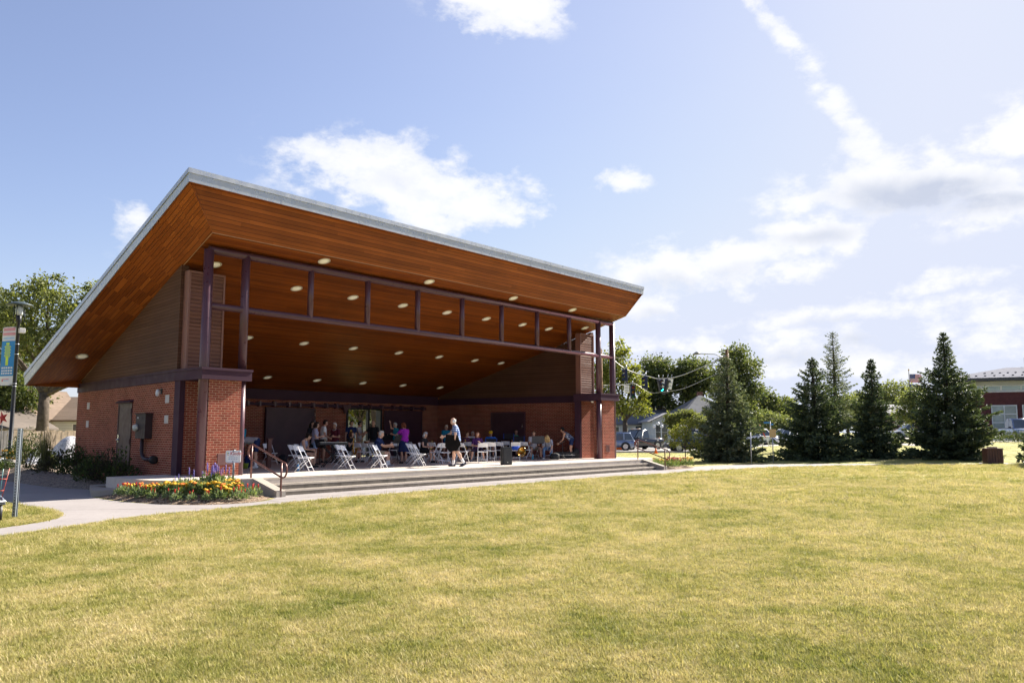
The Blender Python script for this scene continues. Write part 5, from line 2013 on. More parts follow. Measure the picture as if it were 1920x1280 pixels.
# ------------------------------------------------------------------ vegetation
BARK = M('grey_brown_bark', (.088, .070, .056), .9, 0, .35, 5, .15, bmp=.6)
BARKD = M('dark_bark', (.060, .046, .036), .9, 0, .35, 5, .15, bmp=.6)
LF_LOC = leaf_mat('leaves_locust', [(.052, .072, .028), (.105, .130, .046), (.175, .200, .075), (.27, .285, .125)], .45)
LF_OAK = leaf_mat('leaves_deep_green', [(.030, .052, .022), (.065, .092, .036), (.115, .145, .055), (.195, .215, .085)], .42)
LF_YEL = leaf_mat('leaves_yellow_green', [(.060, .085, .022), (.125, .155, .034), (.21, .235, .050), (.33, .325, .075)], .45)
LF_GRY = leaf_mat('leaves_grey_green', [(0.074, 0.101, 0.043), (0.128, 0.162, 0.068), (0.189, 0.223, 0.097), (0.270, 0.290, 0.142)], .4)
NEEDLE = leaf_mat('spruce_needles', [(.030, .050, .034), (.056, .084, .052), (.095, .128, .076), (.165, .195, .12)], .25, .2)
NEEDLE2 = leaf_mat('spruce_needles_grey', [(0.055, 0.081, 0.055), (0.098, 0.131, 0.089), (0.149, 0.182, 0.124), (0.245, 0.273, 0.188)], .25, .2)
SHRUBL = leaf_mat('shrub_leaves', [(0.019, 0.034, 0.012), (0.038, 0.060, 0.019), (0.066, 0.090, 0.029), (0.108, 0.132, 0.043)], .3)
SHRUBD = leaf_mat('dark_shrub_leaves', [(.028, .022, .020), (.048, .040, .030), (.058, .064, .032), (.085, .088, .046)], .25)


def deciduous(name, base, blobs, trunk_h, trunk_r, n_clump, per, leaf, mat, bark, label, cat='tree', group=None, limbs=True, clump_r=.30, lean=(0, 0), open_=.0):
    """blobs: (right, away, up, r_side, r_up) relative to the base; leaves gather in clumps through each blob, thinner inside"""
    t = thing(name, label, cat, base, group)
    B = []
    for r, a, z, rs, rz in blobs:
        c = RGT * r + FWD * a + V3((0, 0, z))
        B.append((c, rs, rz))
    vol = np.array([b[1] ** 2 * b[2] for b in B]); vol = vol ** .75; vol /= vol.sum()
    tb = MB()
    fork = V3((lean[0], lean[1], trunk_h))
    tb.path([V3((0, 0, -.2)), V3((lean[0] * .1, lean[1] * .1, trunk_h * .12)), fork * .55, fork], [trunk_r * 1.35, trunk_r * 1.03, trunk_r * .9, trunk_r * .78], 12)
    clumps = []
    for i, (c, rs, rz) in enumerate(B):
        nn = max(3, int(n_clump * vol[i]))
        d = RNG.normal(0, 1, (nn, 3)); d /= np.linalg.norm(d, axis=1)[:, None]
        rad = RNG.uniform(.35, 1.0, nn) ** .45 * RNG.uniform(.80, 1.10, nn)
        P = np.array(c) + d * rad[:, None] * np.array([rs, rs, rz])
        P = P[P[:, 2] > .15 * trunk_h]
        clumps.append((P, rs, rz))
        if limbs:
            ctl = [fork.lerp(V3((0, 0, trunk_h * .8)), random.random() * .4), fork.lerp(c, .35) + V3((random.uniform(-.1, .1) * rs, random.uniform(-.1, .1) * rs, .12 * rz)), fork.lerp(c, .75), c + V3((0, 0, .3 * rz))]
            r0 = trunk_r * (.62 if len(B) < 4 else .45)
            tb.path(spline3(ctl, 3), interp([r0, r0 * .72, r0 * .45, r0 * .15], 3), 8)
            for k in range(min(5, len(P))):
                q = V3(P[k])
                s0 = fork.lerp(c, random.uniform(.45, .95))
                tb.path([s0, s0.lerp(q, .5) + V3((0, 0, .06 * rz)), q], [r0 * .26, r0 * .16, r0 * .05], 5)
    tb.build('trunk', bark, t, uv=False, off=V3((0, 0, 0)))
    Ps, Ds, Ss = [], [], []
    for P, rs, rz in clumps:
        m = len(P)
        if not m:
            continue
        cr = clump_r * (rs + rz) / 2 * RNG.uniform(.6, 1.25, m)
        off = RNG.normal(0, 1, (m, per, 3)) * np.array([.62, .62, .42])
        pp = P[:, None, :] + off * cr[:, None, None]
        dd = off + np.array([0, 0, -.25])
        Ps.append(pp.reshape(-1, 3)); Ds.append(dd.reshape(-1, 3))
        Ss.append(RNG.uniform(.65, 1.3, m * per) * leaf)
    Q = leaf_quads(np.concatenate(Ps), np.concatenate(Ds), np.concatenate(Ss), .62, .55)
    quads_obj('crown', Q, mat, t)
    return t


def spruce(base, h, r, label, n_whorl=None, dens=1.0, mat=None, sparse=False, spray=.30, low=.02, gap=0, group='spruces along the far side of the lawn', prof=None, name='spruce_tree'):
    t = thing(name, label, 'tree', base, group)
    MB().path([V3((0, 0, -.2)), V3((0, 0, h * .5)), V3((0, 0, h))], [r * .075 + .04, r * .05 + .02, .012], 8).build('trunk', BARKD, t, uv=False, off=V3((0, 0, 0)))
    nw = n_whorl or int(h / .17)
    Ps, Ds, Ss = [], [], []
    brs = MB()
    for w in range(nw):
        z = h * (low + (1 - low) * (w / nw)) + random.uniform(-.05, .05)
        f = z / h
        rr = r * (prof(f) if prof else (1 - f) ** .82 * (.86 + .14 * math.sin(f * 40)))
        nb = int((9 if not sparse else 6) * (1 - .45 * f)) + 1
        a0 = random.random() * 6.28
        for b in range(nb):
            a_ = a0 + 2 * PI * b / nb + random.uniform(-.25, .25)
            ln = rr * random.uniform(.62, 1.18) + .06
            up = (.16 + .75 * f * f) - .30 * (1 - f)
            d = V3((math.cos(a_), math.sin(a_), 0))
            m = max(3, int(ln / .125 * dens))
            tip = None
            pts = []
            for i in range(m):
                s = (i + .6) / m
                sag = up * s * ln * .7 - .20 * math.sin(s * PI * .9) * ln * (1 - f) * .5 + .10 * s * s * ln
                p = V3((0, 0, z)) + d * ln * s + V3((0, 0, sag))
                pts.append(p)
                if s < .18 and not sparse:
                    continue
                k = 9 if not sparse else 4
                side = d.cross(V3((0, 0, 1)))
                for j in range(k):
                    lat = random.uniform(-1, 1)
                    o = p + side * lat * .30 * ln * (1 - s * .75) * .55 + V3((0, 0, random.uniform(-.06, .04)))
                    Ps.append(tuple(o))
                    Ds.append(tuple(d * .75 + side * lat * .9 + V3((0, 0, random.uniform(-.40, .30)))))
                    Ss.append(spray * random.uniform(.55, 1.2) * (.38 + .62 * (1 - f) ** .7))
            if len(pts) > 1 and (sparse or w % 2 == 0):
                brs.path([V3((0, 0, z)), pts[len(pts) // 2], pts[-1]], [.022 if sparse else .018, .012, .005], 4, smooth=False)
    # leader
    for i in range(26):
        zz = h * (1 - .055 * random.random())
        Ps.append((0, 0, zz)); Ds.append((random.uniform(-1, 1), random.uniform(-1, 1), random.uniform(.5, 1.4))); Ss.append(.15)
    brs.build('branches', BARKD, t, uv=False, off=V3((0, 0, 0)))
    Q = leaf_quads(np.array(Ps), np.array(Ds), np.array(Ss), .40, .30)
    quads_obj('needles', Q, mat or NEEDLE, t)
    return t


def bush(name, base, w, h, label, mat, n=900, leaf=.10, cat='shrub', group=None, up=.3, lump=5):
    if bedW_in(base.x, base.y):
        base = base + V3((0, 0, .32 * min(1, bedW_edge(base.x, base.y) / 1.3)))
    t = thing(name, label, cat, base, group)
    mb = MB()
    tips = []
    for k in range(9):
        a_ = random.random() * 6.28
        q = V3((math.cos(a_) * w * .38 * random.random(), math.sin(a_) * w * .38 * random.random(), h * random.uniform(.55, .9)))
        mb.path([V3((q.x * .15, q.y * .15, -.03)), q * .5 + V3((0, 0, .05)), q], [.016, .011, .004], 5)
    mb.build('stems', BARKD, t, uv=False, off=V3((0, 0, 0)))
    d = RNG.normal(0, 1, (n, 3)); d /= np.linalg.norm(d, axis=1)[:, None]
    d[:, 2] = np.abs(d[:, 2]) * 1.0 - .15
    rad = RNG.uniform(.25, 1, n) ** .5
    lum = 1 + .16 * np.sin(d[:, 0] * lump + 1.3) * np.cos(d[:, 1] * lump) + .10 * np.sin(d[:, 2] * 9)
    P = d * (rad * lum)[:, None] * np.array([w / 2, w / 2, h * .85]) + np.array([0, 0, h * .10])
    P[:, 2] = np.maximum(P[:, 2], .03)
    Q = leaf_quads(P, d + np.array([0, 0, up]), RNG.uniform(.6, 1.3, n) * leaf, .45, .5)
    quads_obj('foliage', Q, mat, t)
    return t


def grass_clump(base, w, h, label, mat, n=260, name='ornamental_grass', plume=None, group=None):
    t = thing(name, label, 'grass clump', base, group)
    a_ = RNG.uniform(0, 6.28, n); s = RNG.uniform(.0, 1, n)
    lean = np.stack([np.cos(a_) * s * w / 2, np.sin(a_) * s * w / 2, h * RNG.uniform(.62, 1.0, n)], 1)
    b0 = np.stack([np.cos(a_) * .10 * w, np.sin(a_) * .10 * w, np.zeros(n)], 1) * RNG.uniform(.2, 1, n)[:, None]
    side = np.stack([-np.sin(a_), np.cos(a_), np.zeros(n)], 1) * .008
    mid = b0 + (lean - b0) * .55 + np.array([0, 0, .05])
    Q = np.concatenate([np.stack([b0 - side, b0 + side, mid + side, mid - side], 1), np.stack([mid - side, mid + side, lean + side * .1, lean - side * .1], 1)])
    quads_obj('blades', Q, mat, t)
    if plume:
        k = n // 4
        Q = leaf_quads(lean[:k] - np.array([0, 0, .16]), np.tile(np.array([0, 0, 1.0]), (k, 1)) + lean[:k] * .1, np.full(k, .30), .07, .06)
        quads_obj('plumes', Q, plume, t)
    return t


# --- the lawn: tufts of mown grass standing on the ground sheet
def tuft(name, n, h, spread):
    vs, fs = [], []
    for i in range(n):
        a_, r = random.random() * 6.28, random.random() ** .5 * spread
        x, y = math.cos(a_) * r, math.sin(a_) * r
        b = random.random() * 6.28
        w = random.uniform(.0016, .0030)
        hh = h * random.uniform(.5, 1.15)
        l = hh * random.uniform(.2, 1.0)
        dx, dy = math.cos(b) * l, math.sin(b) * l
        px, py = -math.sin(b) * w, math.cos(b) * w
        o = len(vs)
        vs += [(x - px, y - py, -.004), (x + px, y + py, -.004), (x + dx * .38 + px * .8, y + dy * .38 + py * .8, hh * .62), (x + dx * .38 - px * .8, y + dy * .38 - py * .8, hh * .62), (x + dx, y + dy, hh)]
        fs += [(o, o + 1, o + 2, o + 3), (o + 3, o + 2, o + 4)]
    me = bpy.data.meshes.new(name)
    me.from_pydata(vs, [], fs)
    me.materials.append(BLADES)
    return bpy.data.objects.new(name, me)       # not linked: only a source for the tufts


def lawn_tufts(pts, scales, src, name):
    me = bpy.data.meshes.new(name)
    me.from_pydata(pts, [], [])
    at_ = me.attributes.new('tuft_size', 'FLOAT', 'POINT')
    at_.data.foreach_set('value', scales)
    o = bpy.data.objects.new(name, me)
    COL.objects.link(o)
    ng = bpy.data.node_groups.new('tufts', 'GeometryNodeTree')
    ng.interface.new_socket('Geometry', in_out='INPUT', socket_type='NodeSocketGeometry')
    ng.interface.new_socket('Geometry', in_out='OUTPUT', socket_type='NodeSocketGeometry')
    gi, go = ng.nodes.new('NodeGroupInput'), ng.nodes.new('NodeGroupOutput')
    oi = ng.nodes.new('GeometryNodeObjectInfo'); oi.inputs['Object'].default_value = src
    ip = ng.nodes.new('GeometryNodeInstanceOnPoints')
    m2p = ng.nodes.new('GeometryNodeMeshToPoints')
    rv = ng.nodes.new('FunctionNodeRandomValue'); rv.data_type = 'FLOAT_VECTOR'
    rv.inputs[0].default_value = (-.12, -.12, 0); rv.inputs[1].default_value = (.12, .12, 6.283)
    na = ng.nodes.new('GeometryNodeInputNamedAttribute'); na.data_type = 'FLOAT'; na.inputs['Name'].default_value = 'tuft_size'
    ng.links.new(gi.outputs[0], m2p.inputs['Mesh'])
    ng.links.new(m2p.outputs[0], ip.inputs['Points'])
    ng.links.new(oi.outputs['Geometry'], ip.inputs['Instance'])
    ng.links.new(rv.outputs[0], ip.inputs['Rotation'])
    ng.links.new(na.outputs[0], ip.inputs['Scale'])
    ng.links.new(ip.outputs[0], go.inputs[0])
    md = o.modifiers.new('tufts', 'NODES'); md.node_group = ng
    o['kind'] = 'stuff'
    return o


def in_poly(P, poly):
    c = np.zeros(len(P), bool)
    n = len(poly)
    for i in range(n):
        (x1, y1), (x2, y2) = poly[i], poly[(i + 1) % n]
        if y1 == y2:
            continue
        c ^= ((y1 > P[:, 1]) != (y2 > P[:, 1])) & (P[:, 0] < (x2 - x1) * (P[:, 1] - y1) / (y2 - y1) + x1)
    return c


front = NEAR + [(60, -90), (-60, -90), (-60, -18), (-16, -9.6)]
patch = spline([(-4.85, .6), (-4.78, -1.2), (-4.85, -2.9), (-5.15, -3.9), (-5.75, -4.7), (-6.6, -5.2), (-7.6, -5.7), (-11.5, -7.0)]) + [(-16, -8.2), (-16, .6)]
acc = []
for r0, r1, dens in ((3.5, 8.5, 1900), (8.5, 13, 1150), (13, 20, 560), (20, 32, 200), (32, 52, 40)):
    span = R(104)
    n = int(dens * span / 2 * (r1 * r1 - r0 * r0))
    rr = np.sqrt(RNG.uniform(r0 * r0, r1 * r1, n))
    an = RNG.uniform(-span / 2, span / 2, n) + YAW
    P = np.stack([CAM.x + rr * np.sin(an), CAM.y + rr * np.cos(an)], 1)
    keep = in_poly(P, front) | in_poly(P, patch)
    P = P[keep]
    acc.append(np.column_stack([P, np.zeros(len(P)), np.where(RNG.random(len(P)) < .035, 1.75, RNG.uniform(.7, 1.3, len(P))) * (1 if r0 < 13 else 1.25 if r0 < 20 else 1.8)]))
A = np.concatenate(acc)
lawn_tufts(A[:, :3].tolist(), A[:, 3].tolist(), tuft('grass_tuft', 16, .038, .055), 'grass')

# --- flowers of the two beds: each plant a thing
PETY = M('marigold_yellow', (.80, .47, .018), .6, 0, .18, 40)
PETO = M('marigold_orange', (.72, .21, .010), .6, 0, .18, 40)
PETR = M('salvia_red', (.62, .030, .012), .6, 0, .15, 40)
PETV = M('salvia_violet', (.16, .12, .40), .6, 0, .15, 40)
PETP = M('zinnia_pink', (.62, .13, .10), .6, 0, .15, 40)
FLEAF = leaf_mat('bedding_leaves', [(.045, .080, .026), (.095, .150, .048), (.165, .225, .085), (.27, .33, .17)], .35)
FLEAFS = leaf_mat('silver_bedding_leaves', [(.075, .12, .055), (.15, .21, .105), (.24, .30, .17), (.36, .41, .28)], .35)


def plant(name, label, w, h, blooms, petal, leafm, group, spikes=0, n=70):
    t = thing(name, label, 'flower', (0, 0, 0), group)
    d = RNG.normal(0, 1, (n, 3)); d /= np.linalg.norm(d, axis=1)[:, None]
    d[:, 2] = np.abs(d[:, 2])
    P = d * (RNG.uniform(.3, 1, n) ** .6)[:, None] * np.array([w / 2, w / 2, h * .8])
    quads_obj('leaves', leaf_quads(P, d + np.array([0, 0, .5]), RNG.uniform(.05, .10, n), .42, .4), leafm, t)
    for b in range(blooms):
        a_ = random.random() * 6.28; r = random.random() ** .5 * w * .38
        c = V3((math.cos(a_) * r, math.sin(a_) * r, h * random.uniform(.82, 1.05)))
        mb = MB()
        if spikes:
            mb.path([c - V3((0, 0, .06)), c + V3((0, 0, .02)), c + V3((.008, 0, spikes))], [.006, .011, .003], 6)
            for k in range(10):
                q = c + V3((0, 0, spikes * k / 10))
                mb.ball(q + V3((math.cos(k * 2.4) * .010, math.sin(k * 2.4) * .010, 0)), (.008, .008, .010), n=6, m=4)
        else:
            for ring_, rr, zz in ((9, .036, 0), (7, .024, .012), (4, .010, .02)):
                for k in range(ring_):
                    q = 2 * PI * k / ring_ + ring_
                    mb.ball(c + V3((math.cos(q) * rr, math.sin(q) * rr, zz)), (.015, .015, .010), n=6, m=4)
            mb.path([c - V3((0, 0, .12)), c], .004, 4)
        mb.build('bloom', petal, t, uv=False, off=V3((0, 0, 0)))
    return t


def strew(proto, pts, label_fn, z0=.10):
    first = True
    for (x, y) in pts:
        s = random.uniform(.8, 1.2)
        z = ground_z(x, y) + (.006 + .33 * min(1, bedL_edge(x, y) / 1.25) if bedL_in(x, y) else z0)
        if first:
            proto.location = (x, y, z); proto.scale = (s,) * 3
            first = False
        else:
            dup(proto, (x, y, z), random.random() * 6.28, None, None, s)


def rows(curve, off0, off1, n, jit, ins):
    """points set back from a curve towards the pier"""
    pts = []
    C = spline(curve, 8)
    Ls = [0]
    for a_, b_ in zip(C, C[1:]):
        Ls.append(Ls[-1] + math.hypot(b_[0] - a_[0], b_[1] - a_[1]))
    for i in range(n):
        s = Ls[-1] * (i + .5 + random.uniform(-.3, .3)) / n
        k = max(j for j in range(len(Ls)) if Ls[j] <= s)
        k = min(k, len(C) - 2)
        t = (s - Ls[k]) / max(1e-6, Ls[k + 1] - Ls[k])
        p = V3((*C[k], 0)).lerp(V3((*C[k + 1], 0)), t)
        d = V3((C[k + 1][0] - C[k][0], C[k + 1][1] - C[k][1], 0)).normalized()
        nrm_ = V3((-d.y, d.x, 0))
        if nrm_.dot(V3((-.4, -1.6, 0)) - p) < 0:
            nrm_ = -nrm_
        q = p + nrm_ * random.uniform(off0, off1) + V3((random.uniform(-jit, jit), random.uniform(-jit, jit), 0))
        if ins(q.x, q.y):
            pts.append((q.x, q.y))
    return pts


EDGE_L = [(.10, -3.3), (-.5, -3.80), (-1.2, -3.95), (-2.05, -3.52), (-2.52, -2.4), (-2.66, -.9), (-2.55, .2)]
g1 = 'marigolds in the flower bed by the near pier'
strew(plant('marigold_plant', 'bushy marigold with round yellow-orange blooms in the near flower bed', .34, .24, 4, PETY, FLEAF, g1, 0, 110), rows(EDGE_L, .45, .95, 34, .05, bedL_in), None)
strew(plant('orange_marigold', 'bushy marigold with deep orange blooms in the near flower bed', .32, .28, 2, PETO, FLEAF, 'orange marigolds in the near flower bed', 0, 100), rows(EDGE_L, .42, .70, 8, .06, bedL_in), None)
strew(plant('red_salvia', 'silvery green plant with short red flower spikes along the near bed edge', .28, .23, 2, PETR, FLEAFS, 'red salvias along the edge of the near bed', .055, 110), rows(EDGE_L, .26, .40, 15, .03, bedL_in), None)
strew(plant('green_bedding_plant', 'pale green leafy bedding plant without blooms behind the near marigolds', .46, .36, 0, PETY, FLEAFS, 'leafy plants in the near flower bed', 0, 170), rows(EDGE_L, .80, 1.30, 34, .08, bedL_in), None)
strew(plant('violet_salvia', 'slender plant with violet flower spikes at the back of the near bed', .24, .42, 2, PETV, FLEAF, 'violet salvias at the back of the near bed', .13, 60), [(x, y) for x, y in rows(EDGE_L, 1.05, 1.35, 20, .08, bedL_in)], None)
EDGE_R = [(20.95, -2.9), (22.0, -3.2), (23.2, -3.1), (24.2, -2.7)]


def rnd_in(n, ins, box):
    out = []
    while len(out) < n:
        x, y = random.uniform(box[0], box[2]), random.uniform(box[1], box[3])
        if ins(x, y):
            out.append((x, y))
    return out


bx = (21.0, -3.25, 24.4, -1.0)
strew(plant('zinnia_plant', 'leafy plant with coral pink blooms in the far flower bed', .30, .40, 4, PETP, FLEAF, 'coral blooms in the far flower bed'), rnd_in(8, bedR_in, bx), None)
strew(plant('yellow_zinnia', 'leafy plant with yellow blooms in the far flower bed', .30, .36, 4, PETY, FLEAF, 'yellow blooms in the far flower bed'), rnd_in(8, bedR_in, bx), None)
strew(plant('red_zinnia', 'leafy plant with bright red blooms in the far flower bed', .28, .34, 3, PETR, FLEAF, 'red blooms in the far flower bed'), rnd_in(5, bedR_in, bx), None)
strew(plant('leafy_bedding_plant', 'broad pale green bedding plant in the far flower bed beside the cheek wall', .45, .42, 0, PETY, FLEAFS, 'leafy plants in the far flower bed', 0, 120), rnd_in(14, bedR_in, (21, -2.6, 24, -1.2)), None)

# --- shrubs of the planting bed along the left wall
BLG = leaf_mat('grass_blade_green', [(.045, .06, .02), (.09, .11, .035), (.15, .16, .06), (.24, .22, .10)], .3)
PLU = leaf_mat('grass_plume', [(.12, .09, .06), (.2, .16, .10), (.3, .24, .16)], .3)
def shrub_at(u, v, a):
    p = at(u, a)
    return p


bush('dark_green_shrub', at(54, 31), 2.0, 1.55, 'rounded dark green shrub left of the ornamental grass', SHRUBL, 1500, .12)
bush('purple_brown_shrub', at(124, 29.8), 1.9, .92, 'dull purple-brown twiggy shrub in front of the white gravel mound', SHRUBD, 1500, .11, up=.9)
bush('dark_leaf_shrub', at(147, 28.6), 1.25, 1.25, 'dark green shrub against the rear corner of the brick wall', SHRUBL, 900, .11)
bush('green_shrub', at(184, 25.6), 1.25, .95, 'loose olive green shrub in front of the brown side door', SHRUBL, 900, .10, up=.8)
bush('low_olive_shrub', at(206, 25.5), 1.15, 1.05, 'dark olive shrub close to the bottom of the brown side door', SHRUBD, 800, .10, up=.8)
bush('tall_dark_shrub', at(231, 25.2), 1.0, 1.25, 'tall dark shrub reaching up in front of the side door', SHRUBL, 700, .10, up=1.0)
bush('tiny_shrub', at(252, 23.9), .55, .30, 'tiny creeping green plant at the edge of the rock bed', SHRUBL, 200, .06)
grass_clump(at(88, 30.6), .8, 1.75, 'tall upright ornamental grass with pale blades', BLG, 260, plume=PLU)
grass_clump(at(42, 38), 1.4, 1.6, 'tawny ornamental grass in front of the wooden fence', BLG, 200, plume=PLU)
grass_clump(at(98, 33.2), 1.0, .9, 'low yellow-green grass clump between the shrubs', LF_YEL, 260)
# yellow lilies at the left edge
t = thing('daylily_clump', 'clump of yellow lilies with strap leaves by the lamp post base', 'flower', at(8, 31.5))
n = 180
a_ = RNG.uniform(0, 6.28, n)
b0 = np.stack([RNG.normal(0, .22, n), RNG.normal(0, .22, n), np.zeros(n)], 1)
tip = b0 + np.stack([np.cos(a_) * .3, np.sin(a_) * .3, RNG.uniform(.35, .75, n)], 1)
quads_obj('leaves', leaf_quads(b0, tip - b0, np.linalg.norm(tip - b0, axis=1), .06, .05), FLEAF, t)
for k in range(16):
    c = V3((random.gauss(0, .32), random.gauss(0, .32), random.uniform(.62, .95)))
    mb = MB()
    mb.path([V3((c.x * .6, c.y * .6, 0)), c], .006, 4)
    mb.build('stalk', FLEAF, t, uv=False, off=V3((0, 0, 0)))
    q = np.array([tuple(c)] * 6)
    dd = np.array([(math.cos(i * 1.047), math.sin(i * 1.047), .7) for i in range(6)])
    quads_obj('bloom', leaf_quads(q, dd, np.full(6, .15), .42, .05), PETY, t)

# --- the big tree and its neighbours on the left, beyond the fence
deciduous('locust_tree', at(79, 56), [(-2.4, 0, 9.4, 2.2, 1.7), (.8, .5, 10.5, 2.1, 1.6), (2.7, -1, 8.8, 1.9, 1.5), (-.2, -1, 8.0, 2.0, 1.4), (-3.9, 1, 7.8, 1.6, 1.4), (4.2, 0, 7.2, 1.6, 1.2), (4.6, .5, 5.6, 1.2, .9), (-.2, 0, 11.8, 1.4, 1.0), (2.9, .3, 11.1, 1.3, .9), (-2.2, 1, 11.4, 1.3, .8), (-4.8, 0, 9.6, 1.3, 1.0)],
          4.4, .42, 250, 52, .24, LF_LOC, BARK, 'large leafy tree with a forked grey trunk behind the wooden fence', clump_r=.34)
deciduous('leafy_tree', at(-10, 62), [(-1.5, 0, 10.4, 2.4, 1.8), (1.2, 1, 8.4, 2.1, 1.6), (-3.0, 0, 7.4, 2.4, 2.0), (.4, 0, 5.6, 2.0, 1.5), (-1.2, 0, 12.2, 1.5, 1.0)],
          4.0, .38, 170, 80, .26, LF_LOC, BARK, 'leafy green tree at the left edge behind the banner', clump_r=.32)
deciduous('dark_tree', at(14, 60), [(-1.6, 0, 4.8, 1.9, 1.5), (.9, 0, 4.5, 1.7, 1.4), (.0, 0, 6.0, 1.5, 1.1)],
          2.6, .22, 90, 80, .24, LF_OAK, BARKD, 'low dark green tree above the beige garage roof', clump_r=.36)
# tree seen through the rear opening of the stage
deciduous('garden_tree', at(676, 62), [(-.8, 0, 5.4, 2.0, 1.7), (1.0, 1, 6.0, 2.0, 1.6), (-.6, 1, 3.6, 1.8, 1.4), (1.6, 0, 4.4, 1.6, 1.4), (-2.4, 0, 4.6, 1.6, 1.6)],
          2.6, .22, 110, 80, .24, LF_YEL, BARK, 'sunlit yellow-green tree seen through the rear opening', clump_r=.40)
deciduous('shade_tree', at(712, 55), [(1.2, 0, 6.4, 1.8, 1.5), (-.6, 0, 6.8, 1.6, 1.2), (2.4, 0, 5.2, 1.6, 1.2)], 4.4, .24, 70, 80, .22, LF_OAK, BARKD, 'tree with a dark slanting trunk at the right of the rear opening', clump_r=.40, lean=(-.8, 0))

# --- spruces on the right
full = lambda f: (1 - f) ** .92 * (1.0 if f > .12 else .80 + 1.6 * f) * (.88 + .16 * math.sin(f * 41))
slim = lambda f: (.34 * ((1 - f) / .30) ** .6 if f > .70 else .34 + .66 * ((.70 - f) / .62) ** .8 if f > .08 else .92) * (.90 + .12 * math.sin(f * 47))
tier = lambda f: (.25 * ((1 - f) / .34) ** .65 if f > .66 else .42 + .58 * ((.66 - f) / .5) ** .85 if f > .16 else .9) * (.90 + .12 * math.sin(f * 43))
SPR = 'spruce '
sp = [(1366, 47.5, 6.05, 2.25, NEEDLE2, 'narrow grey-green spruce nearest the stage, with a bare-looking top'),
      (1528, 49.0, 6.1, 2.95, NEEDLE, 'broad dark green spruce, left of the close pair'),
      (1639, 50.0, 6.05, 1.95, NEEDLE, 'slimmer dark green spruce, right of the close pair'),
      (1779, 49.5, 7.65, 2.8, NEEDLE, 'tallest and widest spruce, beside the brown bin')]
for (u, a, h, r, m, lb), pf_ in zip(sp, (slim, full, full, tier)):
    spruce(at(u, a), h, r, lb, mat=m, prof=pf_)
spruce(at(1992, 44), 5.2, 2.4, 'spruce cut by the right picture edge', mat=NEEDLE, prof=full)
spruce(at(1569, 66), 9.1, 2.5, 'tall thin sparse spruce showing sky between its branches', mat=NEEDLE2, sparse=True, prof=lambda f: (1 - f) ** .55 * .9 * (.75 + .25 * math.sin(f * 55)), spray=.30, n_whorl=38, dens=1.1, low=.2)

# --- trees behind the street
FT_ = 'broad leafy tree '
deciduous('street_tree', at(1172, 92), [(-1.6, 0, 9.3, 1.9, 1.7), (.6, 0, 7.0, 1.5, 1.4), (-.8, 0, 4.9, 1.9, 1.4), (1.3, 1, 8.9, .8, .7), (-3, 0, 7.4, 1.9, 1.8), (1.9, 0, 4.4, 1.1, 1.0), (-.6, 0, 11.2, 1.1, .9), (2.2, 0, 6.0, .6, .5)], 3.0, .32, 170, 50, .32, LF_YEL, BARK, 'yellow-green tree just right of the far stage column', clump_r=.42)
deciduous('maple_tree', at(1234, 112), [(-.2, 0, 10.6, 2.1, 1.7), (-1.8, 0, 8.6, 1.8, 1.5), (1.6, 0, 8.8, 1.8, 1.6), (0, 0, 6.6, 2.0, 1.3), (1.8, 0, 5.4, 1.1, .8), (-1.8, 0, 5.8, 1.1, .8)], 3.6, .40, 190, 50, .38, LF_OAK, BARKD, 'dark green tree behind the row of traffic lights', clump_r=.42)
deciduous('elm_tree', at(1304, 112), [(0, 0, 10.3, 2.7, 1.5), (-2.2, 0, 8.4, 2.0, 1.4), (2.0, 0, 8.6, 2.1, 1.5), (0.2, 0, 7.4, 1.9, 1.1), (-1.4, 0, 6.0, 1.2, .7)], 4.2, .42, 170, 50, .38, LF_OAK, BARKD, 'round-crowned dark tree above the grey house roof', clump_r=.42)
deciduous('ash_tree', at(1386, 104), [(-.4, 0, 11.4, 1.9, 1.4), (1.4, 0, 9.6, 1.8, 1.4), (-1.4, 0, 9.0, 1.7, 1.4), (1.2, 0, 7.2, 1.9, 1.2), (-.6, 0, 5.6, 2.0, 1.3), (1.4, 0, 4.6, 1.6, 1.0)], 4.0, .40, 180, 50, .36, LF_OAK, BARK, 'tall tree behind the wooden utility pole', clump_r=.42)
deciduous('far_tree', at(1432, 150), [(-1.6, 0, 6.2, 3.0, 2.2), (2.2, 0, 5.2, 3.0, 2.0), (.2, 0, 7.8, 2.2, 1.4), (4.6, 0, 4.2, 2.2, 1.7)], 2.6, .4, 130, 60, .48, LF_OAK, BARKD, 'dark far tree left of the broad spruce', clump_r=.42)
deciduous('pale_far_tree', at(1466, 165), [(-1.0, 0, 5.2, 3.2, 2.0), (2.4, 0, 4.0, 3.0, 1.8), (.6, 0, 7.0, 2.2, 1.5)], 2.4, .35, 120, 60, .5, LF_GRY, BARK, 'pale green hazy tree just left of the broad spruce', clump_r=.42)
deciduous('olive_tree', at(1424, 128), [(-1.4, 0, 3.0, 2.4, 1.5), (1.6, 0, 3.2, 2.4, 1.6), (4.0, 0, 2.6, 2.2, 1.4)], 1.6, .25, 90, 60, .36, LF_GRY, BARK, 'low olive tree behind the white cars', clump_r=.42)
deciduous('back_tree', at(1672, 140), [(-2.8, 0, 6.2, 3.0, 2.2), (.8, 0, 7.4, 2.8, 2.0), (3.6, 0, 5.6, 2.8, 2.2), (0, 0, 4.0, 3.6, 2.0), (-5.4, 0, 5.0, 2.4, 2.0)], 2.8, .4, 160, 60, .46, LF_GRY, BARK, 'pale grey-green tree between the two right spruces, below the flags', clump_r=.42)
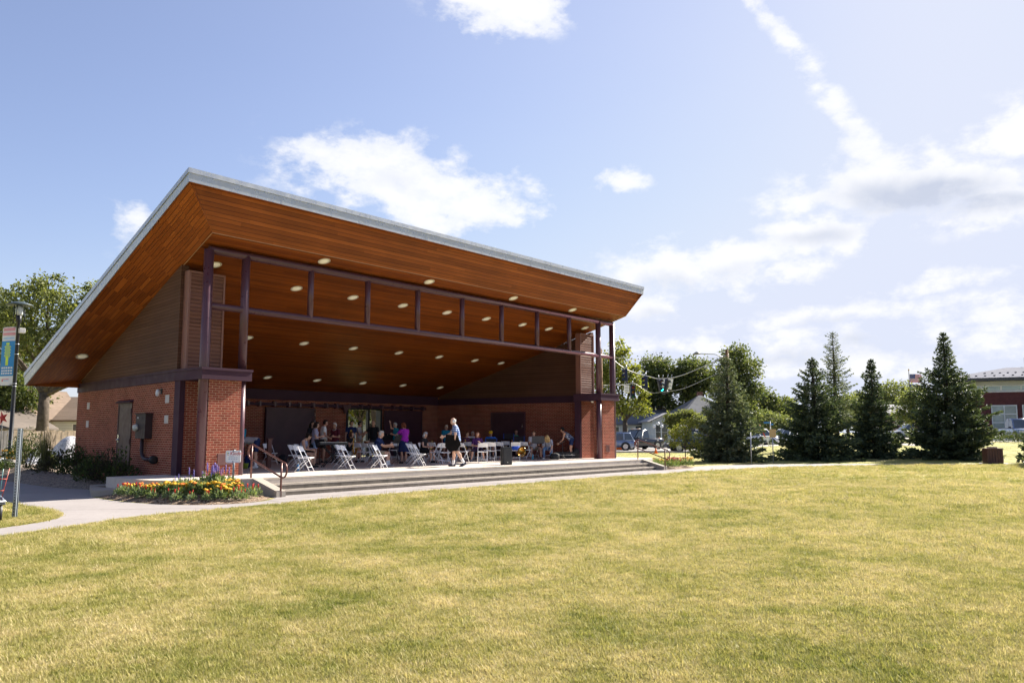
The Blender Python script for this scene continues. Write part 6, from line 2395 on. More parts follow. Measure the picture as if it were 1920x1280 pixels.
deciduous('side_tree', at(1718, 74), [(0, 0, 3.6, 1.2, 1.0), (-.6, 0, 2.6, 1.1, .9), (.5, 0, 4.4, .9, .6)], 1.8, .14, 70, 60, .24, LF_GRY, BARK, 'small pale tree in front of the flagpole', clump_r=.42)
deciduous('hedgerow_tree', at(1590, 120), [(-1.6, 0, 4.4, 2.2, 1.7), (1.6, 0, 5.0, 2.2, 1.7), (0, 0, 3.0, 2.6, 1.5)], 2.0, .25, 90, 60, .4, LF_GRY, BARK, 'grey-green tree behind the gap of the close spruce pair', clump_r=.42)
deciduous('ornamental_tree', at(1285, 78), [(-.8, 0, 3.0, 1.0, .55), (.6, 0, 2.95, 1.0, .55), (-.1, 0, 3.35, .9, .5), (1.5, 0, 2.5, .6, .4), (-1.4, 0, 2.5, .5, .4)], 2.0, .12, 100, 70, .20, LF_LOC, BARK, 'spreading ornamental tree in front of the grey roofed house', clump_r=.42)
deciduous('young_tree', at(1284, 46), [(-.2, 0, 1.75, .60, .48), (.35, 0, 1.35, .55, .45), (-.55, 0, 1.25, .42, .36), (.15, 0, 2.15, .42, .34), (.5, 0, .85, .42, .3), (-.85, .1, 1.55, .22, .2)], 1.0, .03, 62, 34, .105, LF_YEL, BARK, 'young yellow-green tree standing in front of the dark parked car', clump_r=.40)
bush('clipped_hedge', at(1905, 66), 5.6, .95, 'clipped dark green hedge in front of the silver-blue truck', SHRUBL, 2200, .13, cat='hedge')
bush('roadside_shrub', at(1432, 96), 2.4, 1.3, 'low roadside shrub in front of the white van', SHRUBL, 700, .2)
bush('pale_roadside_shrub', at(1494, 110), 4.0, 1.7, 'pale shrub left of the broad spruce beyond the street', LF_GRY, 800, .24)
bush('garden_shrub', at(1243, 90), 1.6, 1.1, 'rounded garden shrub below the porch lamp', SHRUBL, 500, .15)

# ------------------------------------------------------------------ street, lots, houses, cars and street furniture around the park
def vstrip(name, pts, mat, z=.004):
    """sheet from (u, a) corners"""
    P = [at(u, a) for u, a in pts]
    return sheet(name, [(p.x, p.y) for p in P], z, mat, n_sub=3)


vstrip('street', [(760, 69), (1120, 69), (1260, 68.5), (1352, 68), (1345, 92), (1260, 96), (1120, 98), (760, 100)], ASPH)
vstrip('parking_lot', [(1352, 88), (1430, 84), (1600, 84), (1760, 100), (1760, 135), (1500, 150), (1352, 135)], ASPH)
vstrip('driveway', [(1850, 66.5), (2050, 66.5), (2250, 92), (1700, 92), (1790, 74)], ASPH)
vstrip('sidewalk', [(1640, 63), (1712, 60), (1760, 60), (1760, 61.5), (1716, 62), (1648, 65.5)], CONC, .006)
mb = MB()
kc = concrete_mat('kerb_concrete', (.46, .42, .38), stain=.3)
for u0, u1 in ((760, 960), (960, 1120), (1120, 1260), (1260, 1352)):
    p0, p1 = at(u0, 68.9 if u0 < 1120 else 68.6), at(u1, 68.9 if u1 < 1200 else 68.3)
    d = (p1 - p0).normalized(); q = V3((-d.y, d.x, 0))
    mb.obox(V3((p0.x, p0.y, 0)), d, q, 0, (p1 - p0).length, -.15, 0, -.05, .13)
k = mb.build('kerb', kc); k['kind'] = 'structure'


# --- houses
def house(u, a, t, w, d, h, rise, wallm, roofm, label, name='house', hip=False, windows=(), chim=None, over=.4, door=None, gable_front=False, z=0):
    """front wall faces local -y; t turns local +y; ridge along x unless gable_front"""
    base = at(u, a)
    o = thing(name, label, 'house', (0, 0, 0))
    mb = MB().box(-w / 2, -d / 2, -.3, w / 2, d / 2, h)
    if not hip:
        if gable_front:
            mb.add([(-w / 2, -d / 2, h), (w / 2, -d / 2, h), (0, -d / 2, h + rise), (-w / 2, d / 2, h), (w / 2, d / 2, h), (0, d / 2, h + rise)], [(0, 1, 2), (5, 4, 3)])
        else:
            mb.add([(-w / 2, -d / 2, h), (-w / 2, d / 2, h), (-w / 2, 0, h + rise), (w / 2, -d / 2, h), (w / 2, d / 2, h), (w / 2, 0, h + rise)], [(0, 2, 1), (3, 4, 5)])
    mb.build('wall', wallm, o)
    rb = MB()
    ov, th = over, .14
    if hip:
        X, Y, rx = w / 2 + ov, d / 2 + ov, max(.05, (w - d) / 2)
        z0 = h - .05
        A = [(-X, -Y, z0), (X, -Y, z0), (X, Y, z0), (-X, Y, z0)]
        r0, r1 = (-rx, 0, h + rise), (rx, 0, h + rise)
        rb.add(A + [r0, r1], [(0, 1, 5, 4), (1, 2, 5), (2, 3, 4, 5), (3, 0, 4), (3, 2, 1, 0)])
        rb.add([(x, y, z0 - .16) for x, y, _ in A] + A, [(0, 1, 5, 4), (1, 2, 6, 5), (2, 3, 7, 6), (3, 0, 4, 7), (3, 2, 1, 0)])
    else:
        W, D = (w / 2 + ov, d / 2 + ov)
        if gable_front:
            k_ = rise / (w / 2)
            for s in (-1, 1):
                p = [(0, -D, h + rise + .02), (0, D, h + rise + .02), (s * W, D, h - ov * k_ + .02), (s * W, -D, h - ov * k_ + .02)]
                q = [(x, y, z_ + th) for x, y, z_ in p]
                rb.hexa(p + q if s < 0 else [p[1], p[0], p[3], p[2], q[1], q[0], q[3], q[2]])
        else:
            k_ = rise / (d / 2)
            for s in (-1, 1):
                p = [(-W, 0, h + rise + .02), (W, 0, h + rise + .02), (W, s * D, h - ov * k_ + .02), (-W, s * D, h - ov * k_ + .02)]
                q = [(x, y, z_ + th) for x, y, z_ in p]
                rb.hexa(p + q if s > 0 else [p[1], p[0], p[3], p[2], q[1], q[0], q[3], q[2]])
    r = rb.build('roof', roofm, o)
    if chim:
        cx, cy, ch = chim
        MB().box(cx - .3, cy - .3, h, cx + .3, cy + .3, h + ch).build('chimney', M('chimney_brick', (.20, .10, .08), .9, 0, .2, 8), r)
    for side, x, z_, ww, hh in windows:
        if side == 'f':
            T, Nn, O = V3((1, 0, 0)), V3((0, -1, 0)), V3((0, -d / 2, 0))
        elif side == 'l':
            T, Nn, O = V3((0, -1, 0)), V3((-1, 0, 0)), V3((-w / 2, 0, 0))
        else:
            T, Nn, O = V3((0, 1, 0)), V3((1, 0, 0)), V3((w / 2, 0, 0))
        f = MB()
        e = .07
        f.obox(O, T, Nn, x - ww / 2 - e, x - ww / 2, 0, .05, z_ - e, z_ + hh + e); f.obox(O, T, Nn, x + ww / 2, x + ww / 2 + e, 0, .05, z_ - e, z_ + hh + e)
        f.obox(O, T, Nn, x - ww / 2, x + ww / 2, 0, .05, z_ - e, z_); f.obox(O, T, Nn, x - ww / 2, x + ww / 2, 0, .05, z_ + hh, z_ + hh + e)
        f.obox(O, T, Nn, x - ww / 2, x + ww / 2, 0, .045, z_ + hh / 2 - .02, z_ + hh / 2 + .02)
        fo = f.build('window', WHITEP, o)
        MB().obox(O, T, Nn, x - ww / 2, x + ww / 2, 0, .02, z_, z_ + hh).build('pane', GLASSD, fo)
    if door:
        x, ww, hh, dm = door
        fo = MB().obox(V3((0, -d / 2, 0)), V3((1, 0, 0)), V3((0, -1, 0)), x - ww / 2, x + ww / 2, 0, .05, 0, hh).build('door', dm, o)
        MB().ball((x + ww * .38, -d / 2 - .08, 1.0), .04, n=8, m=6).build('handle', CHROME, fo, uv=False)
    o.location = base + V3((0, 0, z))
    o.rotation_euler = (0, 0, face(t))
    return o


LAP_W = board_mat('white_lap_siding', [(.60, .61, .60), (.66, .67, .66), (.70, .71, .70)], .20, .10, .6, 12, .6, seam=False)
LAP_B = board_mat('beige_lap_siding', [(.30, .23, .18), (.34, .26, .20), (.38, .30, .23)], .20, .10, .6, 12, .6)
LAP_G = board_mat('grey_lap_siding', [(.50, .53, .56), (.56, .59, .62), (.60, .63, .66)], .20, .10, .6, 12, .6)
SHG_B = board_mat('brown_shingles', [(.12, .085, .062), (.165, .12, .09), (.205, .15, .11)], .14, .07, .9, .45, .6)
SHG_G = board_mat('grey_shingles', [(.095, .10, .115), (.13, .135, .15), (.165, .17, .185)], .14, .07, .9, .45, .6)
SHG_L = board_mat('light_grey_shingles', [(.24, .235, .25), (.30, .295, .31), (.36, .35, .37)], .14, .07, .9, .45, .6)
SHG_T = board_mat('tan_shingles', [(.085, .070, .060), (.115, .095, .082), (.145, .12, .10)], .14, .07, .9, .45, .6)

# left: white house with a steep tan gable, beige garage
house(128, 66, 90, 7.6, 7.5, 2.7, 1.7, LAP_W, SHG_B, 'white house with a brown shingle roof behind the wooden fence', windows=(('f', -.25, 1.2, .75, 1.2), ('f', 2.8, 1.3, .8, 1.0), ('l', 0, 1.3, .9, 1.0)), chim=(2.2, 1.2, 2.6), over=.5)
house(70, 63, 78, 3.2, 5.0, 2.9, 1.9, LAP_W, SHG_B, 'narrow white gabled house wing left of the forked tree', gable_front=True, windows=(('f', .5, 1.9, .7, 1.0),), over=.3)
house(-6, 57, 84, 4.3, 6.0, 1.95, 1.15, LAP_B, SHG_T, 'low beige garage with a tan roof at the left edge', name='garage', gable_front=True, over=.22, door=(0, 3.0, 1.8, M('beige_garage_door', (.42, .34, .27), .5)))
# seen through the rear opening
house(706, 66, 96, 6.0, 6.0, 2.9, 1.9, LAP_G, SHG_G, 'grey house with a dark roof seen through the right half of the rear opening', gable_front=True, windows=(('f', 0, 1.2, 1.0, 1.2),))
house(674, 72, 96, 4.6, 5.0, 2.2, 1.3, LAP_B, SHG_T, 'small tan shed seen through the left half of the rear opening', name='shed', gable_front=True)
# across the street
house(1176, 112, 95, 10.5, 8.0, 2.75, 2.1, LAP_W, SHG_G, 'white house with a dark grey roof behind the black pickup', windows=(('f', .6, 1.1, .8, 1.3), ('f', 1.5, 1.1, .45, 1.3), ('f', -2.5, 1.1, .9, 1.2), ('f', 3.6, 1.2, .8, 1.1)), z=.1)
house(1208, 124, 95, 14, 8.0, 2.9, 2.7, LAP_G, SHG_L, 'grey sided house with a wide pale roof, partly behind the white house', windows=(('f', 2.0, 1.1, .9, 1.2),), chim=(2.8, .5, 3.5))
pf = house(1240, 104, 92, 3.7, 6.5, 2.9, .85, LAP_G, SHG_L, 'pale house with a white porch gable and large dark windows behind the porch lamp', gable_front=True, windows=(('f', -1.1, .6, .6, 1.9), ('f', -.3, .5, .7, 2.0), ('f', .9, .7, 1.0, 1.7)), over=.4, z=.2)
house(1314, 106, 100, 7.8, 7.4, 3.6, 2.9, LAP_W, SHG_G, 'large white house with a dark hipped roof left of the narrow spruce', hip=True, windows=(('f', 2.8, 1.2, 1.0, 1.4), ('f', -2.8, 1.2, 1.0, 1.4), ('f', 0, 1.2, 1.0, 1.4)), chim=(.4, 1.0, 3.4))
house(1404, 140, 90, 9.0, 7.0, 2.7, 1.5, M('brown_brick_far', (.20, .12, .09), .9, 0, .2, 3), SHG_T, 'low brown house right of the narrow spruce', windows=(('f', -1.5, 1.1, 1.2, 1.0), ('f', 2.0, 1.1, 1.2, 1.0)))
house(1680, 118, 95, 6.0, 6.0, 3.4, 1.2, LAP_B, SHG_L, 'small tan building with a pale roof between the two right spruces', name='small_building', windows=(('f', -1.2, 1.2, 1.0, 1.1), ('f', 1.2, 1.2, 1.0, 1.1)))

# --- fire station on the right: brick wall, high window band, broad metal roof
base = at(2057, 86.9)
o = thing('brick_station', 'long maroon brick building with a high window band and a grey metal roof', 'building', (0, 0, 0))
W2, D2 = 13.2, 16.0
z_eave = pt(1900, 714, 84).z - base.z
z_top = pt(1900, 690, 90).z - base.z
z_b0, z_b1 = pt(1900, 735, 84).z - base.z, pt(1900, 719, 84).z - base.z
BRM = brick_mat('maroon_brick', (.115, .042, .045), (.085, .030, .034), (.135, .075, .07))
MB().box(-W2, -D2 / 2, -.5, W2, D2 / 2, z_b0).build('wall', BRM, o)
MB().box(-W2 + .3, -D2 / 2 + .3, z_b0, W2 - .3, D2 / 2 - .3, z_eave).build('upper_wall', M('pale_panel', (.50, .52, .52), .5, 0, .06, 1), o)
MB().box(-W2 - .06, -D2 / 2 - .06, z_b0, W2 + .06, D2 / 2 + .06, z_b0 + .12).build('ledge', M('light_sill', (.55, .56, .58), .4, .2), o)
GLB = M('bright_window_glass', (.34, .44, .42), .08, 0, .25, .4, .9)
zw0, zw1 = z_b0 + .18, z_b0 + (z_eave - z_b0) * .62
for i in range(14):
    x0 = -W2 + .7 + i * 1.78
    f = MB()
    for xx in (x0, x0 + 1.68):
        f.box(xx, -D2 / 2 + .24, zw0, xx + .06, -D2 / 2 + .30, zw1)
    f.box(x0 + .06, -D2 / 2 + .24, zw0, x0 + 1.68, -D2 / 2 + .30, zw0 + .06); f.box(x0 + .06, -D2 / 2 + .24, zw1 - .06, x0 + 1.68, -D2 / 2 + .30, zw1)
    fo = f.build('window', WHITEP, o)
    MB().box(x0 + .06, -D2 / 2 + .275, zw0 + .06, x0 + 1.68, -D2 / 2 + .30, zw1 - .06).build('pane', GLB, fo)
for i in range(4):
    x0 = -W2 + 3.28 + i * 2.75
    f = MB()
    zb, zt = .0, pt(1900, 760, 84).z - base.z
    n_, m_ = 2, 4
    for j in range(n_ + 1):
        f.box(x0 + j * 1.1 - .05, -D2 / 2 - .10, zb, x0 + j * 1.1 + .05, -D2 / 2 + .02, zt)
    for j in range(m_ + 1):
        z_ = zb + (zt - zb) * j / m_
        f.box(x0 - .05, -D2 / 2 - .09, z_ - .05, x0 + 2.25, -D2 / 2 + .01, z_ + .05)
    fo = f.build('bay_door', M('silver_door_frame', (.50, .53, .55), .4, .3), o)
    MB().box(x0, -D2 / 2 - .05, zb, x0 + 2.2, -D2 / 2 - .01, zt).build('pane', M('bay_glass', (.20, .25, .23), .06, 0, .5, .5, .9), fo)
rb = MB()
ov = 1.3
X, Y = W2 + ov, D2 / 2 + ov
zt = max(z_top, z_eave + 1.0)
A = [(-X, -Y, z_eave + .3), (X, -Y, z_eave + .3), (X, Y, z_eave + .3), (-X, Y, z_eave + .3)]
rb.add(A + [(-X + 6.5, -1.5, zt), (X - 6.5, -1.5, zt), (X - 6.5, 1.5, zt), (-X + 6.5, 1.5, zt)], [(0, 1, 5, 4), (1, 2, 6, 5), (2, 3, 7, 6), (3, 0, 4, 7), (4, 5, 6, 7)])
r = rb.build('roof', M('grey_metal_roof', (.16, .165, .20), .9, 0, .1, .8, .04), o)
MB().hexa([(-X, -Y, z_eave), (X, -Y, z_eave), (X, Y, z_eave), (-X, Y, z_eave)] + A).build('eave', M('dark_eave', (.045, .047, .06), .5), r)
mb = MB()
for row, fr in enumerate((.16, .42)):
    for i in range(30):
        x = -X + 1.5 + 6.5 * fr + i * (2 * X - 3 - 13 * fr) / 29
        y = -Y + (Y - 1.5) * fr
        z_ = z_eave + .3 + (zt - z_eave - .3) * fr
        mb.box(x - .10, y - .05, z_, x + .10, y + .05, z_ + .09)
g = mb.build('snow_guards', M('dark_guard', (.06, .06, .07), .5), r); g['kind'] = 'stuff'
zc = pt(1905, 674, 92).z - base.z
MB().tube((-6.0, 0, zt - .3), (-6.0, 0, zc), .16, n=10).build('chimney', BLACKM, r, uv=False)
o.location = base
o.rotation_euler = (0, 0, face(62))

# --- wooden fence, gravel mound at the left
FEN = M('weathered_fence_boards', (.52, .41, .295), .85, 0, .25, 3, .15, bmp=.3)
FEN2 = M('grey_fence_boards', (.30, .275, .25), .85, 0, .25, 3, .15, bmp=.3)
p0 = at(-60, 40)
p1 = p0 + V3((6.6, 0, 0))
d = (p1 - p0).normalized(); q = V3((-d.y, d.x, 0)); ln = (p1 - p0).length
fo = thing('board_fence', 'tall wooden board fence behind the gravel mound', 'fence', p0)
x = 0
while x < ln:
    h = 1.78 + random.uniform(-.03, .03)
    MB().obox(V3((p0.x, p0.y, 0)), d, q, x, x + .138, -.01 + random.uniform(-.006, .006), .012, .04, h).build('board', FEN2 if x < 2.0 else FEN, fo)
    x += .145
for z_ in (.4, 1.4):
    MB().obox(V3((p0.x, p0.y, 0)), d, q, 0, ln, .02, .06, z_, z_ + .09).build('rail', FEN, fo)
x = 1.2
while x < ln:
    MB().obox(V3((p0.x, p0.y, 0)), d, q, x, x + .1, .065, .165, 0, 2.0).build('post', FEN, fo)
    x += 2.4
GRV = mulch_mat('white_gravel', [(.42, .42, .45), (.58, .58, .61), (.70, .70, .72), (.50, .50, .54)], 17)
from mathutils import noise as mnoise


def heap(u, a, w, h, label):
    b = at(u, a)
    nx, ny = 46, 16
    vs, fs = [(0, 0, h)], []
    for j in range(1, ny + 1):
        r = j / ny
        for i in range(nx):
            an = 2 * PI * i / nx
            rr = r * w / 2 * (1 + .10 * math.sin(an * 2 + 1) + .05 * math.sin(an * 5))
            z_ = h * (math.cos(PI * min(1, r) ** .95) * .5 + .5)
            x, y = rr * math.cos(an), rr * math.sin(an)
            z_ += .05 * mnoise.noise(V3((x * 3, y * 3, u))) + .03 * mnoise.noise(V3((x * 9, y * 9, u)))
            vs.append((x, y, z_ - (.03 if j == ny else 0)))
    for i in range(nx):
        fs.append((0, 1 + i, 1 + (i + 1) % nx))
        for j in range(ny - 1):
            fs.append((1 + j * nx + i, 1 + (j + 1) * nx + i, 1 + (j + 1) * nx + (i + 1) % nx, 1 + j * nx + (i + 1) % nx))
    mb = MB().add(vs, fs, True)
    ob = mb.build('gravel_mound', GRV, uv=False)
    ob.location = b
    tag(ob, label, 'gravel mound')
    return ob


heap(134, 41, 3.3, 1.52, 'tall mound of white gravel beside the rear corner of the brick wall')
heap(80, 42.5, 3.2, .95, 'lower mound of white gravel behind the ornamental grass')
heap(8, 41, 3.4, .42, 'flat spread heap of white gravel at the foot of the grey fence boards')

# --- lamp post with banner
lp = at(21, 35)
zt = pt(32, 572, 35).z
t = thing('lamp_post', 'tall black lamp post with a flat disc top at the left edge', 'lamp post', lp)
x, y = lp.x, lp.y
MB().lathe([(.26, 0), (.26, .50), (.22, .55)], lp, 18).build('concrete_base', CONC, t, uv=False)
MB().lathe([(.12, .55), (.12, .70), (.085, .74), (.072, zt - .75), (.10, zt - .72), (.10, zt - .45)], lp, 16).build('pole', BLACKM, t, uv=False)
for k in range(4):
    a_ = PI / 4 + PI / 2 * k
    MB().tube((x + .22 * math.cos(a_), y + .22 * math.sin(a_), zt - .75), (x + .22 * math.cos(a_), y + .22 * math.sin(a_), zt), .018, n=6).build('cage_bar', BLACKM, t, uv=False)
MB().lathe([(.10, zt - .45), (.14, zt - .40), (.14, zt - .1), (.05, zt - .02)], lp, 16).build('lamp_glass', M('clear_lamp', (.55, .58, .55), .1), t, uv=False)
MB().lathe([(.52, zt - .02), (.52, zt + .02), (.30, zt + .09), (.22, zt + .13), (.0001, zt + .14)], lp, 28).build('disc_top', M('grey_lamp_top', (.055, .075, .082), .5, .1), t, uv=False)
zb_ = pt(30, 620, 35).z
MB().cbox((x + RGT.x * .16, y + RGT.y * .16, zb_), (.24, .20, .22), bev=.02).build('junction_box', M('pale_box', (.50, .48, .46), .5), t, uv=False)
for v in (645, 664, 719, 724):
    z_ = pt(28, v, 35).z
    MB().lathe([(.088, -.015), (.088, .015)], (x, y, z_), 14).build('strap', GALV, t, uv=False)

# banner: local x outward from pole (to the left), z up
z1, z0 = pt(20, 612, 35).z, pt(12, 722, 35).z
H_ = z1 - z0
bn = thing('banner', 'long vertical blue banner with a yellow-green guitar neck hanging from the lamp post', 'banner', (0, 0, 0))
bw_ = .82


def bpt(u, w, off=0):
    """u across 0..1 from the pole, w up 0..1; gently bowed"""
    return V3((-.10 - u * bw_, off - .05 * math.sin(u * PI) * 1.2 - .10 * u * u, w * H_))


def bpatch(name, u0, w0, u1, w1, mat, off, parent, nu=6):
    mb = MB()
    vs = []
    for w in (w0, w1):
        for i in range(nu + 1):
            vs.append(bpt(u0 + (u1 - u0) * i / nu, w, off))
    fs = [(i, i + 1, nu + 2 + i, nu + 1 + i) for i in range(nu)]
    mb.add(vs, fs)
    mb.add([v + V3((0, .004, 0)) for v in vs], [f[::-1] for f in fs])
    return mb.build(name, mat, parent, uv=False, off=V3((0, 0, 0)))


BLU = M('banner_blue', (.020, .21, .52), .55, 0, .06, 2); WHB = M('banner_white', (.62, .63, .68), .6, 0, .05, 2)
PNK = M('banner_pink', (.60, .27, .32), .6); YGR = M('banner_yellow_green', (.52, .66, .06), .6); LBL = M('banner_light_blue', (.34, .50, .72), .6); RDB = M('banner_red', (.55, .05, .05), .6)
bpatch('cloth', 0, 0, 1, 1, WHB, 0, bn, 10)
bpatch('blue_field', 0, .16, 1, .76, BLU, -.006, bn, 10)
for w0, w1, u0, u1 in ((.93, .985, .08, .92), (.855, .905, .05, .95)):
    bpatch('pink_band', u0, w0, u1, w1, PNK, -.006, bn)
bpatch('pale_band', .1, .79, .9, .82, LBL, -.006, bn)
for k, w in enumerate((.285, .235, .19)):
    for j in range(5):
        u0 = .10 + j * .165
        bpatch('lettering', u0, w, u0 + .12, w + .028, WHB, -.010, bn, 2)
bpatch('small_print', .30, .10, .80, .115, PNK, -.006, bn); bpatch('small_print', .30, .075, .70, .09, LBL, -.006, bn)
bpatch('red_dot', .70, .07, .80, .095, RDB, -.006, bn, 2)
# guitar neck and headstock
for u0, u1 in ((.405, .445), (.475, .515), (.545, .585)):
    bpatch('string_bar', u0, .50, u1, .70, YGR, -.010, bn, 2)
bpatch('neck', .40, .34, .59, .50, YGR, -.010, bn, 3)
bpatch('headstock_edge', .33, .47, .37, .68, YGR, -.010, bn, 2); bpatch('headstock_edge', .62, .47, .66, .68, YGR, -.010, bn, 2)
bpatch('headstock_top', .38, .70, .61, .73, YGR, -.010, bn, 3)
for w in (.50, .55, .60, .65):
    bpatch('tuning_peg', .66, w, .72, w + .018, YGR, -.010, bn, 2); bpatch('tuning_peg', .27, w, .33, w + .018, YGR, -.010, bn, 2)
for zz in (.012, .988):
    q0 = bpt(0, zz); q1 = bpt(1, zz)
    MB().tube(q0 + V3((.10, 0, 0)), q1, .014, n=6).build('banner_arm', BLACKM, bn, uv=False, off=V3((0, 0, 0)))
bn.location = (x, y, z0)
# face turned so it is seen foreshortened
bn.rotation_euler = (0, 0, math.atan2(RGT.y, RGT.x) + R(-27))

# --- perforated post, sign in the flower bed
m, nt, out = nt_new('perforated_post_steel')
cc_ = coords(nt)
sp_ = N(nt, 'ShaderNodeSeparateXYZ'); L(nt, cc_, sp_.inputs[0])
fz = mathn(nt, 'SUBTRACT', mathn(nt, 'FRACT', mathn(nt, 'MULTIPLY', sp_.outputs[2], 1 / .055)), .5)
dx = mathn(nt, 'MULTIPLY', sp_.outputs[0], 1 / .055)
rr = mathn(nt, 'SQRT', mathn(nt, 'ADD', mathn(nt, 'MULTIPLY', fz, fz), mathn(nt, 'MULTIPLY', dx, dx)))
c = ramp(nt, rr, [(.20, (.02, .02, .025)), (.26, (.33, .37, .41))])
pbr(nt, out, c, .45, .5, .5)
PERF = m
pp = floor_pt(25.5, 972)
zt = pt(30.5, 803, (pp - CAM).dot(FWD)).z
t = thing('sign_post', 'grey perforated steel post without a sign at the left edge of the path', 'post', pp)
mb = MB()
for s in (-1, 1):
    mb.box(.030 * s - .004, -.010, -.2, .030 * s + .004, .030, zt)
    mb.box(min(.034 * s, .052 * s), .026, -.2, max(.034 * s, .052 * s), .032, zt)
mb.box(-.026, -.012, -.2, .026, -.006, zt)
o = mb.build('channel', PERF, t, uv=False, off=V3((0, 0, 0)))
t.rotation_euler = (0, 0, face(90))

ps = V3((-.32, -1.98, .08))
zc = pt(438.5, 855.5, (ps - CAM).dot(FWD)).z
ps = at(440, (ps - CAM).dot(FWD)); 
t = thing('garden_sign', 'small white sign with a red heading on a steel post in the near flower bed', 'sign', (0, 0, 0))
k_ = (ps - CAM).dot(FWD) / FPX
sw, sh_ = 29.5 * k_, 22.5 * k_
MB().tube((0, .012, .05), (0, .012, zc + sh_ / 2 + .02), .028, n=8).build('post', M('dark_steel_post', (.16, .18, .20), .4, .5), t, uv=False)
mb = MB()
rc = .045
out2 = []
for cx, cy, a0 in ((sw / 2 - rc, sh_ / 2 - rc, 0), (-sw / 2 + rc, sh_ / 2 - rc, 90), (-sw / 2 + rc, -sh_ / 2 + rc, 180), (sw / 2 - rc, -sh_ / 2 + rc, 270)):
    for i in range(6):
        a_ = R(a0 + 18 * i)
        out2.append((cx + rc * math.cos(a_), cy + rc * math.sin(a_)))
n = len(out2)
vs = [(x_, -.030, zc + z_) for x_, z_ in out2] + [(x_, -.018, zc + z_) for x_, z_ in out2]
mb.add(vs, [tuple(range(n)), tuple(range(2 * n - 1, n - 1, -1))] + [(i, n + i, n + (i + 1) % n, (i + 1) % n) for i in range(n)])
pl = mb.build('sign_plate', M('sign_white', (.82, .83, .88), .4, 0, .03, 4), t, uv=False)
MB().path([(x_ * .93, -.031, zc + z_ * .91) for x_, z_ in out2], .004, 4, closed=True, smooth=False).build('border', M('sign_pale_blue', (.42, .48, .66), .5), pl, uv=False)


def mark(name, x0, z0, x1, z1, mat):
    return MB().box(x0 * sw, -.034, zc + z0 * sh_, x1 * sw, -.0305, zc + z1 * sh_).build(name, mat, pl, uv=False)


def text(s, x, z, size, mat, name, shear=0.0):
    cu = bpy.data.curves.new(name, 'FONT')
    cu.body = s
    cu.size = size
    cu.shear = shear
    cu.extrude = .002
    cu.align_x = 'LEFT'
    tmp = bpy.data.objects.new(name, cu)
    COL.objects.link(tmp)
    dg = bpy.context.evaluated_depsgraph_get()
    me = bpy.data.meshes.new_from_object(tmp.evaluated_get(dg))
    bpy.data.objects.remove(tmp)
    me.materials.clear(); me.materials.append(mat)
    ob = bpy.data.objects.new(name, me)
    COL.objects.link(ob)
    ob.parent = pl
    ob.location = (x * sw, -.0335, zc + z * sh_)
    ob.rotation_euler = (PI / 2, 0, 0)
    return ob


SRED = M('sign_red', (.52, .06, .10), .5); SBLU = M('sign_ink_blue', (.30, .34, .52), .5); SGRY = M('sign_ink_grey', (.40, .38, .46), .5)
text('Kinder', -.23, .13, .13, SRED, 'heading', .25)
mark('heading_word', .03, .155, .14, .19, SGRY)
mark('ink_line', -.24, .04, .05, .06, SGRY)
for j in range(4):
    mark('ink_line', -.30 + .16 * j, -.095, -.18 + .16 * j, -.06, SBLU)
    mark('ink_line', -.30 + .16 * j, -.225, -.18 + .16 * j, -.185, SBLU)
mark('logo_yellow', -.40, .20, -.35, .34, M('logo_yellow', (.62, .58, .20), .5)); mark('logo_green', -.35, .22, -.32, .32, M('logo_green', (.30, .50, .30), .5)); mark('logo_blue', -.31, .24, -.27, .34, M('logo_blue', (.10, .22, .60), .5)); mark('logo_red', -.39, .13, -.28, .17, SRED)
for z_ in (.40, -.41):
    MB().ball((0, -.034, zc + z_ * sh_), .014, n=8, m=6).build('bolt', BLACKM, pl, uv=False)
t.location = (ps.x, ps.y, 0); t.rotation_euler = (0, 0, face(82))

# --- flat cart at the left edge with a wire plant cage and a pink pot, red star on a stake
cp = floor_pt(2, 942, .35)
t = thing('garden_cart', 'grey metal cart corner reaching in at the left picture edge', 'cart', (0, 0, 0))
MB().cbox((0, 0, .36), (1.5, 1.0, .05), bev=.012).build('deck', M('cart_grey', (.20, .21, .23), .4, .5), t, uv=False)
MB().path([(-.74, -.49, .40), (.74, -.49, .40), (.74, .49, .40), (-.74, .49, .40)], .022, 6, closed=True).build('deck_rim', GALV, t, uv=False)
for sx in (-.5, .5):
    for sy in (-.42, .42):
        w = MB().lathe([(.08, -.05), (.17, -.045), (.17, .045), (.08, .05)], (sx, sy, .17), 18, axis=(0, 1, 0)).build('wheel', BLACKP, t, uv=False)
t.location = (cp.x - RGT.x * .55, cp.y - RGT.y * .55, 0); t.rotation_euler = (0, 0, face(35))
cq = cp + V3((0, 0, .03)) - RGT * .06
t = thing('plant_cage', 'thin coloured wire plant cage standing on the cart', 'plant cage', cq)
for k in range(4):
    a_ = PI / 2 * k
    MB().tube(cq + V3((.05 * math.cos(a_), .05 * math.sin(a_), 0)), cq + V3((.16 * math.cos(a_), .16 * math.sin(a_), .62)), .007, n=5).build('wire', M('cage_%d' % k, ((.45, .08, .05), (.10, .28, .22), (.45, .15, .08), (.12, .30, .30))[k], .4), t, uv=False)
for z_, r_ in ((.2, .087), (.42, .126)):
    MB().path([cq + V3((r_ * math.cos(a_), r_ * math.sin(a_), z_)) for a_ in np.linspace(0, 2 * PI, 17)[:-1]], .006, 5, closed=True).build('hoop', M('cage_0', (.45, .08, .05), .4), t, uv=False)
cq = cp + V3((0, 0, .03)) - RGT * .16 - FWD * .12
t = thing('clay_pot', 'small pinkish clay pot on the cart beside the wire plant cage', 'pot', cq)
MB().lathe([(.09, 0), (.13, .2), (.145, .2), (.145, .25), (.12, .25), (.11, .1)], cq, 18).build('pot', M('pink_clay', (.48, .24, .17), .7, 0, .15, 8), t, uv=False)
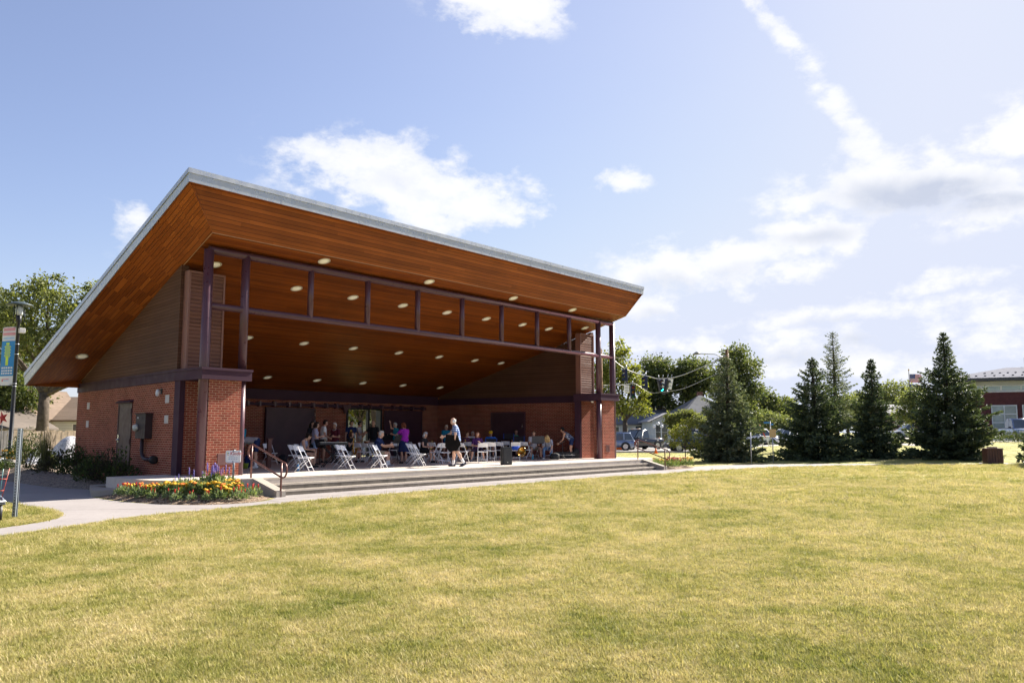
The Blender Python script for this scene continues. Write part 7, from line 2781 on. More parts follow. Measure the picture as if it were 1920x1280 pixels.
sp0 = at(3, 31)
zc2 = pt(3, 783, 31).z
t = thing('star_stake', 'big red metal star on a stake at the left picture edge', 'star ornament', (0, 0, 0))
MB().tube((0, 0, 0), (0, 0, zc2), .014, n=6).build('stake', BLACKM, t, uv=False)
P = []
for i in range(10):
    a_ = PI / 2 + PI * i / 5 + .3
    r_ = .27 if i % 2 == 0 else .11
    P.append((r_ * math.cos(a_), 0, zc2 + r_ * math.sin(a_)))
mb = MB().add(P + [(0, -.06, zc2), (0, .06, zc2)], [(i, (i + 1) % 10, 10) for i in range(10)] + [((i + 1) % 10, i, 11) for i in range(10)])
mb.build('star', M('red_star_paint', (.52, .045, .028), .4), t, uv=False)
t.location = sp0; t.rotation_euler = (0, 0, face(80))


# --- vehicles: local +y is the front
TYRE = M('tyre_rubber', (.018, .018, .019), .8); ALLOY = M('alloy_wheel', (.42, .43, .45), .3, .8); CARG = M('car_glass', (.045, .06, .075), .05, 0, .2, 1, 1.0)
HLM = M('headlight_lens', (.62, .64, .66), .12, 0, .05, 4, .9); TLM = M('taillight_red', (.35, .02, .02), .2)


def vehicle(u, a, t, label, cat, paint, ln=4.8, wd=1.9, ht=1.75, kind='suv', name='parked_car', bar=False, z=0):
    o = thing(name, label, cat, (0, 0, 0))
    hw, hl = wd / 2, ln / 2
    belt = ht * .56
    hood = belt - .02 if kind != 'sedan' else belt - .06
    # stations: y, bottom, top, half width
    st = [(-hl, .42, belt - .22, hw * .86), (-hl + .10, .32, belt - .04, hw * .95), (-hl + .6, .28, belt, hw), (0, .27, belt, hw), (hl - 1.5, .27, belt, hw), (hl - 1.1, .28, hood, hw * .99), (hl - .25, .30, hood - .10, hw * .93), (hl - .05, .34, hood - .22, hw * .86), (hl, .40, hood - .34, hw * .80)]
    if kind == 'pickup':
        st = [(-hl, .5, belt - .08, hw * .94), (-hl + .08, .42, belt, hw * .97)] + st[2:]
    mb = MB()
    k = 12
    vs = []
    for y, zb, zt_, w in st:
        for x_, z_ in ((-w * .88, zb), (-w, zb + .14), (-w * 1.0, zb + (zt_ - zb) * .55), (-w * .97, zt_ - .08), (-w * .90, zt_), (-w * .4, zt_ + .02), (w * .4, zt_ + .02), (w * .90, zt_), (w * .97, zt_ - .08), (w, zb + (zt_ - zb) * .55), (w, zb + .14), (w * .88, zb)):
            vs.append((x_, y, z_))
    fs = [tuple(range(k)), tuple(range((len(st) - 1) * k + k - 1, (len(st) - 1) * k - 1, -1))]
    for r in range(len(st) - 1):
        for i in range(k):
            j = (i + 1) % k
            fs.append((r * k + j, r * k + i, r * k + k + i, r * k + k + j))
    mb.add(vs, fs, True)
    body = mb.build('body', paint, o, uv=False)
    # cabin
    if kind == 'pickup':
        y0, y1, ry0, ry1 = -.75, hl - 1.35, -.62, hl - 2.15
    elif kind == 'van':
        y0, y1, ry0, ry1 = -hl + .06, hl - .75, -hl + .14, hl - 1.55
    elif kind == 'sedan':
        y0, y1, ry0, ry1 = -hl + .75, hl - 1.35, -hl + 1.45, hl - 2.2
    else:
        y0, y1, ry0, ry1 = -hl + .15, hl - 1.35, -hl + .55, hl - 2.15
    bz = belt - .01
    wB, wT = hw * .93, hw * .76
    Bq = [(-wB, y0, bz), (wB, y0, bz), (wB, y1, bz), (-wB, y1, bz)]
    Tq = [(-wT, ry0, ht), (wT, ry0, ht), (wT, ry1, ht), (-wT, ry1, ht)]
    mid = [(x_ * .96 + 0, y, ht - .07) for (x_, y, _) in [(wT * -1.06, ry0 - .05, 0), (wT * 1.06, ry0 - .05, 0), (wT * 1.06, ry1 + .06, 0), (wT * -1.06, ry1 + .06, 0)]]
    mb = MB().add(Bq + mid + Tq, [(0, 1, 5, 4), (1, 2, 6, 5), (2, 3, 7, 6), (3, 0, 4, 7), (4, 5, 9, 8), (5, 6, 10, 9), (6, 7, 11, 10), (7, 4, 8, 11), (8, 9, 10, 11)], True)
    cab = mb.build('cabin', paint, o, uv=False)

    def pane(nm, q, sh=.10, off=.012):
        q = [V3(p) for p in q]
        c = sum(q, V3((0, 0, 0))) / 4
        nrm_ = (q[1] - q[0]).cross(q[3] - q[0]).normalized()
        if nrm_.dot(c - V3((0, (y0 + y1) / 2, 1.0))) < 0:
            nrm_ = -nrm_
        f = [c + (p - c) * (1 - sh) + nrm_ * off for p in q]
        b_ = [p - nrm_ * (off + .02) for p in f]
        m2 = MB().add(f + b_, [(0, 1, 2, 3), (7, 6, 5, 4), (0, 4, 5, 1), (1, 5, 6, 2), (2, 6, 7, 3), (3, 7, 4, 0)])
        if (f[1] - f[0]).cross(f[3] - f[0]).dot(nrm_) < 0:
            m2 = MB().add(f[::-1] + b_[::-1], [(0, 1, 2, 3), (7, 6, 5, 4), (0, 4, 5, 1), (1, 5, 6, 2), (2, 6, 7, 3), (3, 7, 4, 0)])
        m2.build(nm, CARG, cab, uv=False)
    pane('windshield', [Bq[3], Bq[2], mid[2], mid[3]])
    pane('rear_window', [Bq[1], Bq[0], mid[0], mid[1]], .14)
    cuts = (0, .5, 1) if kind in ('pickup', 'sedan') else (0, .3, .64, 1)
    for s in (0, 1):
        b0, b1, m0, m1 = (V3(Bq[0]), V3(Bq[3]), V3(mid[0]), V3(mid[3])) if s == 0 else (V3(Bq[1]), V3(Bq[2]), V3(mid[1]), V3(mid[2]))
        for c0, c1 in zip(cuts, cuts[1:]):
            pane('side_window', [b0.lerp(b1, c0), b0.lerp(b1, c1), m0.lerp(m1, c1), m0.lerp(m1, c0)], .12)
    wr = .36 if kind != 'pickup' else .40
    for sx in (-1, 1):
        for y in (-hl + .95, hl - .95):
            w = MB().lathe([(wr * .62, -.11), (wr * .94, -.11), (wr, -.07), (wr, .07), (wr * .94, .11), (wr * .62, .11)], (sx * (hw - .10), y, wr), 22, axis=(sx, 0, 0)).build('wheel', TYRE, o, uv=False)
            mb = MB().lathe([(.05, .115), (wr * .30, .10), (wr * .62, .105), (wr * .66, .118)], (sx * (hw - .10), y, wr), 20, axis=(sx, 0, 0))
            mb.build('rim', ALLOY, w, uv=False)
            MB().lathe([(wr * 1.02, .10), (wr * 1.20, .106), (wr * 1.20, .112), (wr * 1.02, .112)], (sx * (hw - .105), y, wr + .02), 22, axis=(sx, 0, 0)).build('wheel_arch', BLACKP, o, uv=False)
        MB().cbox((sx * hw * .68, hl - .06, hood - .26), (hw * .42, .16, .15), bev=.03).build('headlight', HLM, o, uv=False)
        MB().cbox((sx * hw * .84, -hl + .05, belt - .22), (hw * .18, .12, .30), bev=.02).build('taillight', TLM, o, uv=False)
        mb = MB().cbox((sx * (hw + .10), y1 - .35, belt + .08), (.20, .09, .15), bev=.02)
        mb.build('mirror', BLACKP, o, uv=False)
        for y in ((-.15,) if kind == 'pickup' else (-.55, .45)):
            MB().cbox((sx * (hw + .005), y, belt - .18), (.03, .16, .03), bev=.006).build('door_handle', CHROME, o, uv=False)
    MB().cbox((0, hl + .01, .52), (wd * .84, .12, .22), bev=.03).build('front_bumper', BLACKP, o, uv=False)
    MB().cbox((0, hl - .03, hood - .36), (wd * .40, .10, .22), bev=.02).build('grille', BLACKM, o, uv=False)
    MB().cbox((0, -hl - .01, .54), (wd * .84, .12, .20), bev=.03).build('rear_bumper', BLACKP, o, uv=False)
    if bar:
        lb = MB().cbox((0, ry1 - .25, ht + .07), (1.25, .28, .12), bev=.03).build('light_bar', M('light_bar_clear', (.62, .55, .52), .2), o, uv=False)
        for s in (-1, 1):
            MB().cbox((s * .44, ry1 - .25, ht + .075), (.30, .29, .13), bev=.02).build('lamp_block', M('amber_lamp', (.62, .42, .30), .3), lb, uv=False)
    o.location = at(u, a) + V3((0, 0, z + .004))
    o.rotation_euler = (0, 0, face(t))
    return o


PB = M('black_car_paint', (.012, .014, .020), .18, .1, .1, 1, .6, coat=.6); PN = M('navy_car_paint', (.010, .014, .034), .18, .1, .1, 1, .6, coat=.6)
PW = M('white_car_paint', (.62, .63, .65), .2, 0, .03, 1, .5, coat=.5); PS = M('silver_blue_paint', (.20, .25, .36), .2, .4, .05, 1, .5, coat=.6); PG = M('grey_blue_paint', (.16, .19, .22), .2, .3, .05, 1, .5, coat=.6)
vehicle(1196, 82, -148, 'black pickup truck with a light bar, parked right of the far stage column', 'truck', PB, 5.3, 2.0, 1.95, 'pickup', bar=True)
vehicle(1172, 90, -140, 'grey-blue car half hidden behind the black pickup truck', 'car', PG, 4.7, 1.85, 1.75)
vehicle(1302, 70.5, 180, 'dark navy parked car behind the young tree', 'car', PN, 5.0, 1.9, 1.85)
vehicle(1416, 96, 8, 'white van right of the narrow spruce', 'van', PW, 5.2, 2.0, 1.95, 'van')
vehicle(1470, 100, -165, 'white parked car behind the tan-backed road sign', 'car', PW, 4.9, 1.9, 1.75)
vehicle(1912, 72, -104, 'silver-blue pickup truck in front of the brick building', 'truck', PS, 5.6, 2.05, 1.95, 'pickup')
vehicle(1146.5, 78, 170, 'blue car glimpsed in the gap beside the far brick pier', 'car', PS, 4.6, 1.85, 1.7)
vehicle(1704, 92, 175, 'white car with a blue stripe between the two right spruces', 'car', PW, 4.8, 1.9, 1.7)


# --- cones and channeliser
def cone(u, a, label, h=.72, r=.19, nm='traffic_cone'):
    b = at(u, a)
    t = thing(nm, label, 'traffic cone', b)
    OR = M('safety_orange', (.78, .16, .015), .5, 0, .06, 8)
    MB().lathe([(r, .03), (r * .25, h), (.0001, h + .01)], b, 16).build('cone', OR, t, uv=False)
    MB().lathe([(r * .68, h * .46), (r * .50, h * .68)], b + V3((0, 0, 0)), 16).build('stripe', WHITEP, t, uv=False)
    MB().cbox(b + V3((0, 0, .015)), (r * 2.3, r * 2.3, .03)).build('foot', OR, t, uv=False)


cone(1161.5, 80, 'orange traffic cone in front of the black pickup truck', .8, .36)
cone(1229, 66, 'small orange traffic cone on the kerb below the handrail', .42, .15)
b = at(1235.5, 84)
t = thing('channeliser_post', 'slim orange and white channeliser post right of the black pickup', 'marker post', b)
MB().lathe([(.10, 0), (.085, .05), (.085, 1.12), (.05, 1.15)], b, 14).build('tube', M('safety_orange', (.78, .16, .015), .5, 0, .06, 8), t, uv=False)
for z_ in (.45, .78):
    MB().lathe([(.088, z_), (.088, z_ + .12)], b, 14).build('white_band', WHITEP, t, uv=False)
# porch lamp with a cluster of globes
b = at(1234, 93)
t = thing('globe_lamp', 'dark garden lamp with a cluster of white globes before the pale house', 'street lamp', b)
zt = pt(1234, 797, 93).z
MB().tube(b, (b.x, b.y, zt), .06, .045, n=10).build('pole', BLACKM, t, uv=False)
for dx_, dz_ in ((-.42, -.12), (.42, -.12), (0, .18)):
    MB().ball(V3((b.x, b.y, zt + dz_)) + RGT * dx_, .20, n=12, m=8).build('globe', M('white_globe', (.72, .74, .76), .3), t, uv=False)
MB().path([V3((b.x, b.y, zt - .3)) - RGT * .42, V3((b.x, b.y, zt - .35)), V3((b.x, b.y, zt - .3)) + RGT * .42], .03, 6).build('arm', BLACKM, t, uv=False)

# --- utility pole, street light, span wires with traffic signals
WOOD = M('brown_pole_wood', (.20, .115, .065), .85, 0, .25, 4, .15)
b = at(1367, 66)
zt = pt(1367, 655, 66).z
t = thing('utility_pole', 'brown wooden utility pole above the narrow spruce', 'utility pole', b)
MB().tube((b.x, b.y, -.3), (b.x, b.y, zt), .17, .12, n=12).build('pole', WOOD, t, uv=False)
arm0, arm1, arm2 = pt(1366, 672, 66), pt(1340, 664, 66), pt(1312, 663, 66)
MB().path([arm0, arm1, arm2], .035, 8).build('lamp_arm', GALV, t, uv=False)
MB().path([pt(1313, 662.5, 66), pt(1306, 662, 66), pt(1299, 664.5, 66)], [.06, .14, .05], 8).build('lamp_head', M('grey_lamp_head', (.20, .21, .22), .4), t, uv=False)
MB().cbox(V3((b.x, b.y, zt - 1.0)), (.2, .2, .3)).build('insulator', BLACKM, t, uv=False)
b2 = at(1128, 62)
t = thing('utility_pole', 'wooden pole hidden behind the far brick pier, holding the wires of the traffic signals', 'utility pole', b2)
zt2 = pt(1128, 655, 62).z
MB().tube((b2.x, b2.y, -.3), (b2.x, b2.y, zt2), .17, .12, n=12).build('pole', WOOD, t, uv=False)
WIRE = M('pale_cable', (.42, .42, .42), .5, .3)


def wire(pts, label, r=.03):
    mb = MB().path(spline3(pts, 6), r, 5)
    o = mb.build('span_wire', WIRE, uv=False)
    tag(o, label, 'cable')


A64 = 64
wire([pt(1128, 664, 62), pt(1150, 675, 63), pt(1172, 691, 63.5), pt(1195, 700, 64), pt(1218, 706, 64), pt(1236, 710, 64), pt(1270, 706, 64.5), pt(1312, 690, 65), pt(1366, 664, 66)], 'thick pale span wire carrying the traffic signals', .032)
wire([pt(1128, 722, 62), pt(1172, 721, 63.5), pt(1190, 719, 64), pt(1216, 735, 64), pt(1240, 735, 64), pt(1282, 728, 64.5), pt(1330, 707, 65.5), pt(1367, 690, 66)], 'lower thin tether wire below the traffic signals', .018)
wire([pt(1128, 668, 62), pt(1250, 676, 64), pt(1367, 668, 66)], 'thin upper wire between the two utility poles', .014)
SIGB = M('signal_dark_blue', (.020, .024, .050), .45, .1, .1, 4)


def signal(u, v0, v1, a, t, label, tilt=0, lit=None, back=False):
    top, bot = pt(u, v0, a), pt(u, v1, a)
    h = top.z - bot.z
    o = thing('traffic_signal', label, 'traffic light', (0, 0, 0), 'traffic signals over the street')
    MB().cbox((0, 0, -h / 2), (.36, .22, h), bev=.03).build('housing', SIGB, o, uv=False)
    MB().tube((0, 0, 0), (0, 0, .35), .03, n=8).build('hanger', GALV, o, uv=False)
    cols = ((.20, .02, .02), (.22, .12, .01), (.01, .10, .06))
    for k in range(3):
        z_ = -h * (k + .5) / 3
        m_ = M('lit_green_lens', (.02, .6, .5), .3, emit=(.02, 1, .75), es=2.5) if lit == k else M('dark_lens_%d' % k, cols[k], .25)
        MB().lathe([(.125, 0), (.10, .03), (.0001, .04)], (0, .11, z_), 16, axis=(0, 1, 0)).build('lens', m_, o, uv=False)
        mb = MB()
        vs, fs = [], []
        for i in range(9):
            a_ = R(-20 + 220 * i / 8)
            for y_ in (.11, .34):
                vs.append((.15 * math.cos(a_), y_, z_ + .15 * math.sin(a_)))
            for y_ in (.11, .34):
                vs.append((.135 * math.cos(a_), y_, z_ + .135 * math.sin(a_)))
        for i in range(8):
            j = i * 4
            fs += [(j, j + 1, j + 5, j + 4), (j + 3, j + 2, j + 6, j + 7), (j + 1, j + 3, j + 7, j + 5)]
        mb.add(vs, fs, True)
        mb.build('visor', SIGB, o, uv=False)
    o.location = top
    o.rotation_euler = Euler((R(0), R(tilt), face(t)), 'XYZ')
    return o


signal(1174, 692, 717, 63.5, 172, 'dark traffic signal seen from the side, farthest left beside the far column', 16)
signal(1186, 722, 747, 63.6, -85, 'dark traffic signal facing the park, right of the small white sign', 0)
signal(1211, 706, 731, 64, 176, 'dark traffic signal seen from the side, in the middle of the wire', 15)
signal(1236, 711, 734, 64, -60, 'traffic signal with a lit green lamp', 12, lit=2)
signal(1251, 710, 740, 64.2, 40, 'large dark blue traffic signal turned away, farthest right on the wire', 18)


def plate(u0, v0, u1, v1, a, label, mat, lines=0, tilt=0):
    c0, c1 = pt(u0, v0, a), pt(u1, v1, a)
    w, h = abs((c1 - c0).dot(RGT)), c0.z - c1.z
    o = thing('hanging_sign', label, 'sign', (0, 0, 0))
    MB().cbox((0, 0, -h / 2), (w, .03, h), bev=.01).build('sign_plate', mat, o, uv=False)
    for k in range(lines):
        MB().cbox((0, -.017, -h * (k + 1) / (lines + 1)), (w * (.7 if k % 2 else .55), .006, h * .06)).build('sign_line', M('sign_dark_ink', (.15, .15, .22), .5), o, uv=False)
    MB().tube((0, 0, 0), (0, 0, .35), .02, n=6).build('hanger', GALV, o, uv=False)
    o.location = (c0 + c1) / 2 + V3((0, 0, h / 2))
    o.rotation_euler = Euler((0, R(tilt), face(90) + 0), 'XYZ')
    return o


plate(1170, 722, 1180, 736, 63.4, 'small white sign with dark lines hanging left of the traffic signals', M('sign_white', (.70, .71, .76), .4, 0, .03, 4), 4)
plate(1238, 711, 1247, 729, 64.0, 'blank white sign between the lit green signal and the large signal', M('sign_white', (.70, .71, .76), .4, 0, .03, 4), 0, 8)
plate(1254, 710, 1263, 730, 64.4, 'white sign with a faint dark arrow, farthest right on the span wire', M('sign_white', (.70, .71, .76), .4, 0, .03, 4), 2, 12)

# --- posts and signs by the far path
for u, v0, v1, nm, lb in ((1407, 810, 870, 'sign_post', 'thin grey post without a sign right of the narrow spruce'),):
    p = floor_pt(u, v1); a_ = (p - CAM).dot(FWD)
    p = at(u, a_)
    t = thing(nm, lb, 'post', p)
    MB().tube(p - V3((0, 0, .2)), (p.x, p.y, pt(u, v0, a_).z), .03, n=6).build('post', GALV, t, uv=False)
p = floor_pt(1448, 868); a_ = (p - CAM).dot(FWD); p = at(1448, a_)
t = thing('road_sign', 'square tan-backed sign on a thin grey post left of the broad spruce', 'sign', p)
z1 = pt(1446, 805, a_).z
MB().tube(p - V3((0, 0, .2)), (p.x, p.y, z1), .03, n=6).build('post', GALV, t, uv=False)
MB().cbox((p.x - FWD.x * .05, p.y - FWD.y * .05, pt(1446, 812, a_).z), (.36, .02, .46), Matrix.Rotation(face(90), 3, 'Z'), bev=.008).build('sign_plate', M('tan_sign_back', (.48, .33, .15), .5, 0, .08, 6), t, uv=False)
p = at(1444.5, 78); t = thing('street_name_sign', 'two blue street name blades on a grey post', 'sign', p)
z1 = pt(1444, 789, 78).z
MB().tube(p - V3((0, 0, .2)), (p.x, p.y, z1), .04, n=8).build('post', GALV, t, uv=False)
BS = M('street_sign_blue', (.05, .20, .52), .5)
MB().cbox((p.x - RGT.x * .30, p.y - RGT.y * .30, z1 - .15), (.62, .02, .17), Matrix.Rotation(face(90), 3, 'Z')).build('name_blade', BS, t, uv=False)
MB().cbox((p.x + RGT.x * .15, p.y + RGT.y * .15, z1 - .32), (.30, .02, .17), Matrix.Rotation(face(90), 3, 'Z')).build('name_blade', BS, t, uv=False)
MB().cbox((p.x, p.y - .02, z1 - .75), (.22, .03, .5)).build('small_plate', M('grey_plate', (.45, .46, .48), .5), t, uv=False)
p = at(1435, 84); t = thing('work_barrier', 'white folding barrier with a slanting red pole between the white cars', 'barrier', p)
for s in (-1, 1):
    MB().tube(p + RGT * .35 * s, p + V3((0, 0, .95)) + RGT * .1 * s, .05, n=6).build('leg', WHITEP, t, uv=False)
MB().cbox(p + V3((0, 0, .85)), (.75, .06, .45), Matrix.Rotation(face(90), 3, 'Z'), bev=.02).build('panel', WHITEP, t, uv=False)
MB().tube(p + V3((0, 0, .9)), pt(1424, 795, 84), .05, n=8).build('red_pole', M('red_pole', (.55, .07, .03), .5), t, uv=False)

# --- brown litter bin
p = floor_pt(1858, 869); a_ = (p - CAM).dot(FWD); p = at(1858, a_)
t = thing('litter_bin', 'square dark brown litter bin at the far path', 'litter bin', (0, 0, 0))
BW = M('dark_brown_slats', (.085, .036, .026), .55, 0, .15, 6)
for s, (nx_, ny_) in enumerate(((0, -1), (0, 1), (-1, 0), (1, 0))):
    for i in range(6):
        o_ = -.33 + i * .132
        c = (o_, ny_ * .38, .42) if nx_ == 0 else (nx_ * .38, o_, .42)
        sz = (.115, .03, .74) if nx_ == 0 else (.03, .115, .74)
        MB().cbox(c, sz, bev=.006).build('slat', BW, t, uv=False)
MB().cbox((0, 0, .42), (.70, .70, .72)).build('liner', BLACKP, t, uv=False)
MB().cbox((0, 0, .82), (.86, .86, .05), bev=.012).build('lid', M('brown_lid', (.16, .075, .055), .4), t, uv=False)
MB().cbox((0, 0, .88), (.42, .42, .07), bev=.02).build('lid_cap', M('brown_lid', (.16, .075, .055), .4), t, uv=False)
MB().cbox((0, 0, .03), (.78, .78, .06)).build('plinth', BLACKM, t, uv=False)
t.location = p; t.rotation_euler = (0, 0, face(78))
vstrip('bin_pad', [(1832, a_ - .8), (1886, a_ - .8), (1886, a_ + .9), (1832, a_ + .9)], CONC, .008)

# --- flags
p = at(1710, 86)
t = thing('flagpole', 'slim dark flagpole right of the slimmer spruce', 'flagpole', p)
zt = pt(1707, 694, 86).z
MB().tube(p, (p.x, p.y, zt), .06, .035, n=10).build('pole', M('dark_bronze', (.06, .05, .05), .4, .4), t, uv=False)
MB().ball((p.x, p.y, zt + .06), .08, n=10, m=8).build('finial', BRASS, t, uv=False)
FR, FW_, FB_ = M('flag_red', (.55, .035, .05), .7), M('flag_white', (.72, .72, .74), .7), M('flag_blue', (.03, .05, .22), .7)


def flag(z1, h, w, cells, label, name, extra=None):
    o = thing(name, label, 'flag', (0, 0, 0))
    nx_ = 26
    wav = lambda u, wv: V3((u * w, .16 * math.sin(u * 7.5 + wv * .8) * u ** .6 + .05 * math.sin(u * 15), wv * h - h - .10 * u * u * h))

    def patch_(nm, u0, u1, w0, w1, mat, off=0):
        k = max(2, int(nx_ * (u1 - u0)))
        vs = []
        for wv in (w0, w1):
            for i in range(k + 1):
                q = wav(u0 + (u1 - u0) * i / k, wv)
                vs.append(q + V3((0, off, 0)))
        f = [(i, i + 1, k + 2 + i, k + 1 + i) for i in range(k)]
        MB().add(vs, f, True).add([v + V3((0, .012 - 2 * off if off < 0 else .012, 0)) for v in vs], [x_[::-1] for x_ in f], True).build(nm, mat, o, uv=False, off=V3((0, 0, 0)))
    for c in cells:
        patch_(*c)
    o.location = (p.x + RGT.x * .07, p.y + RGT.y * .07, z1)
    o.rotation_euler = (0, 0, math.atan2(RGT.y, RGT.x))
    return o


px = 86 / FPX
cells = [('stripe', 0 if k < 6 else .4, 1, k / 13, (k + 1) / 13, FR if k % 2 == 0 else FW_) for k in range(13)] + [('canton', 0, .4, 6 / 13, 1, FB_)]
cells += [('star', .03 + .06 * i + (.03 if j % 2 else 0), .055 + .06 * i + (.03 if j % 2 else 0), 6 / 13 + .05 + j * .1, 6 / 13 + .085 + j * .1, FW_, -.012) for i in range(6) for j in range(5) if not (j % 2 and i == 5)]
flag(pt(1709, 701, 86).z, 15.5 * px, 24 * px, cells, 'flag with red and white stripes and a starred blue corner, upper one on the pole', 'national_flag')
flag(pt(1709, 720, 86).z, 12 * px, 20 * px, [('blue_bar', 0, .3, 0, 1, M('flag_mid_blue', (.04, .08, .34), .7)), ('white_bar', .3, .72, 0, 1, FW_), ('red_bar', .72, 1, 0, 1, FR), ('emblem', .40, .62, .55, .72, M('emblem_brown', (.30, .16, .10), .7), -.012), ('emblem_ribbon', .38, .66, .36, .44, FR, -.012)], 'flag with blue, white and red upright bars below the striped flag', 'state_flag')

SUN_E, SKY_S, EXPO, CLOUD_K = 4.2, 0.050, 1.87, 5.8
SKY_TINT, VEIL0 = (0.93, 0.865, 0.98), 0.09
SKY_LIM = (4.2, 4.5, 5.4)
VP, VA, VH = 4.0, .46, .10

# ------------------------------------------------------------------ camera, sun, sky
cam = bpy.data.cameras.new('camera')
cam.sensor_width = 36
cam.lens = 36 * FPX / 1920
cam.clip_end = 5000
cam.clip_start = 0.05
co = bpy.data.objects.new('camera', cam)
COL.objects.link(co)
co.location = CAM
co.rotation_euler = (PI / 2 + PITCH, 0, -YAW)
SC.camera = co

SUN = V3((1.0, -0.12, 0.70)).normalized()
elev = math.asin(SUN.z)
sl = bpy.data.lights.new('sun', 'SUN')
sl.energy = SUN_E
sl.angle = R(0.6)
sl.color = (1.0, 0.93, 0.82)
so = bpy.data.objects.new('sun', sl)
COL.objects.link(so)
so.rotation_euler = V3((0, 0, 1)).rotation_difference(SUN).to_euler()
so.location = (30, -20, 40)

W = bpy.data.worlds.new('World')
SC.world = W
W.use_nodes = True
nt = W.node_tree
nt.nodes.clear()
out = nt.nodes.new('ShaderNodeOutputWorld')
bg = nt.nodes.new('ShaderNodeBackground')
bg.inputs['Strength'].default_value = SKY_S
sky = nt.nodes.new('ShaderNodeTexSky')
sky.sky_type = 'NISHITA'
sky.sun_disc = False
sky.sun_elevation = elev
sky.sun_rotation = math.atan2(SUN.x, SUN.y)
sky.altitude = 280
sky.air_density = 1.0
sky.dust_density = 0.7
sky.ozone_density = 1.0
gen = nt.nodes.new('ShaderNodeTexCoord').outputs['Generated']


def vm(op, a, b=None, s=None):
    n = nt.nodes.new('ShaderNodeVectorMath')
    n.operation = op
    for i, x in enumerate((a, b)):
        if x is None:
            continue
        if isinstance(x, (tuple, Vector)):
            n.inputs[i].default_value = tuple(x)
        else:
            nt.links.new(x, n.inputs[i])
    if s is not None:
        n.inputs['Scale'].default_value = s
    return n


dirv = vm('NORMALIZE', gen).outputs[0]
# cloud field: heaps of noise inside a handful of cloud regions of the sky (directions, not pixels of the frame)
CL = [  # direction of centre via (u, v), half sizes in radians, tilt, weight
    (720, 335, .105, .050, .10, 1.1), (905, 362, .085, .034, .12, 1.0), (790, 405, .08, .030, .1, .75), (940, 15, .075, .036, 0, 1.05), (1160, 335, .030, .016, -.1, .95),
    (245, 440, .026, .026, .3, .75), (1270, 500, .105, .030, -.10, 1.0), (1385, 490, .055, .030, -.1, 1.0), (1215, 585, .055, .022, 0, .8),
    (1520, 440, .070, .024, .04, 1.05), (1490, 503, .032, .014, -.1, .85), (1530, 372, .06, .022, -.12, .95), (1710, 352, .125, .038, .03, 1.2), (1870, 382, .085, .028, .08, 1.05),
    (1935, 238, .075, .028, -.1, 1.0), (1690, 300, .045, .022, .3, .75), (1640, 578, .20, .015, 0, .62), (1760, 525, .10, .015, -.08, .6), (1450, 645, .22, .022, 0, .75), (1890, 605, .15, .03, 0, .7), (1700, 665, .28, .024, 0, .72),
]
SHADE = [(1735, 368, .085, .024, .06, 1.0), (1862, 388, .055, .015, .1, 1.0), (1265, 525, .07, .016, -.05, .7), (1530, 447, .05, .012, 0, .6), (1385, 500, .04, .016, 0, .5),
         (1660, 638, .055, .011, 0, .8), (1545, 600, .04, .008, 0, .7), (1480, 664, .06, .011, 0, .8), (1235, 600, .06, .014, 0, .55), (735, 350, .06, .018, 0, .35), (1690, 655, .07, .010, 0, .5)]
wn = nt.nodes.new('ShaderNodeTexNoise')
wn.inputs['Scale'].default_value = 9
wn.inputs['Detail'].default_value = 6
nt.links.new(dirv, wn.inputs['Vector'])
warp = vm('SCALE', vm('SUBTRACT', wn.outputs['Color'], (.5, .5, .5)).outputs[0], s=.075)
wd = vm('ADD', dirv, warp.outputs[0]).outputs[0]


def field(src, blobs=None):
    tot = None
    for u, v, sx, sy, tilt, w in (blobs or CL):
        c = (pt(u, v, 100) - CAM).normalized()
        e1 = V3((0, 0, 1)).cross(c).normalized() * -1      # to the right as seen
        e2 = e1.cross(c)
        if e2.z < 0:
            e2 = -e2
        a_, b2 = e1 * math.cos(tilt) - e2 * math.sin(tilt), e1 * math.sin(tilt) + e2 * math.cos(tilt)
        d = vm('SUBTRACT', src, c).outputs[0]
        x = vm('DOT_PRODUCT', d, a_ / sx).outputs['Value']
        y = vm('DOT_PRODUCT', d, b2 / sy).outputs['Value']
        r2 = mathn(nt, 'ADD', mathn(nt, 'MULTIPLY', x, x), mathn(nt, 'MULTIPLY', y, y))
        dd_ = vm('DOT_PRODUCT', src, c).outputs['Value']
        g = mathn(nt, 'MULTIPLY', mathn(nt, 'EXPONENT', mathn(nt, 'MULTIPLY', r2, -1.0)), w)
        g = mathn(nt, 'MULTIPLY', g, mathn(nt, 'GREATER_THAN', dd_, 0.0))
        tot = g if tot is None else mathn(nt, 'MAXIMUM', tot, g)
    return tot


def fbm(vec, scale, detail, rough=.62, scl=(1, 1, 1.8)):
    return noise(nt, vec, scale, detail, rough, scl)


TRAIL = [(1420, 10, .05, .013, .86, .50), (1470, 75, .055, .014, .90, .55), (1530, 150, .055, .016, .98, .60), (1580, 225, .05, .018, 1.06, .62), (1628, 285, .045, .022, .80, .70), (1690, 318, .05, .026, .3, .7)]
wt = vm('ADD', dirv, vm('SCALE', vm('SUBTRACT', wn.outputs['Color'], (.5, .5, .5)).outputs[0], s=.018).outputs[0]).outputs[0]
reg = mathn(nt, 'MAXIMUM', field(wd), field(wt, TRAIL))
f1 = fbm(dirv, 15, 9)
dens = mathn(nt, 'ADD', mathn(nt, 'MULTIPLY', reg, 1.0), mathn(nt, 'MULTIPLY', mathn(nt, 'SUBTRACT', f1, .5), 2.5))
alpha = ramp(nt, dens, [(.30, 0.0), (.48, .30), (.70, .80), (1.0, .99)])
alpha = mathn(nt, 'MULTIPLY', alpha, ramp(nt, reg, [(.05, 0.0), (.30, 1.0)]))
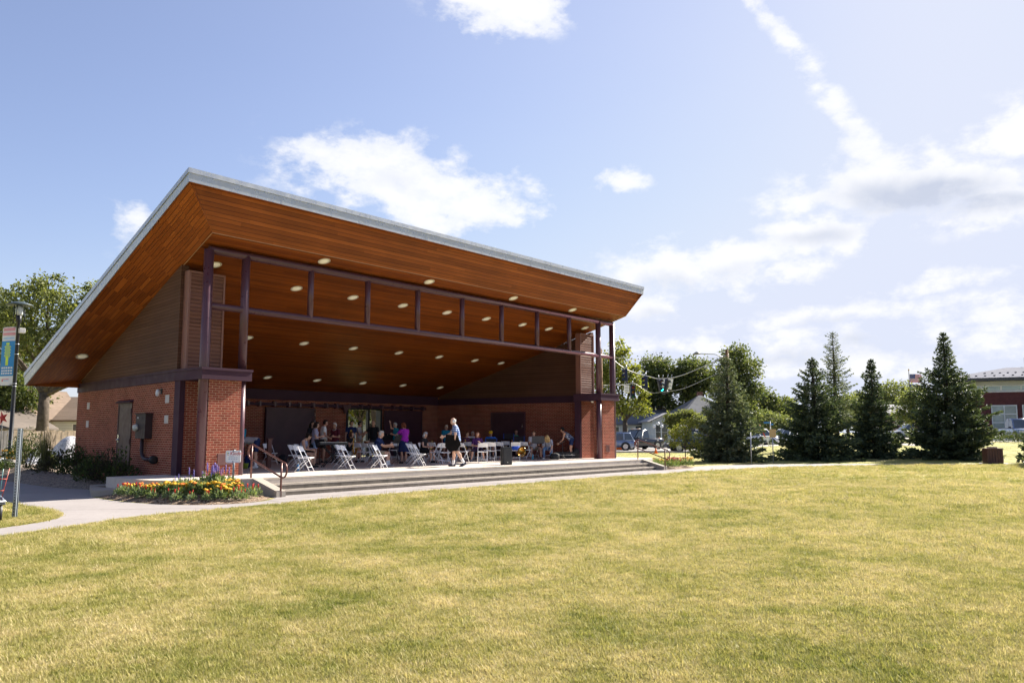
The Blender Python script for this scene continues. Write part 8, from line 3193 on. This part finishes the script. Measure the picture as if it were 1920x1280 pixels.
# grey undersides of the thick parts
up_ = vm('ADD', dirv, (0.0, 0.0, 0.016)).outputs[0]
f2 = fbm(up_, 13, 6)
reg2 = field(wd, SHADE)
thick = mathn(nt, 'MULTIPLY', ramp(nt, reg2, [(.15, 0.0), (.8, 1.0)]), ramp(nt, fbm(dirv, 9, 6), [(.32, .25), (.6, 1.0)]))
shade = mathn(nt, 'ADD', mathn(nt, 'MULTIPLY', thick, .95), mathn(nt, 'MULTIPLY', mathn(nt, 'SUBTRACT', f2, .47), .55), clamp=True)
K = CLOUD_K
cc = mixc(nt, shade, (K * 1.0, K * 1.0, K * 1.02), (K * .58, K * .63, K * .76))
# bright veil of thin cloud and haze towards the sun and the horizon
sd = vm('DOT_PRODUCT', dirv, SUN).outputs['Value']
veil = mathn(nt, 'POWER', mathn(nt, 'MAXIMUM', sd, 0.0), 3.2)
sepd = nt.nodes.new('ShaderNodeSeparateXYZ')
nt.links.new(dirv, sepd.inputs[0])
hz = mathn(nt, 'POWER', mathn(nt, 'SUBTRACT', 1.0, mathn(nt, 'MAXIMUM', sepd.outputs[2], 0.0), clamp=True), 7.0)
cir = fbm(dirv, 3.0, 6, .6, (1, 1, 3))
vf = mathn(nt, 'MULTIPLY', mathn(nt, 'ADD', mathn(nt, 'MULTIPLY', veil, VA), mathn(nt, 'MULTIPLY', hz, VH)), mathn(nt, 'ADD', mathn(nt, 'MULTIPLY', cir, .5), .72), clamp=True)
skyc0 = mixc(nt, 1.0, sky.outputs[0], SKY_TINT, 'MULTIPLY')
sc_ = nt.nodes.new('ShaderNodeSeparateColor'); nt.links.new(skyc0, sc_.inputs[0])
cb_ = nt.nodes.new('ShaderNodeCombineColor')
for i_, lim in enumerate(SKY_LIM):       # haze keeps the sky near the sun from growing brighter than its veil
    nt.links.new(mathn(nt, 'SMOOTH_MIN', sc_.outputs[i_], lim, 2.2), cb_.inputs[i_])
skyc = cb_.outputs[0]
base = mixc(nt, mathn(nt, 'ADD', vf, VEIL0, clamp=True), skyc, SKY_LIM)
final = mixc(nt, mathn(nt, 'MULTIPLY', alpha, .93), base, cc)
nt.links.new(final, bg.inputs['Color'])
nt.links.new(bg.outputs[0], out.inputs['Surface'])

SC.view_settings.view_transform = 'Standard'
SC.view_settings.look = 'None'
SC.view_settings.gamma = 1.0
SC.view_settings.exposure = EXPO
SC.render.film_transparent = False
SC.cycles.max_bounces = 6
SC.cycles.diffuse_bounces = 4
SC.cycles.glossy_bounces = 3
SC.cycles.transmission_bounces = 3
SC.cycles.transparent_max_bounces = 6
SC.cycles.caustics_reflective = False
SC.cycles.caustics_refractive = False
SC.cycles.use_denoising = True
SC.cycles.use_adaptive_sampling = True
SC.cycles.adaptive_threshold = 0.02
SC.cycles.sample_clamp_indirect = 6
